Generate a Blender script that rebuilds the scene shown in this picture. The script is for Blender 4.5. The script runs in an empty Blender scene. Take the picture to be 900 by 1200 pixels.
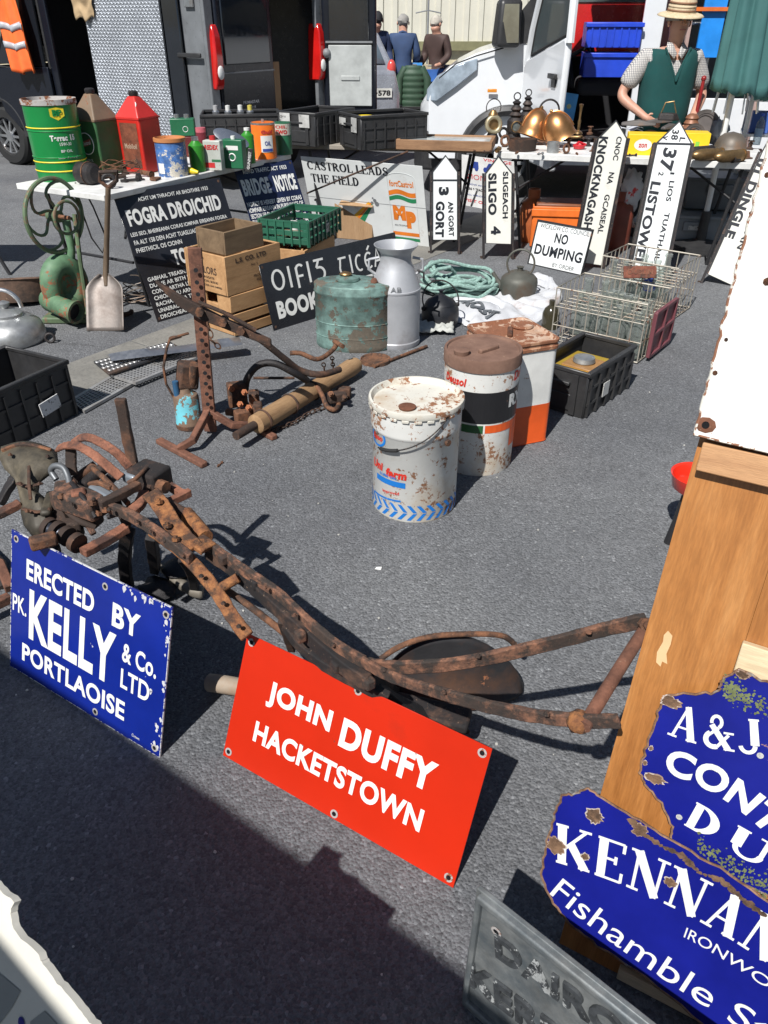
import bpy, bmesh, math, random
from mathutils import Vector, Matrix, noise
random.seed(7)
SC = bpy.context.scene
COL = SC.collection
R = math.radians
PI = math.pi
# ------------------------------------------------------------------ camera
CAMH, FPX, PITCH = 1.6, 900.0, R(32.8)
cd = bpy.data.cameras.new('camera')
cam = bpy.data.objects.new('camera', cd)
COL.objects.link(cam)
cam.location = (0, 0, CAMH)
cam.rotation_euler = (R(90) - PITCH, 0, 0)
cd.sensor_fit = 'VERTICAL'
cd.sensor_height = 36
cd.lens = 27
cd.clip_start = 0.05
cd.clip_end = 400
SC.camera = cam
# ------------------------------------------------------------------ light
SUN = Vector((.295, .558, -.775)).normalized()
EL = math.asin(-SUN.z)
w = bpy.data.worlds.new('World')
SC.world = w
w.use_nodes = True
nt = w.node_tree
bg = nt.nodes['Background']
sky = nt.nodes.new('ShaderNodeTexSky')
sky.sky_type = 'NISHITA'
sky.sun_disc = False
sky.sun_elevation = EL
sky.sun_rotation = math.atan2(-SUN.x, -SUN.y)
sky.dust_density = 0.6
nt.links.new(sky.outputs[0], bg.inputs[0])
bg.inputs[1].default_value = 0.05
sd = bpy.data.lights.new('sun', 'SUN')
sd.energy = 5.0
sd.angle = R(0.55)
sd.color = (1.0, .975, .94)
so = bpy.data.objects.new('sun', sd)
COL.objects.link(so)
so.rotation_euler = SUN.to_track_quat('-Z', 'Y').to_euler()
so.location = (-3, -4, 8)
SC.view_settings.view_transform = 'Standard'
SC.view_settings.look = 'None'
SC.view_settings.exposure = 0.3
SC.view_settings.gamma = 1
# ------------------------------------------------------------------ a pixel of a 900x1200 view turned into a point
FV = Vector((0, math.cos(PITCH), -math.sin(PITCH)))
UV = Vector((0, math.sin(PITCH), math.cos(PITCH)))
CAM = Vector((0, 0, CAMH))
def ray(x, y): return FV + Vector((1, 0, 0)) * ((x - 450) / FPX) - UV * ((y - 600) / FPX)
def G(x, y, z=0.0):
    d = ray(x, y)
    return CAM + d * ((z - CAMH) / d.z)
def Y(x, y, Y0):
    d = ray(x, y)
    return CAM + d * (Y0 / d.y)
def onplane(x, y, M):
    """pixel -> local coordinates on the xy plane of frame M"""
    n = M.col[2].to_3d(); o = M.translation
    d = ray(x, y)
    p = CAM + d * ((o - CAM).dot(n) / d.dot(n))
    return M.inverted() @ p
def upright(bl, br, tl, z0=0.0, push=0.0):
    """frame of a leaning board: origin bottom left, x along the foot, y up the face, z out of the face"""
    a = G(bl[0], bl[1], z0); b = G(br[0], br[1], z0)
    e = (b - a).normalized()
    d = ray(*tl)
    c = CAM + d * ((a - CAM).dot(e) / d.dot(e))
    yv = (c - a); h = yv.length; yv.normalize()
    n = e.cross(yv).normalized()
    yv = n.cross(e)
    M = Matrix.Identity(4)
    for i, v in enumerate((e, yv, n)):
        for j in range(3): M[j][i] = v[j]
    M.translation = a + n * push
    return M, (b - a).length, h
# ------------------------------------------------------------------ materials
MATS = {}
def L(nt, a, b): nt.links.new(a, b)
def ramp(nt, fac, stops, interp='LINEAR'):
    r = nt.nodes.new('ShaderNodeValToRGB')
    r.color_ramp.interpolation = interp
    e = r.color_ramp.elements
    while len(e) < len(stops): e.new(0.5)
    for i, (p, c) in enumerate(stops):
        e[i].position = p
        e[i].color = (*c, 1) if len(c) == 3 else c
    L(nt, fac, r.inputs[0])
    return r.outputs[0]
def nz(nt, vec, scale, detail=4, rough=.6, dist=0):
    n = nt.nodes.new('ShaderNodeTexNoise')
    n.inputs['Scale'].default_value = scale
    n.inputs['Detail'].default_value = detail
    n.inputs['Roughness'].default_value = rough
    n.inputs['Distortion'].default_value = dist
    L(nt, vec, n.inputs['Vector'])
    return n.outputs['Fac']
def mixc(nt, fac, a, b, mode='MIX'):
    m = nt.nodes.new('ShaderNodeMix')
    m.data_type = 'RGBA'; m.blend_type = mode
    for k, v in ((0, fac), (6, a), (7, b)):
        if isinstance(v, (int, float)): m.inputs[k].default_value = v
        elif isinstance(v, tuple): m.inputs[k].default_value = (*v, 1)
        else: L(nt, v, m.inputs[k])
    return m.outputs[2]
def mth(nt, op, a, b=0.0):
    m = nt.nodes.new('ShaderNodeMath'); m.operation = op
    for k, v in ((0, a), (1, b)):
        if isinstance(v, (int, float)): m.inputs[k].default_value = v
        else: L(nt, v, m.inputs[k])
    return m.outputs[0]
def g3(c, k): return tuple(min(1, x * k) for x in c)
def newmat(name):
    m = bpy.data.materials.new(name); m.use_nodes = True
    nt = m.node_tree
    b = nt.nodes['Principled BSDF']
    tc = nt.nodes.new('ShaderNodeTexCoord')
    return m, nt, b, tc.outputs['Object']
def bumpto(nt, b, h, strength, dist=.002):
    bp = nt.nodes.new('ShaderNodeBump')
    bp.inputs['Strength'].default_value = strength
    bp.inputs['Distance'].default_value = dist
    L(nt, h, bp.inputs['Height']); L(nt, bp.outputs[0], b.inputs['Normal'])
RUSTC = (.17, .065, .028)
def mat(name, col, rough=.5, metal=0.0, var=.18, vs=6, chip=0.0, cs=22, cc=RUSTC, stain=0.0, sc=(.25, .13, .06), ss=5, bump=.15, bs=60, alpha=None, trans=0, coat=0, spec=None, dust=0.0):
    """a worn coloured surface: slow tone drift, chips (cc) and soft stains (sc)"""
    if name in MATS: return MATS[name]
    m, nt, b, v = newmat(name)
    c = mixc(nt, ramp(nt, nz(nt, v, vs, 5), [(.3, (0, 0, 0)), (.7, (1, 1, 1))]), g3(col, 1 - var), g3(col, 1 + var))
    rg = rough
    if dust: c = mixc(nt, mth(nt, 'MULTIPLY', nz(nt, v, vs * 3.1, 6, .7), dust), c, (.3, .28, .25))
    if stain:
        f = ramp(nt, nz(nt, v, ss, 6, .65), [(.62 - stain * .4, (0, 0, 0)), (.80 - stain * .3, (1, 1, 1))])
        c = mixc(nt, mth(nt, 'MULTIPLY', f, .8), c, sc)
    h = nz(nt, v, bs, 3)
    if chip:
        n1 = nz(nt, v, cs, 8, .72)
        n2 = nz(nt, v, cs * .22, 3, .5)
        s = mth(nt, 'ADD', mth(nt, 'MULTIPLY', n1, .65), mth(nt, 'MULTIPLY', n2, .35))
        f = ramp(nt, s, [(.655 - chip * .3, (0, 0, 0)), (.67 - chip * .3, (1, 1, 1))])
        rust = mixc(nt, nz(nt, v, cs * 4, 5), g3(cc, .55), g3(cc, 1.7))
        c = mixc(nt, f, c, rust)
        r1 = mth(nt, 'ADD', mth(nt, 'MULTIPLY', f, max(0, .85 - rough)), rough)
        L(nt, r1, b.inputs['Roughness'])
        if metal: L(nt, mth(nt, 'MULTIPLY', mth(nt, 'SUBTRACT', 1.0, f), metal), b.inputs['Metallic'])
        h = mth(nt, 'SUBTRACT', h, mth(nt, 'MULTIPLY', f, .6))
    else:
        rr = mth(nt, 'ADD', mth(nt, 'MULTIPLY', nz(nt, v, vs * 4, 4), .25), rough - .12)
        L(nt, rr, b.inputs['Roughness'])
        b.inputs['Metallic'].default_value = metal
    L(nt, c, b.inputs['Base Color'])
    if bump: bumpto(nt, b, h, bump)
    if trans: b.inputs['Transmission Weight'].default_value = trans
    if coat: b.inputs['Coat Weight'].default_value = coat; b.inputs['Coat Roughness'].default_value = .08
    if spec is not None: b.inputs['Specular IOR Level'].default_value = spec
    MATS[name] = m
    return m
def rustmat(name, a=(.11, .05, .028), b2=(.26, .11, .05), dark=(.035, .026, .022), dk=.5, scale=14, rough=.85, bump=.6):
    if name in MATS: return MATS[name]
    m, nt, b, v = newmat(name)
    c = mixc(nt, ramp(nt, nz(nt, v, scale, 8, .7), [(.35, (0, 0, 0)), (.65, (1, 1, 1))]), a, b2)
    f = ramp(nt, nz(nt, v, scale * .45, 5, .7), [(.72 - dk * .4, (0, 0, 0)), (.8 - dk * .35, (1, 1, 1))])
    c = mixc(nt, mth(nt, 'MULTIPLY', f, .85), c, dark)
    sp = ramp(nt, nz(nt, v, scale * 7, 3), [(.66, (0, 0, 0)), (.72, (1, 1, 1))])
    c = mixc(nt, mth(nt, 'MULTIPLY', sp, .55), c, (.36, .24, .16))
    L(nt, c, b.inputs['Base Color'])
    b.inputs['Roughness'].default_value = rough
    b.inputs['Metallic'].default_value = .15
    bumpto(nt, b, nz(nt, v, scale * 5, 8, .75), bump, .004)
    MATS[name] = m
    return m
def woodmat(name, c1, c2, axis='Z', scale=1.0, rough=.5, dirt=.2, coat=0, stretch=12, mid=None, marks=0):
    if name in MATS: return MATS[name]
    m, nt, b, v = newmat(name)
    mp = nt.nodes.new('ShaderNodeMapping')
    s = {'X': (1, stretch, stretch), 'Y': (stretch, 1, stretch), 'Z': (stretch, stretch, 1)}[axis]
    mp.inputs['Scale'].default_value = [q * scale for q in s]
    L(nt, v, mp.inputs[0])
    n1 = nz(nt, mp.outputs[0], 1.0, 6, .62, .8)
    n2 = nz(nt, mp.outputs[0], 9.0, 5, .7)
    f = mth(nt, 'ADD', mth(nt, 'MULTIPLY', n1, .72), mth(nt, 'MULTIPLY', n2, .28))
    st = [(.33, c1), (.66, c2)]
    if mid: st = [(.32, c1), (.5, mid), (.68, c2)]
    c = ramp(nt, f, st)
    fine = ramp(nt, nz(nt, mp.outputs[0], 30, 3), [(.4, (.72, .72, .72)), (.6, (1, 1, 1))])
    c = mixc(nt, .55, c, fine, 'MULTIPLY')
    d = ramp(nt, nz(nt, v, 5, 6, .7), [(.5, (0, 0, 0)), (.85, (1, 1, 1))])
    c = mixc(nt, mth(nt, 'MULTIPLY', d, dirt), c, g3(c1, .35))
    if marks:
        k = ramp(nt, nz(nt, v, 26, 2, .4), [(.76, (0, 0, 0)), (.79, (1, 1, 1))])
        c = mixc(nt, mth(nt, 'MULTIPLY', k, marks), c, g3(c1, .3))
    L(nt, c, b.inputs['Base Color'])
    b.inputs['Roughness'].default_value = rough
    if coat: b.inputs['Coat Weight'].default_value = coat; b.inputs['Coat Roughness'].default_value = .2
    bumpto(nt, b, mth(nt, 'ADD', mth(nt, 'MULTIPLY', n2, .7), nz(nt, mp.outputs[0], 30, 3)), .25, .0015)
    MATS[name] = m
    return m
def glassmat(name, col=(.8, .85, .83), rough=.08, thin=.75):
    """thin glass for bottles and panes"""
    if name in MATS: return MATS[name]
    m = bpy.data.materials.new(name); m.use_nodes = True
    nt = m.node_tree; nt.nodes.clear()
    o = nt.nodes.new('ShaderNodeOutputMaterial'); t = nt.nodes.new('ShaderNodeBsdfTransparent')
    g = nt.nodes.new('ShaderNodeBsdfPrincipled'); mx = nt.nodes.new('ShaderNodeMixShader')
    lw = nt.nodes.new('ShaderNodeLayerWeight'); lw.inputs[0].default_value = .35
    t.inputs[0].default_value = (*col, 1)
    g.inputs['Base Color'].default_value = (*g3(col, .45), 1); g.inputs['Roughness'].default_value = rough
    f = mth(nt, 'ADD', mth(nt, 'MULTIPLY', lw.outputs['Facing'], .6), 1 - thin)
    L(nt, f, mx.inputs[0]); L(nt, t.outputs[0], mx.inputs[1]); L(nt, g.outputs[0], mx.inputs[2])
    L(nt, mx.outputs[0], o.inputs[0])
    MATS[name] = m
    return m
# ------------------------------------------------------------------ mesh builder
class MB:
    def __init__(s): s.v = []; s.f = []; s.T = Matrix.Identity(4)
    def add(s, vs, fs, M=None):
        k = len(s.v); T = s.T if M is None else s.T @ M
        s.v += [T @ Vector(p) for p in vs]
        s.f += [tuple(i + k for i in f) for f in fs]
        return s
    def box(s, c, d, M=None, rz=0, rx=0, ry=0, taper=1.0):
        x, y, z = d[0] / 2, d[1] / 2, d[2] / 2; t = taper
        vs = [(-x, -y, -z), (x, -y, -z), (x, y, -z), (-x, y, -z), (-x * t, -y * t, z), (x * t, -y * t, z), (x * t, y * t, z), (-x * t, y * t, z)]
        m = Matrix.Translation(c) @ Matrix.Rotation(rz, 4, 'Z') @ Matrix.Rotation(ry, 4, 'Y') @ Matrix.Rotation(rx, 4, 'X')
        if M is not None: m = M @ m
        return s.add(vs, [(0, 3, 2, 1), (4, 5, 6, 7), (0, 1, 5, 4), (1, 2, 6, 5), (2, 3, 7, 6), (3, 0, 4, 7)], m)
    def lathe(s, prof, n=24, M=None, sx=1, sy=1, cap=True):
        vs = []; fs = []
        for r, z in prof:
            for i in range(n):
                a = 2 * PI * i / n
                vs.append((r * sx * math.cos(a), r * sy * math.sin(a), z))
        for j in range(len(prof) - 1):
            for i in range(n):
                fs.append((j * n + i, j * n + (i + 1) % n, (j + 1) * n + (i + 1) % n, (j + 1) * n + i))
        if cap:
            if prof[0][0] > 1e-5: fs.append(tuple(reversed(range(n))))
            if prof[-1][0] > 1e-5: fs.append(tuple((len(prof) - 1) * n + i for i in range(n)))
        return s.add(vs, fs, M)
    def tube(s, pts, r, n=8, closed=False, cap=True, flat=None, up=(0, 0, 1), wob=0):
        """r: number or list; flat=(w,h) gives a rectangular section oriented by up"""
        P = [Vector(p) for p in pts]; m = len(P)
        rs = r if isinstance(r, (list, tuple)) else [r] * m
        vs = []; fs = []
        upv = Vector(up).normalized(); prev = None
        for i in range(m):
            if closed: t = P[(i + 1) % m] - P[i - 1]
            else: t = P[min(i + 1, m - 1)] - P[max(i - 1, 0)]
            t.normalize()
            if flat:
                x = t.cross(upv)
                if x.length < 1e-4: x = t.cross(Vector((1, 0, 0)))
            else:
                if prev is None:
                    x = t.cross(upv)
                    if x.length < .05: x = t.cross(Vector((1, 0, 0)))
                else: x = prev - t * prev.dot(t)
            x.normalize(); prev = x; y = t.cross(x)
            if flat:
                a, b = flat[0] / 2, flat[1] / 2
                for p, q in ((-a, -b), (a, -b), (a, b), (-a, b)): vs.append(P[i] + x * p * (1 + random.uniform(-wob, wob)) + y * q * (1 + random.uniform(-wob, wob)))
            else:
                for k in range(n):
                    a = 2 * PI * k / n
                    vs.append(P[i] + x * (rs[i] * math.cos(a)) + y * (rs[i] * math.sin(a)))
        if flat: n = 4
        for i in range(m if closed else m - 1):
            j = (i + 1) % m
            for k in range(n):
                fs.append((i * n + k, j * n + k, j * n + (k + 1) % n, i * n + (k + 1) % n))
        if cap and not closed:
            fs.append(tuple(range(n))); fs.append(tuple((m - 1) * n + k for k in reversed(range(n))))
        return s.add(vs, fs)
    def cyl(s, a, b, r, r2=None, n=12): return s.tube([a, b], [r, r if r2 is None else r2], n)
    def prism(s, poly, z0, z1, M=None):
        n = len(poly)
        vs = [(p[0], p[1], z0) for p in poly] + [(p[0], p[1], z1) for p in poly]
        fs = [tuple(reversed(range(n))), tuple(range(n, 2 * n))] + [(i, (i + 1) % n, n + (i + 1) % n, n + i) for i in range(n)]
        return s.add(vs, fs, M)
    def ring(s, R0, r, n=24, k=8, M=None, a0=0, a1=2 * PI):
        full = abs(a1 - a0 - 2 * PI) < 1e-4
        pts = [(R0 * math.cos(a0 + (a1 - a0) * i / n), R0 * math.sin(a0 + (a1 - a0) * i / n), 0) for i in range(n if full else n + 1)]
        t = MB(); t.tube(pts, r, k, closed=full)
        return s.add(t.v, t.f, M)
    def loft(s, rings, cap=True, M=None):
        n = len(rings[0]); vs = [p for r in rings for p in r]; fs = []
        for j in range(len(rings) - 1):
            for i in range(n):
                fs.append((j * n + i, j * n + (i + 1) % n, (j + 1) * n + (i + 1) % n, (j + 1) * n + i))
        if cap: fs.append(tuple(reversed(range(n)))); fs.append(tuple((len(rings) - 1) * n + i for i in range(n)))
        return s.add(vs, fs, M)
    def grid(s, fn, nu, nv, M=None):
        vs = [fn(i / nu, j / nv) for j in range(nv + 1) for i in range(nu + 1)]
        fs = [(j * (nu + 1) + i, j * (nu + 1) + i + 1, (j + 1) * (nu + 1) + i + 1, (j + 1) * (nu + 1) + i) for j in range(nv) for i in range(nu)]
        return s.add(vs, fs, M)
    def blob(s, c, r, amp=.25, seed=0, sx=1, sy=1, sz=1, n=10, fr=2.0):
        vs = []; fs = []; h = n // 2
        for j in range(h + 1):
            th = PI * j / h
            for i in range(n):
                a = 2 * PI * i / n
                d = Vector((math.sin(th) * math.cos(a), math.sin(th) * math.sin(a), math.cos(th)))
                q = 1 + amp * noise.noise(d * fr + Vector((seed * 3.7, seed, 0)))
                vs.append(Vector(c) + Vector((d.x * sx, d.y * sy, d.z * sz)) * r * q)
        for j in range(h):
            for i in range(n):
                fs.append((j * n + i, (j + 1) * n + i, (j + 1) * n + (i + 1) % n, j * n + (i + 1) % n))
        return s.add(vs, fs)
    def obj(s, name, m, parent=None, smooth=True, bevel=0, seg=2, ang=40, kind=None, solid=0, label=None):
        me = bpy.data.meshes.new(name)
        me.from_pydata([tuple(p) for p in s.v], [], s.f)
        bm = bmesh.new(); bm.from_mesh(me)
        bmesh.ops.remove_doubles(bm, verts=bm.verts, dist=1e-6)
        bmesh.ops.recalc_face_normals(bm, faces=bm.faces)
        if smooth:
            for f in bm.faces: f.smooth = True
            for e in bm.edges:
                if len(e.link_faces) == 2 and e.calc_face_angle(0) > R(ang): e.smooth = False
        bm.to_mesh(me); bm.free()
        if m is not None: me.materials.append(m)
        o = bpy.data.objects.new(name, me)
        COL.objects.link(o)
        if parent is not None: o.parent = parent
        if solid:
            md = o.modifiers.new('s', 'SOLIDIFY'); md.thickness = solid; md.offset = 0
        if bevel:
            md = o.modifiers.new('b', 'BEVEL'); md.width = bevel; md.segments = seg; md.limit_method = 'ANGLE'; md.angle_limit = R(35)
            md.harden_normals = False
        if kind: o['kind'] = kind
        if label: o['label'] = label
        return o
def tag(o, label, cat, group=None):
    o['label'] = label; o['category'] = cat
    if group: o['group'] = group
    return o
def thing(name, label, cat, loc=(0, 0, 0), rz=0, group=None, M=None):
    o = bpy.data.objects.new(name, None)
    COL.objects.link(o); o.empty_display_size = .05
    if M is not None: o.matrix_world = M
    else: o.location = loc; o.rotation_euler = (0, 0, rz)
    return tag(o, label, cat, group)
def kids(o): return [c for c in bpy.data.objects if c.parent == o]
def dup(o, loc=None, rz=None, label=None, scale=None, M=None):
    def cp(a, p):
        c = a.copy(); COL.objects.link(c); c.parent = p
        for k in kids(a): cp(k, c)
        return c
    c = o.copy(); COL.objects.link(c)
    for k in kids(o): cp(k, c)
    if M is not None: c.matrix_world = M
    if loc is not None: c.location = loc
    if rz is not None: c.rotation_euler = (0, 0, rz)
    if scale: c.scale = (scale,) * 3
    if label: c['label'] = label
    return c
def piece(o, name=None):
    """one more piece sharing o's mesh"""
    c = o.copy(); COL.objects.link(c); return c
# ------------------------------------------------------------------ lettering
def text_data(s, bold=0.0, spacing=1.0):
    cu = bpy.data.curves.new('t', 'FONT'); cu.body = s; cu.offset = bold; cu.resolution_u = 5
    cu.space_character = spacing
    ob = bpy.data.objects.new('t', cu)
    me = bpy.data.meshes.new_from_object(ob)
    vs = [v.co.copy() for v in me.vertices]; fs = [tuple(p.vertices) for p in me.polygons]
    bpy.data.objects.remove(ob); bpy.data.curves.remove(cu); bpy.data.meshes.remove(me)
    return vs, fs
def put2d(vs, fs, parent, m, cx, cy, w, h, rot=0, z=.0012, fn=None, name='lettering', thick=0, shear=0):
    x0 = min(v.x for v in vs); x1 = max(v.x for v in vs); y0 = min(v.y for v in vs); y1 = max(v.y for v in vs)
    kx = w / (x1 - x0) if w else h / (y1 - y0)
    ky = h / (y1 - y0) if h else kx
    c, s_ = math.cos(rot), math.sin(rot); out = []
    for v in vs:
        x = (v.x - (x0 + x1) / 2) * kx; y = (v.y - (y0 + y1) / 2) * ky; x += shear * y
        p = Vector((cx + x * c - y * s_, cy + x * s_ + y * c, z + v.z))
        out.append(fn(p) if fn else p)
    b = MB(); b.v = out; b.f = fs
    o = b.obj(name, m, parent, smooth=False)
    if thick:
        md = o.modifiers.new('s', 'SOLIDIFY'); md.thickness = thick; md.offset = 1
    return o
def text(parent, s, m, cx, cy, w, h, rot=0, bold=.02, z=.0012, fn=None, thick=0, spacing=1.0, shear=0, name='lettering'):
    vs, fs = text_data(s, bold, spacing + max(0, bold) * 1.9)
    return put2d(vs, fs, parent, m, cx, cy, w, h, rot, z, fn, name, thick, shear)
def cylmap(r):
    """x = arc length round a cylinder of radius r (0 faces -y), y = height, z = proud"""
    def f(p):
        a = p.x / r - PI / 2
        q = r + p.z
        return Vector((q * math.cos(a), q * math.sin(a), p.y))
    return f
def patch(parent, m, x0, y0, x1, y1, z=.001, fn=None, nu=1, nv=1, name='print_block'):
    b = MB(); b.grid(lambda u, v: (x0 + (x1 - x0) * u, y0 + (y1 - y0) * v, z), nu, nv)
    if fn: b.v = [fn(p) for p in b.v]
    return b.obj(name, m, parent, smooth=False)
def polypatch(parent, m, poly, z=.001, fn=None, name='print_block'):
    b = MB(); b.add([(p[0], p[1], z) for p in poly], [tuple(range(len(poly)))])
    if fn: b.v = [fn(p) for p in b.v]
    return b.obj(name, m, parent, smooth=False)
# stroke letters: each glyph is a list of (points, width); unit height 1
def arc(cx, cy, rx, ry, a0, a1, n=12): return [(cx + rx * math.cos(R(a0 + (a1 - a0) * i / n)), cy + ry * math.sin(R(a0 + (a1 - a0) * i / n))) for i in range(n + 1)]
def strokes(glyph_list, adv_gap=.12):
    """[(advance, [(pts,width or (w0,w1..))...]), ...] -> verts, faces laid out left to right"""
    vs = []; fs = []; x = 0; zi = 0
    for adv, gl in glyph_list:
        for pts, wd in gl:
            zi += 1
            P = [Vector((p[0] + x, p[1])) for p in pts]; k = len(vs); m = len(P)
            for i, p in enumerate(P):
                a = P[max(i - 1, 0)]; b = P[min(i + 1, m - 1)]
                t = (b - a).normalized(); n = Vector((-t.y, t.x))
                ww = wd[i] if isinstance(wd, list) else wd
                for sg in (-1, 1):
                    q = p + n * (ww / 2 * sg); vs.append(Vector((q.x, q.y, (zi % 9) * 6e-5)))
            for i in range(m - 1): fs.append((k + 2 * i, k + 2 * i + 2, k + 2 * i + 3, k + 2 * i + 1))
        x += adv + adv_gap
    return vs, fs
def serif(T=.2, t=.07, s=.26, st=.05):
    """high contrast serif capitals; T thick, t thin, s serif length"""
    def sf(x, y, l=s): return ([(x - l / 2, y), (x + l / 2, y)], st)
    lo = st / 2; hi = 1 - st / 2
    def bowl(cx, cy, rx, ry, a0, a1, n=14):
        pts = arc(cx, cy, rx, ry, a0, a1, n)
        return (pts, [t + (T - t) * abs(math.cos(R(a0 + (a1 - a0) * i / n))) for i in range(n + 1)])
    g = {}
    g['I'] = (.3, [([(.15, 0), (.15, 1)], T), sf(.15, lo), sf(.15, hi)])
    g['K'] = (.8, [([(.15, 0), (.15, 1)], T), sf(.15, lo), sf(.15, hi), ([(.68, .97), (.22, .42)], t), ([(.34, .58), (.7, .02)], T), sf(.68, lo), sf(.66, hi)])
    g['E'] = (.66, [([(.15, 0), (.15, 1)], T), ([(.02, hi), (.6, hi)], st), ([(.02, lo), (.62, lo)], st), ([(.2, .52), (.45, .52)], st), ([(.6, .98), (.6, .76)], t), ([(.62, .02), (.62, .26)], t), ([(.45, .62), (.45, .42)], t)])
    g['F'] = (.62, [([(.15, 0), (.15, 1)], T), ([(.02, hi), (.58, hi)], st), ([(.2, .52), (.43, .52)], st), ([(.58, .98), (.58, .76)], t), ([(.43, .62), (.43, .42)], t), sf(.15, lo)])
    g['L'] = (.6, [([(.15, 0), (.15, 1)], T), sf(.15, hi), ([(.02, lo), (.57, lo)], st), ([(.57, .02), (.57, .28)], t)])
    g['N'] = (.78, [([(.13, 0), (.13, 1)], t), ([(.12, .99), (.66, .01)], T), ([(.66, 0), (.66, 1)], t), sf(.13, lo), sf(.1, hi), sf(.66, hi)])
    g['A'] = (.76, [([(.1, .0), (.37, 1)], t), ([(.36, 1), (.63, 0)], T), ([(.2, .34), (.52, .34)], st), sf(.1, lo), sf(.63, lo, s * 1.1)])
    g['T'] = (.66, [([(.33, 0), (.33, 1)], T), sf(.33, lo), ([(.03, hi), (.63, hi)], st), ([(.03, .98), (.03, .74)], t), ([(.63, .98), (.63, .74)], t)])
    g['H'] = (.76, [([(.15, 0), (.15, 1)], T), ([(.61, 0), (.61, 1)], T), ([(.15, .5), (.61, .5)], st), sf(.15, lo), sf(.15, hi), sf(.61, lo), sf(.61, hi)])
    g['D'] = (.74, [([(.15, 0), (.15, 1)], T), sf(.15, lo), sf(.15, hi), bowl(.22, .5, .38, .46, 90, -90)])
    g['U'] = (.74, [([(.15, 1), (.15, .32)], T), (arc(.37, .34, .22, .3, 180, 360), t * 1.3), ([(.59, .3), (.59, 1)], t), sf(.15, hi), sf(.59, hi)])
    g['J'] = (.5, [([(.33, 1), (.33, .25)], T), (arc(.16, .24, .17, .2, 0, -170), t * 1.3), sf(.33, hi)])
    g['O'] = (.8, [bowl(.38, .5, .3, .46, 0, 360, 24)])
    g['C'] = (.72, [bowl(.38, .5, .3, .46, 50, 310, 20), ([(.6, .97), (.6, .7)], t)])
    g['S'] = (.6, [(arc(.3, .74, .2, .22, 30, 200, 10) + arc(.3, .26, .22, .22, 90, -60, 10)[0:0] + [(.2, .6), (.42, .42)] + arc(.29, .26, .21, .22, 30, -150, 10), [t] * 4 + [T * .6] * 5 + [T * .9] * 6 + [T * .6] * 4 + [t] * 5), ([(.5, .95), (.5, .74)], t), ([(.07, .05), (.07, .28)], t)])
    g['R'] = (.76, [([(.15, 0), (.15, 1)], T), sf(.15, lo), sf(.15, hi), bowl(.25, .74, .28, .22, 90, -90), ([(.34, .5), (.64, .02)], T), sf(.66, lo)])
    g['&'] = (.8, [([(.66, .03), (.2, .68)], T * .8), (arc(.33, .78, .14, .17, 200, -60), t * 1.2), ([(.4, .62), (.2, .42)], t), (arc(.28, .25, .2, .21, 120, 300), [t + T * .3] * 13), ([(.38, .06), (.66, .45)], t), sf(.66, .5), sf(.68, lo)])
    g[' '] = (.3, []); g['.'] = (.2, [([(.02, .1), (.18, .1)], .18)])
    return g
def stext(parent, s, m, cx, cy, w, h, rot=0, g=None, gap=.05, z=.0012, fn=None, thick=0, shear=0):
    g = g or serif()
    vs, fs = strokes([g[c] for c in s], gap)
    return put2d(vs, fs, parent, m, cx, cy, w, h, rot, z, fn, 'lettering', thick, shear)
# ------------------------------------------------------------------ skinned bodies
def skin(name, pts, edges, m, parent, root=0, sub=2, smooth=True):
    """pts: [(x,y,z,r) or (x,y,z,rx,ry)]"""
    me = bpy.data.meshes.new(name)
    me.from_pydata([p[:3] for p in pts], edges, [])
    me.materials.append(m)
    o = bpy.data.objects.new(name, me); COL.objects.link(o)
    if parent is not None: o.parent = parent
    md = o.modifiers.new('k', 'SKIN'); md.use_smooth_shade = True
    sv = me.skin_vertices[0].data
    for i, p in enumerate(pts): sv[i].radius = (p[3], p[4] if len(p) > 4 else p[3])
    sv[root].use_root = True
    if sub:
        md = o.modifiers.new('u', 'SUBSURF'); md.levels = sub; md.render_levels = sub
    return o
# ================================================================== palette
RUST = rustmat('rust_brown', (.07, .038, .025), (.27, .12, .06), dk=.6, scale=22, bump=.8)
RUST_D = rustmat('rust_dark', (.06, .035, .025), (.17, .08, .045), dk=.8)
RUST_O = rustmat('rust_orange', (.24, .085, .035), (.46, .17, .075), dk=.25, scale=18)
RUST_R = rustmat('rust_red', (.1, .045, .03), (.25, .11, .068), dk=.45, scale=18, bump=.7)
IRON = rustmat('iron_dark', (.035, .03, .03), (.09, .06, .045), (.012, .012, .014), dk=.9, rough=.6)
BLACK_P = mat('black_plastic', (.014, .015, .018), .42, var=.35, dust=.12, bump=.1)
BLACK_M = mat('black_metal', (.02, .02, .022), .5, var=.3, chip=.12)
BLACK_V = mat('van_dark_paint', (.008, .01, .016), .3, var=.08, bump=0, coat=.25, spec=.3)
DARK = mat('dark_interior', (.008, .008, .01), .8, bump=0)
GREYP = mat('grey_plastic', (.2, .21, .22), .55, dust=.1)
WHITE = mat('white_paint', (.74, .74, .72), .35, var=.05, stain=.08)
WHITE_V = mat('van_white_paint', (.72, .74, .76), .2, var=.03, bump=0, coat=.8)
INK = mat('black_ink', (.012, .012, .014), .5, var=.2, bump=0)
LETW = mat('lettering_white', (.7, .7, .67), .42, var=.08, chip=.08, cs=46, cc=(.05, .05, .08), bump=0)
RUBBER = mat('rubber', (.018, .018, .018), .75)
STEEL = mat('bright_steel', (.55, .56, .57), .32, metal=.9, var=.15, vs=14, stain=.1)
ALU = mat('dull_aluminium', (.42, .43, .43), .45, metal=.75, var=.2, vs=7, stain=.2, sc=(.2, .18, .15))
GLASS_D = mat('dark_window_glass', (.012, .015, .02), .06, var=.1, bump=0, spec=.8)
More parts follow.
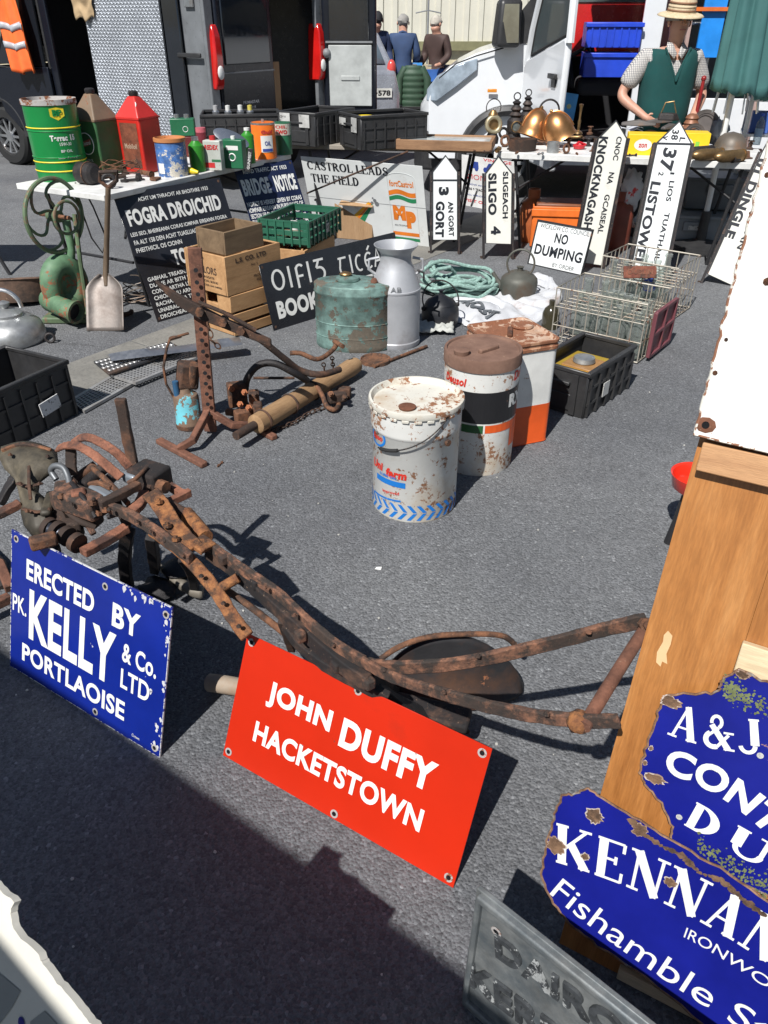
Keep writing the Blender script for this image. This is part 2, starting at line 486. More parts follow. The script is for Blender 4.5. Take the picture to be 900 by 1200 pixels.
SKIN = mat('skin', (.5, .27, .19), .5, var=.12, vs=12, bump=.1)
def col(name, c, r=.45, **k): return mat(name, c, r, **k)
# ================================================================== ground
def ground():
    m, nt, b, v = newmat('asphalt')
    agg = nt.nodes.new('ShaderNodeTexVoronoi'); agg.inputs['Scale'].default_value = 130
    L(nt, v, agg.inputs['Vector'])
    ag2 = nt.nodes.new('ShaderNodeTexVoronoi'); ag2.inputs['Scale'].default_value = 300
    L(nt, v, ag2.inputs['Vector'])
    slow = nz(nt, v, .8, 5, .6); mid = nz(nt, v, 7, 6, .7)
    base = ramp(nt, slow, [(.3, (.122, .127, .136)), (.7, (.16, .163, .168))])
    stone = ramp(nt, agg.outputs['Color'], [(.12, (.5, .5, .5)), (.5, (.95, .95, .95)), (.86, (1.35, 1.35, 1.35)), (.95, (2.3, 2.3, 2.25))])
    c = mixc(nt, .62, base, stone, 'MULTIPLY')
    st2 = ramp(nt, ag2.outputs['Color'], [(.1, (.6, .6, .6)), (.9, (1.4, 1.4, 1.4))])
    c = mixc(nt, .5, c, st2, 'MULTIPLY')
    c = mixc(nt, .35, c, ramp(nt, mid, [(.3, (.72, .72, .72)), (.7, (1.25, 1.25, 1.25))]), 'MULTIPLY')
    sp = ramp(nt, nz(nt, v, 38, 2, .5), [(.765, (0, 0, 0)), (.785, (1, 1, 1))])
    c = mixc(nt, mth(nt, 'MULTIPLY', sp, .5), c, (.42, .41, .4))
    mp = nt.nodes.new('ShaderNodeMapping'); mp.inputs['Scale'].default_value = (1.2, 26, 1); mp.inputs['Rotation'].default_value = (0, 0, R(35)); L(nt, v, mp.inputs[0])
    scr = ramp(nt, nz(nt, mp.outputs[0], 1.6, 3, .5), [(.70, (0, 0, 0)), (.74, (1, 1, 1))])
    c = mixc(nt, mth(nt, 'MULTIPLY', mth(nt, 'MULTIPLY', scr, ramp(nt, nz(nt, v, 60, 3, .6), [(.45, (0, 0, 0)), (.6, (1, 1, 1))])), .35), c, (.34, .34, .33))
    pat = ramp(nt, nz(nt, v, .45, 3, .5), [(.46, (.86, .86, .87)), (.54, (1.06, 1.06, 1.05))]); c = mixc(nt, 1.0, c, pat, 'MULTIPLY')
    vc = nt.nodes.new('ShaderNodeTexVoronoi'); vc.feature = 'DISTANCE_TO_EDGE'; vc.inputs['Scale'].default_value = .55
    wv = nt.nodes.new('ShaderNodeVectorMath'); wv.operation = 'ADD'; nn = nt.nodes.new('ShaderNodeTexNoise'); nn.inputs['Scale'].default_value = 3.0; nn.inputs['Detail'].default_value = 6; L(nt, v, nn.inputs['Vector']); L(nt, v, wv.inputs[0])
    sc_ = nt.nodes.new('ShaderNodeVectorMath'); sc_.operation = 'SCALE'; sc_.inputs['Scale'].default_value = .35; L(nt, nn.outputs['Color'], sc_.inputs[0]); L(nt, sc_.outputs[0], wv.inputs[1]); L(nt, wv.outputs[0], vc.inputs['Vector'])
    crk = mth(nt, 'MULTIPLY', ramp(nt, vc.outputs['Distance'], [(.0, (1, 1, 1)), (.0035, (0, 0, 0))]), ramp(nt, nz(nt, v, .9, 2, .5), [(.55, (0, 0, 0)), (.62, (1, 1, 1))]))
    c = mixc(nt, mth(nt, 'MULTIPLY', crk, .6), c, (.035, .035, .035))
    oil = ramp(nt, nz(nt, v, 1.7, 3, .5), [(.64, (0, 0, 0)), (.78, (1, 1, 1))])
    c = mixc(nt, mth(nt, 'MULTIPLY', oil, .35), c, (.05, .05, .055))
    L(nt, c, b.inputs['Base Color'])
    b.inputs['Roughness'].default_value = .88
    h = mth(nt, 'SUBTRACT', mth(nt, 'MULTIPLY', nz(nt, v, 160, 4, .7), 1.0), mth(nt, 'MULTIPLY', agg.outputs['Distance'], 1.2))
    bumpto(nt, b, h, .9, .0035)
    g = MB()
    N = 60
    g.add([(-160, -40, 0), (160, -40, 0), (160, 260, 0), (-160, 260, 0)], [(0, 1, 2, 3)])
    o = g.obj('ground', m, smooth=False); o['kind'] = 'structure'
    # pale concrete drainage strip
    m, nt, b, v = newmat('concrete_strip')
    c = mixc(nt, ramp(nt, nz(nt, v, 3, 8, .7), [(.3, (0, 0, 0)), (.7, (1, 1, 1))]), (.15, .145, .13), (.25, .24, .215))
    c = mixc(nt, ramp(nt, nz(nt, v, 90, 3, .6), [(.45, (0, 0, 0)), (.75, (.5, .5, .5))]), c, (.07, .07, .07))
    L(nt, c, b.inputs['Base Color']); b.inputs['Roughness'].default_value = .9
    bumpto(nt, b, nz(nt, v, 60, 6, .7), .5, .003)
    a = G(40, 492); e = (G(520, 296) - a); Ln = e.length; e.normalize(); n = Vector((-e.y, e.x, 0))
    st = bpy.data.objects.new('concrete_channel', None); COL.objects.link(st); st['kind'] = 'structure'
    st.matrix_world = Matrix(((e.x, n.x, 0, a.x), (e.y, n.y, 0, a.y), (0, 0, 1, 0), (0, 0, 0, 1)))
    x = -2.5; i = 0; first = None
    while x < Ln + 1.0:
        Lk = 1.15
        b_ = MB(); b_.box((x + Lk / 2, .23, 0), (Lk - .012, .46, .012))
        b_.obj('slab', m, st, bevel=.003, seg=1)
        x += Lk
    # loose grit and flecks of litter
    gr = MB(); random.seed(3)
    for k in range(260):
        x = random.uniform(-1.6, 1.6); y = random.uniform(.7, 5.2)
        s = random.choice((.0015, .002, .003, .0045))
        gr.blob((x, y, s * .4), s, .5, k, n=6, sz=.6)
    o = gr.obj('grit', col('grit_pale', (.42, .41, .38), .9), kind='stuff')
    pl = thing('paper_scrap', 'tiny white paper scrap lying on bare asphalt below the white oil pail', 'litter', G(443, 667))
    q = MB(); q.add([(-.012, -.004, .003), (.01, -.007, .002), (.013, .006, .006), (-.005, .009, .003)], [(0, 1, 2, 3)]); q.obj('scrap', WHITE, pl)
ground()
# ================================================================== far building
def hall():
    t = thing('corrugated_hall', 'long cream corrugated metal hall behind the parked vehicles', 'building', (0, 23, 0))
    cm = mat('cream_cladding', (.6, .58, .49), .5, var=.06, vs=2)
    b = MB(); pitch = .36; n = 110; x0 = -n * pitch / 2
    vs = []; prof = []
    for i in range(n):
        x = x0 + i * pitch
        prof += [(x, 0), (x + .2, 0), (x + .225, -.05), (x + .335, -.05)]
    vs = [(x, y, 1.05) for x, y in prof] + [(x, y, 6.5) for x, y in prof]; k = len(prof)
    b.add(vs, [(i, i + 1, k + i + 1, k + i) for i in range(k - 1)])
    b.obj('cladding', cm, t, smooth=False)
    MB().box((0, .2, .45), (n * pitch, .3, .9)).obj('plinth', mat('cream_render', (.62, .55, .38), .8, stain=.2, sc=(.3, .27, .2)), t)
    MB().box((0, .03, .98), (n * pitch, .26, .2)).obj('flashing', mat('olive_band', (.2, .19, .1), .6), t)
    MB().cyl((2.95, -.12, .1), (2.95, -.12, 6.5), .06).obj('drainpipe', GREYP, t)
hall()
# ================================================================== people
def person_far(loc, rz, label, jacket, trousers, hair, lean=0.0, h=1.72, arms=0):
    t = thing('person', label, 'person', loc, rz, 'shoppers at the far stall')
    k = h / 1.72
    P = [(0, 0, .95 * k, .14, .11), (0, -.01, 1.12 * k, .13, .1), (0, -.02 - lean * .4, 1.3 * k, .16, .11), (0, -.02 - lean * .7, 1.45 * k, .07, .06), (0, -.04 - lean, 1.53 * k, .075),
         (.0, -.07 - lean * 1.2, 1.62 * k, .1, .115),
         (-.19, -.02 - lean * .6, 1.4 * k, .055), (-.25, .0 - lean * .5, 1.13 * k, .043), (-.2, -.2 - lean * .6 - arms, 1.0 * k, .035), (-.18, -.3 - lean * .6 - arms, .99 * k, .03),
         (.19, -.02 - lean * .6, 1.4 * k, .055), (.25, .0 - lean * .5, 1.13 * k, .043), (.2, -.2 - lean * .6 - arms, 1.0 * k, .035), (.18, -.3 - lean * .6 - arms, .99 * k, .03),
         (-.1, 0, .86 * k, .085), (-.11, -.01, .48 * k, .055), (-.11, .01, .09, .04), (-.12, -.16, .04, .035),
         (.1, 0, .86 * k, .085), (.11, -.01, .48 * k, .055), (.11, .01, .09, .04), (.12, -.16, .04, .035)]
    E_ = [(0, 1), (1, 2), (2, 3), (3, 4), (4, 5), (2, 6), (6, 7), (7, 8), (8, 9), (2, 10), (10, 11), (11, 12), (12, 13), (0, 14), (14, 15), (15, 16), (16, 17), (0, 18), (18, 19), (19, 20), (20, 21)]
    skin('body', P, E_, SKIN, t, 0, 2)
    J = [(*p[:3], *(q + .028 for q in p[3:])) for p in P[:3]] + [(P[3][0], P[3][1], P[3][2] + .02, .13, .1)] + [(*p[:3], *(q + .024 for q in p[3:])) for p in P[6:9]] + [(*p[:3], *(q + .024 for q in p[3:])) for p in P[10:13]]
    J.append((0, 0, .82 * k, .16, .13))
    skin('jacket', J, [(10, 0), (0, 1), (1, 2), (2, 3), (2, 4), (4, 5), (5, 6), (2, 7), (7, 8), (8, 9)], jacket, t, 0, 2)
    Tt = [(0, 0, .94 * k, .15, .12)] + [(*P[i][:3], P[i][3] + .022) for i in (14, 15, 16)] + [(*P[i][:3], P[i][3] + .022) for i in (18, 19, 20)]
    skin('trousers', Tt, [(0, 1), (1, 2), (2, 3), (0, 4), (4, 5), (5, 6)], trousers, t, 0, 2)
    t.scale = (1.0, 1.0, .96)
    for s in (-1, 1): MB().blob((s * .095, P[5][1] + .02, P[5][2] - .005), .03, 0, 0, sx=.4, n=10).obj('ear', SKIN, t)
    MB().tube([(-.06, P[4][1] + .06, 1.47 * k), (0, P[4][1] + .085, 1.49 * k), (.06, P[4][1] + .06, 1.47 * k)], .022, 8).obj('collar', jacket, t)
    hd = P[5]
    b = MB(); b.blob((hd[0], hd[1] + .03, hd[2] + .035), .108, .2, 4, sx=.88, sy=1.0, sz=.9, n=20); b.obj('hair', hair, t)
    return t
NAVY = col('navy_cloth', (.02, .035, .09), .8); 
person_far(G(438, 151) + Vector((0, .3, 0)), R(20), 'man in navy jacket and dark cap bending over the far stall', NAVY, col('dark_trousers', (.03, .03, .035), .8), col('cap_black', (.012, .012, .015), .8), .12)
person_far(G(420, 149) + Vector((-.05, .9, 0)), R(160), 'person in blue jacket half hidden behind the man in the dark cap', col('royal_blue_cloth', (.03, .08, .24), .8), NAVY, col('hair_dark', (.03, .02, .015), .8), .05)
person_far(G(471, 148) + Vector((0, .1, 0)), R(175), 'grey haired man in navy gilet with pale blue sleeves seen from behind', col('navy_gilet', (.03, .06, .14), .75), NAVY, col('hair_grey', (.28, .27, .25), .85), .0, 1.68)
person_far(G(510, 146) + Vector((0, 0, 0)), R(-40), 'grey haired person in dark brown jacket at the far stall', col('brown_jacket', (.06, .035, .03), .7), col('denim', (.03, .05, .11), .8), col('hair_silver', (.45, .42, .36), .85), .02, 1.66)
# ================================================================== far stall
def far_stall():
    p = G(503, 138)
    t = thing('market_table', 'far stall table with blue cloth front below the shoppers', 'table', (p.x, p.y - .9, 0))
    MB().box((0, 0, .84), (2.1, .8, .03)).obj('table_top', WHITE, t, bevel=.004)
    MB().grid(lambda u, v: (-1.05 + 2.1 * u, -.42 + .012 * math.sin(u * 60) * (1 - v), .68 + v * .18), 80, 2).obj('cloth_skirt', col('blue_cloth', (.03, .12, .4), .7), t)
    for x in (-.98, .98):
        for y in (-.34, .34): MB().cyl((x, y, 0), (x, y, .83), .018).obj('leg', col('orange_tube', (.7, .16, .03), .4), t)
    cs = [(.03, .1, .45), (.02, .02, .03), (.05, .25, .6), (.35, .3, .2), (.5, .05, .04), (.04, .06, .12), (.6, .6, .58)]
    nm = ['blue', 'black', 'sky blue', 'tan', 'red', 'dark navy', 'white']
    x = -.98; random.seed(5); i = 0
    while x < .95:
        wd = random.uniform(.14, .3); hh = random.uniform(.05, .12); k = i % 7
        b = thing('tool_case', f'small {nm[k]} case number {i + 1} from the left on the far stall table', 'case', (p.x + x + wd / 2, p.y - .9 - random.uniform(.1, .25), .856), random.uniform(-.1, .1), 'cases on the far stall')
        b['label'] = ['tiny %s case at the left end of the far stall', 'tiny %s case near the left end of the far stall', 'tiny %s case left of centre on the far stall', 'tiny %s case in the middle of the far stall', 'tiny %s case right of centre on the far stall', 'tiny %s case near the right end of the far stall', 'tiny %s case at the right of the far stall table', 'tiny %s case right of the white case on the far stall', 'tiny %s case by the right corner of the far stall', 'tiny %s case at the very right edge of the far stall'][min(i, 9)] % nm[k]
        MB().box((0, 0, hh / 2), (wd - .02, .2, hh)).obj('case_body', col('case_' + nm[k].replace(' ', '_'), cs[k], .4), b, bevel=.006)
        MB().box((0, -.1, hh * .75), (wd * .3, .012, .014)).obj('latch', GREYP, b)
        x += wd; i += 1
    # lamp stand with cross arms
    q = thing('display_stand', 'thin grey stand with two short cross arms behind the far stall', 'stand', (p.x - .08, p.y - .2, 0))
    MB().cyl((0, 0, 0), (0, 0, 2.0), .016).obj('pole', GREYP, q)
    MB().tube([(-.22, 0, 1.66), (0, 0, 1.7), (.22, 0, 1.66)], .01).obj('cross_arm', GREYP, q)
    for a in range(3): MB().cyl((0, 0, .25), (.3 * math.cos(a * 2.1), .3 * math.sin(a * 2.1), 0), .012).obj('leg', GREYP, q)
    # padded coat over a chair
    p = G(483, 160)
    t = thing('padded_jacket', 'dark green quilted jacket hanging over a chair back near the grey car', 'jacket', (p.x, p.y, 0))
    gm = col('green_quilt', (.035, .075, .045), .6)
    rr = []
    for i in range(40):
        z = .36 + .62 * i / 39; rr.append((.17 + .018 * abs(math.sin(i * .62)) - .06 * max(0, i - 32) / 7, z))
    MB().lathe(rr, 20, sx=1.0, sy=.6).obj('quilted_body', gm, t)
    for s in (-1, 1): MB().tube([(s * .12, 0, .95), (s * .21, -.02, .8), (s * .22, -.03, .45)], [.06, .065, .05], 10).obj('sleeve', gm, t)
    c = thing('folding_chair', 'plain chair under the green quilted jacket', 'chair', (p.x, p.y + .02, 0))
    MB().box((0, 0, .42), (.4, .36, .03)).obj('seat', BLACK_P, c)
    for x in (-.18, .18):
        for y in (-.16, .16): MB().cyl((x, y, 0), (x, y, .42), .012).obj('leg', STEEL, c)
far_stall()
# ================================================================== vehicles
def wheel(t, c, ax, r=.33, w=.2, rim=None):
    """ax: unit direction of the axle (outward)"""
    q = Vector(ax).to_track_quat('Z', 'Y').to_matrix().to_4x4(); M = Matrix.Translation(c) @ q
    ty = MB(); ty.lathe([(r * .66, -w / 2), (r * .92, -w / 2), (r, -w / 2 + .03), (r, w / 2 - .03), (r * .92, w / 2), (r * .66, w / 2), (r * .64, w / 2 - .03)], 32, M, cap=False)
    wo = bpy.data.objects.new('wheel', None); COL.objects.link(wo); wo.parent = t
    ty.obj('tyre', RUBBER, wo)
    rm = MB(); rm.lathe([(0.0, w / 2 - .03), (.06, w / 2 - .025), (.07, w / 2 - .05)], 16, M)
    rm.lathe([(r * .64, w / 2 - .03), (r * .6, w / 2 - .02), (r * .57, w / 2 - .07), (r * .57, -w / 4)], 32, M, cap=False)
    for k in range(10):
        a = k * PI / 5
        rm.box((math.cos(a) * r * .34, math.sin(a) * r * .34, w / 2 - .045), (r * .5, .028, .02), M, rz=a)
    rm.obj('rim', rim or STEEL, wo)
    MB().lathe([(r * .57, -w / 4), (0, -w / 4)], 24, M).obj('brake_disc', DARK, wo)
def frame2(o, xdir):
    x = Vector((xdir[0], xdir[1], 0)).normalized(); z = Vector((0, 0, 1)); y = z.cross(x)
    M = Matrix.Identity(4)
    for j in range(3): M[j][0] = x[j]; M[j][1] = y[j]; M[j][2] = z[j]; M[j][3] = o[j]
    return M
def dark_van():
    # local: origin at rear corner nearest the camera, +x toward the nose along the visible flank, +y away through the rear
    M = frame2((-1.74, 8.815, 0), (-.84, .54, 0))
    t = thing('dark_van', 'dark panel van with open side door, silver chequer panel and rear door swung open', 'van', M=M)
    # y axis = z x x -> points (-.54,-.84): toward the camera, so the body lies at negative y
    W = 1.9; Lg = 4.75; H = 1.97
    def flank(x0, x1, z0, z1, name='side_panel', m=BLACK_V, y=-.02, th=.04, bev=.01):
        return MB().box(((x0 + x1) / 2, y, (z0 + z1) / 2), (x1 - x0, th, z1 - z0)).obj(name, m, t, bevel=bev)
    # flank: openings at the side door (x 1.75..2.55)
    flank(.30, 1.62, .42, 1.97); flank(1.62, 2.75, .42, .56); flank(1.62, 2.75, 1.85, 1.97); flank(2.75, 2.98, .42, 1.97)
    flank(.02, .30, .5, 1.97, 'rear_pillar', col('van_grey_paint', (.16, .17, .18), .3))
    flank(.02, 3.0, .3, .47, 'sill_trim', GREYP, y=.005)
    # front door, slanting window, wing, bonnet
    fd = MB(); fd.prism([(2.98, .42), (3.0, 1.12), (3.98, 1.08), (3.98, .86), (3.92, .62), (3.72, .46), (3.6, .42)], -.04, 0, Matrix.Rotation(PI / 2, 4, 'X'))
    fd.obj('front_door', BLACK_V, t, bevel=.01)
    MB().prism([(3.04, 1.12), (3.04, 1.84), (3.34, 1.84), (3.86, 1.14)], -.03, -.01, Matrix.Rotation(PI / 2, 4, 'X')).obj('side_window', GLASS_D, t)
    MB().tube([(3.0, -.02, 1.1), (3.0, -.02, 1.9), (3.38, -.02, 1.9), (3.95, -.02, 1.1), (3.0, -.02, 1.08)], .03, 8).obj('window_frame', BLACK_P, t)
    MB().prism([(3.98, .95), (4.0, 1.1), (4.5, .98), (4.72, .8), (4.75, .45), (4.45, .42), (4.4, .6), (4.25, .76), (4.05, .78)], -.04, 0, Matrix.Rotation(PI / 2, 4, 'X')).obj('wing', BLACK_V, t, bevel=.01)
    b = MB(); b.loft([[(x, y, z) for y, z in ((-.04, z0), (-W + .04, z0), (-W + .1, z1), (-.1, z1))] for x, z0, z1 in ((.02, 1.93, 2.0), (3.3, 1.93, 1.99))]); b.obj('roof', BLACK_V, t, bevel=.02)
    b = MB(); b.add([(3.35, -.08, 1.93), (3.35, -W + .08, 1.93), (4.05, -W + .12, 1.12), (4.05, -.12, 1.12)], [(0, 1, 2, 3)]); b.obj('windscreen', GLASS_D, t, solid=.01)
    b = MB(); b.loft([[(4.0, y, 1.12) for y in (-.03, -W + .03)] + [(4.0, y, .5) for y in (-W + .03, -.03)], [(4.6, y, .93) for y in (-.08, -W + .08)] + [(4.6, y, .4) for y in (-W + .08, -.08)], [(4.78, y, .75) for y in (-.2, -W + .2)] + [(4.78, y, .35) for y in (-W + .2, -.2)]]); b.obj('bonnet', BLACK_V, t, bevel=.04)
    MB().box((2.4, -W + .03, 1.15), (4.7, .05, 1.65)).obj('far_side_panel', BLACK_V, t)
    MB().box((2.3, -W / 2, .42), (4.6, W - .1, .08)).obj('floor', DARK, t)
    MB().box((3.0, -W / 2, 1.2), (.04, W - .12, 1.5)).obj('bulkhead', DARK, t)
    wheel(t, (4.02, -.08, .33), (0, 1, 0)); wheel(t, (.75, -.1, .33), (0, 1, 0)); wheel(t, (4.02, -W + .1, .33), (0, -1, 0)); wheel(t, (.75, -W + .1, .33), (0, -1, 0))
    MB().ring(.4, .045, 20, 8, Matrix.Translation((4.02, 0.0, .36)) @ Matrix.Rotation(PI / 2, 4, 'X'), 0, PI).obj('wheel_arch', BLACK_P, t)
    # silver chequer plate lining sheet
    cp = MB(); x0, x1 = .62, 1.78
    cp.box(((x0 + x1) / 2, .05, 1.1), (x1 - x0, .02, 1.9)); o = cp.obj('chequer_panel', mat('chequer_alu', (.36, .38, .41), .42, metal=.55, var=.12, vs=3), t)
    st = MB(); nx = 44; nzz = 66
    for i in range(nx):
        for j in range(nzz):
            x = x0 + (i + .5) * (x1 - x0) / nx; z = .15 + (j + .5) * 1.9 / nzz; a = R(45) if (i + j) % 2 else R(-45)
            st.box((x, .062, z), (.021, .005, .006), ry=a)
    o2 = st.obj('tread_pattern', mat('chequer_alu_raised', (.48, .5, .53), .34, metal=.6), o, kind='stuff')
    MB().box((.45, .03, 1.25), (.3, .03, 1.2)).obj('side_window', GLASS_D, t, bevel=.01)
    MB().box((.22, .045, 1.28), (.34, .025, .04)).obj('door_handle', BLACK_P, t, bevel=.008)
    MB().box((.16, .02, 1.72), (.12, .02, .08)).obj('hinge', STEEL, t, bevel=.005)
    # rear: x = 0 plane, y from 0 (near) to -W
    tl = col('tail_lens_red', (.5, .012, .01), .15, coat=.6, bump=0)
    for yc, nm in ((-.09, 1), (-W + .09, 1)):
        lb = MB(); lb.loft([[(-.02 - d, yc - .055, z), (-.02 - d, yc + .055 + s_, z), (.1, yc + .07 + s_, z), (.1, yc - .06, z)] for z, d, s_ in ((.98, .02, 0), (1.04, .04, .0), (1.25, .05, -.01), (1.45, .035, -.02), (1.54, 0.0, -.04))])
        o = lb.obj('tail_light', tl, t, bevel=.012)
        MB().blob((-.07, yc, 1.13), .045, 0, 0, sx=.4, sz=1.4, n=12).obj('reversing_lens', WHITE, o)
    for yc in (-.06, -W + .06): MB().box((.02, yc, 1.15), (.05, .12, 1.65)).obj('rear_pillar', col('van_grey_paint', (.16, .17, .18), .3), t, bevel=.01)
    MB().box((-.07, -W / 2, .48), (.16, W, .2)).obj('rear_bumper', GREYP, t, bevel=.03)
    MB().box((.02, -W / 2, 1.9), (.06, W, .1)).obj('rear_header', BLACK_V, t)
    rd = MB().box((-.005, -.55, 1.2), (.05, .84, 1.34)).obj('rear_door', BLACK_V, t, bevel=.02)
    MB().box((-.035, -.55, 1.5), (.02, .7, .62)).obj('rear_window', GLASS_D, rd, bevel=.02)
    MB().box((-.04, -.55, 1.12), (.02, .8, .012)).obj('crease', GREYP, rd)
    T = Matrix(((0, 0, -1, -.033), (-1, 0, 0, -.55), (0, 1, 0, .82), (0, 0, 0, 1)))
    tx = bpy.data.objects.new('door_badge', None); COL.objects.link(tx); tx.parent = rd; tx.matrix_local = T
    bpy.data.objects.remove(tx)
    vs, fs = text_data('PRIMASTAR', .02)
    put2d(vs, fs, rd, col('chrome_letter', (.5, .5, .52), .3), 0, .02, .26, .028, fn=lambda p: T @ p, name='lettering')
    vs, fs = text_data('dCi 115', .02)
    put2d(vs, fs, rd, col('chrome_letter', (.5, .5, .52), .3), 0, -.03, .13, .022, fn=lambda p: T @ p, name='lettering')
    # open leaf with grey inner card, hinged on the far pillar and swung out
    D = Matrix.Translation((-.02, -W + .02, 0)) @ Matrix.Rotation(R(-152), 4, 'Z')
    lf = MB().box((.31, 0, 1.2), (.63, .07, 1.5), D).obj('open_rear_door', BLACK_V, t, bevel=.06, seg=4)
    MB().box((.32, -.045, 1.02), (.5, .03, .62), D).box((.32, -.063, 1.0), (.22, .015, .05), D).obj('inner_card', mat('pale_grey_trim', (.4, .42, .41), .6), lf, bevel=.025, seg=3)
    MB().box((.31, -.045, 1.62), (.46, .02, .5), D).obj('door_window', GLASS_D, lf, bevel=.03)
    MB().box((.31, -.05, 1.36), (.54, .015, .02), D).obj('trim_strip', GREYP, lf)
    MB().blob((0, 0, 0), .05, 0).obj('door_knob', GREYP, lf).location = D @ Vector((.05, -.06, 1.25))
    bx = thing('cardboard_box', 'brown cardboard box standing inside the open back of the dark van', 'box', M=M @ Matrix.Translation((.35, -1.15, .46)))
    MB().box((0, 0, .36), (.36, .3, .72)).obj('carton', woodmat('cardboard', (.3, .18, .09), (.42, .27, .15), 'Z', 1, .85, .1), bx, bevel=.004)
    kn = ((-9, -9), (0, 0), (.3, .3), (.62, .53), (1.78, 1.65), (2.75, 2.36), (3.0, 2.48), (3.6, 3.13), (4.4, 3.98), (4.75, 4.35), (9, 8.6))
    def fx(x):
        for (a, A_), (b2, B_) in zip(kn, kn[1:]):
            if x <= b2: return A_ + (x - a) / (b2 - a) * (B_ - A_)
        return x
    def walk(o):
        for c in kids(o):
            if c.type == 'MESH' and c.location.length < 1e-6:
                for v in c.data.vertices: v.co.x = fx(v.co.x)
            walk(c)
    walk(t)
    # hi-vis vest hung on the mirror
    v = thing('hi_vis_vest', 'orange high visibility vest with grey bands hanging from the dark van', 'vest', M=M @ Matrix.Translation((2.78, .16, 0)))
    def vf(u, q):
        z = 1.98 - .92 * q; wd = .2 + .13 * min(1, q * 2.2)
        return ((u - .5) * wd * 1.3, .03 * math.sin(u * 14 + q * 3) * (.4 + q) + .06 * (1 - q) * 0, z + .02 * math.sin(u * 9))
    ho = MB().grid(vf, 24, 24).obj('fabric', col('hi_vis_orange', (.95, .16, .03), .6), v, solid=.012)
    for q0 in (.48, .68):
        b_ = MB(); b_.grid(lambda u, s: tuple(Vector(vf(u, q0 + .07 * s)) + Vector((0, .014, 0))), 24, 2); b_.obj('reflective_band', col('reflective_grey', (.4, .42, .45), .35), v, solid=.004)
    MB().blob((0, 0, 1.96), .07, .5, 2, sx=1.2, sy=.6, n=14).obj('hood', col('hi_vis_pink', (.95, .2, .12), .6), v)
    mr = MB().blob((0, 0, 0), .13, .05, 0, sx=.6, sy=.8, sz=1.2, n=14).obj('door_mirror', BLACK_P, t); mr.location = (4.0, .16, 1.2)
    # paper bag taped to the panel
    pb = thing('paper_bag', 'crumpled brown paper hung at the top corner of the silver chequer panel', 'paper', M=M @ Matrix.Translation((1.62, .07, 0)))
    def pf(u, q): return ((u - .5) * .34 * (1 - .15 * q * q), .03 * noise.noise(Vector((u * 4, q * 4, 1))) + .02, 1.93 - .36 * q * (1 - .12 * abs(u - .5)) + .02 * math.sin(u * 11))
    MB().grid(pf, 14, 14).obj('paper', mat('kraft_paper', (.42, .3, .17), .85, bump=.4), pb, solid=.004)
dark_van()
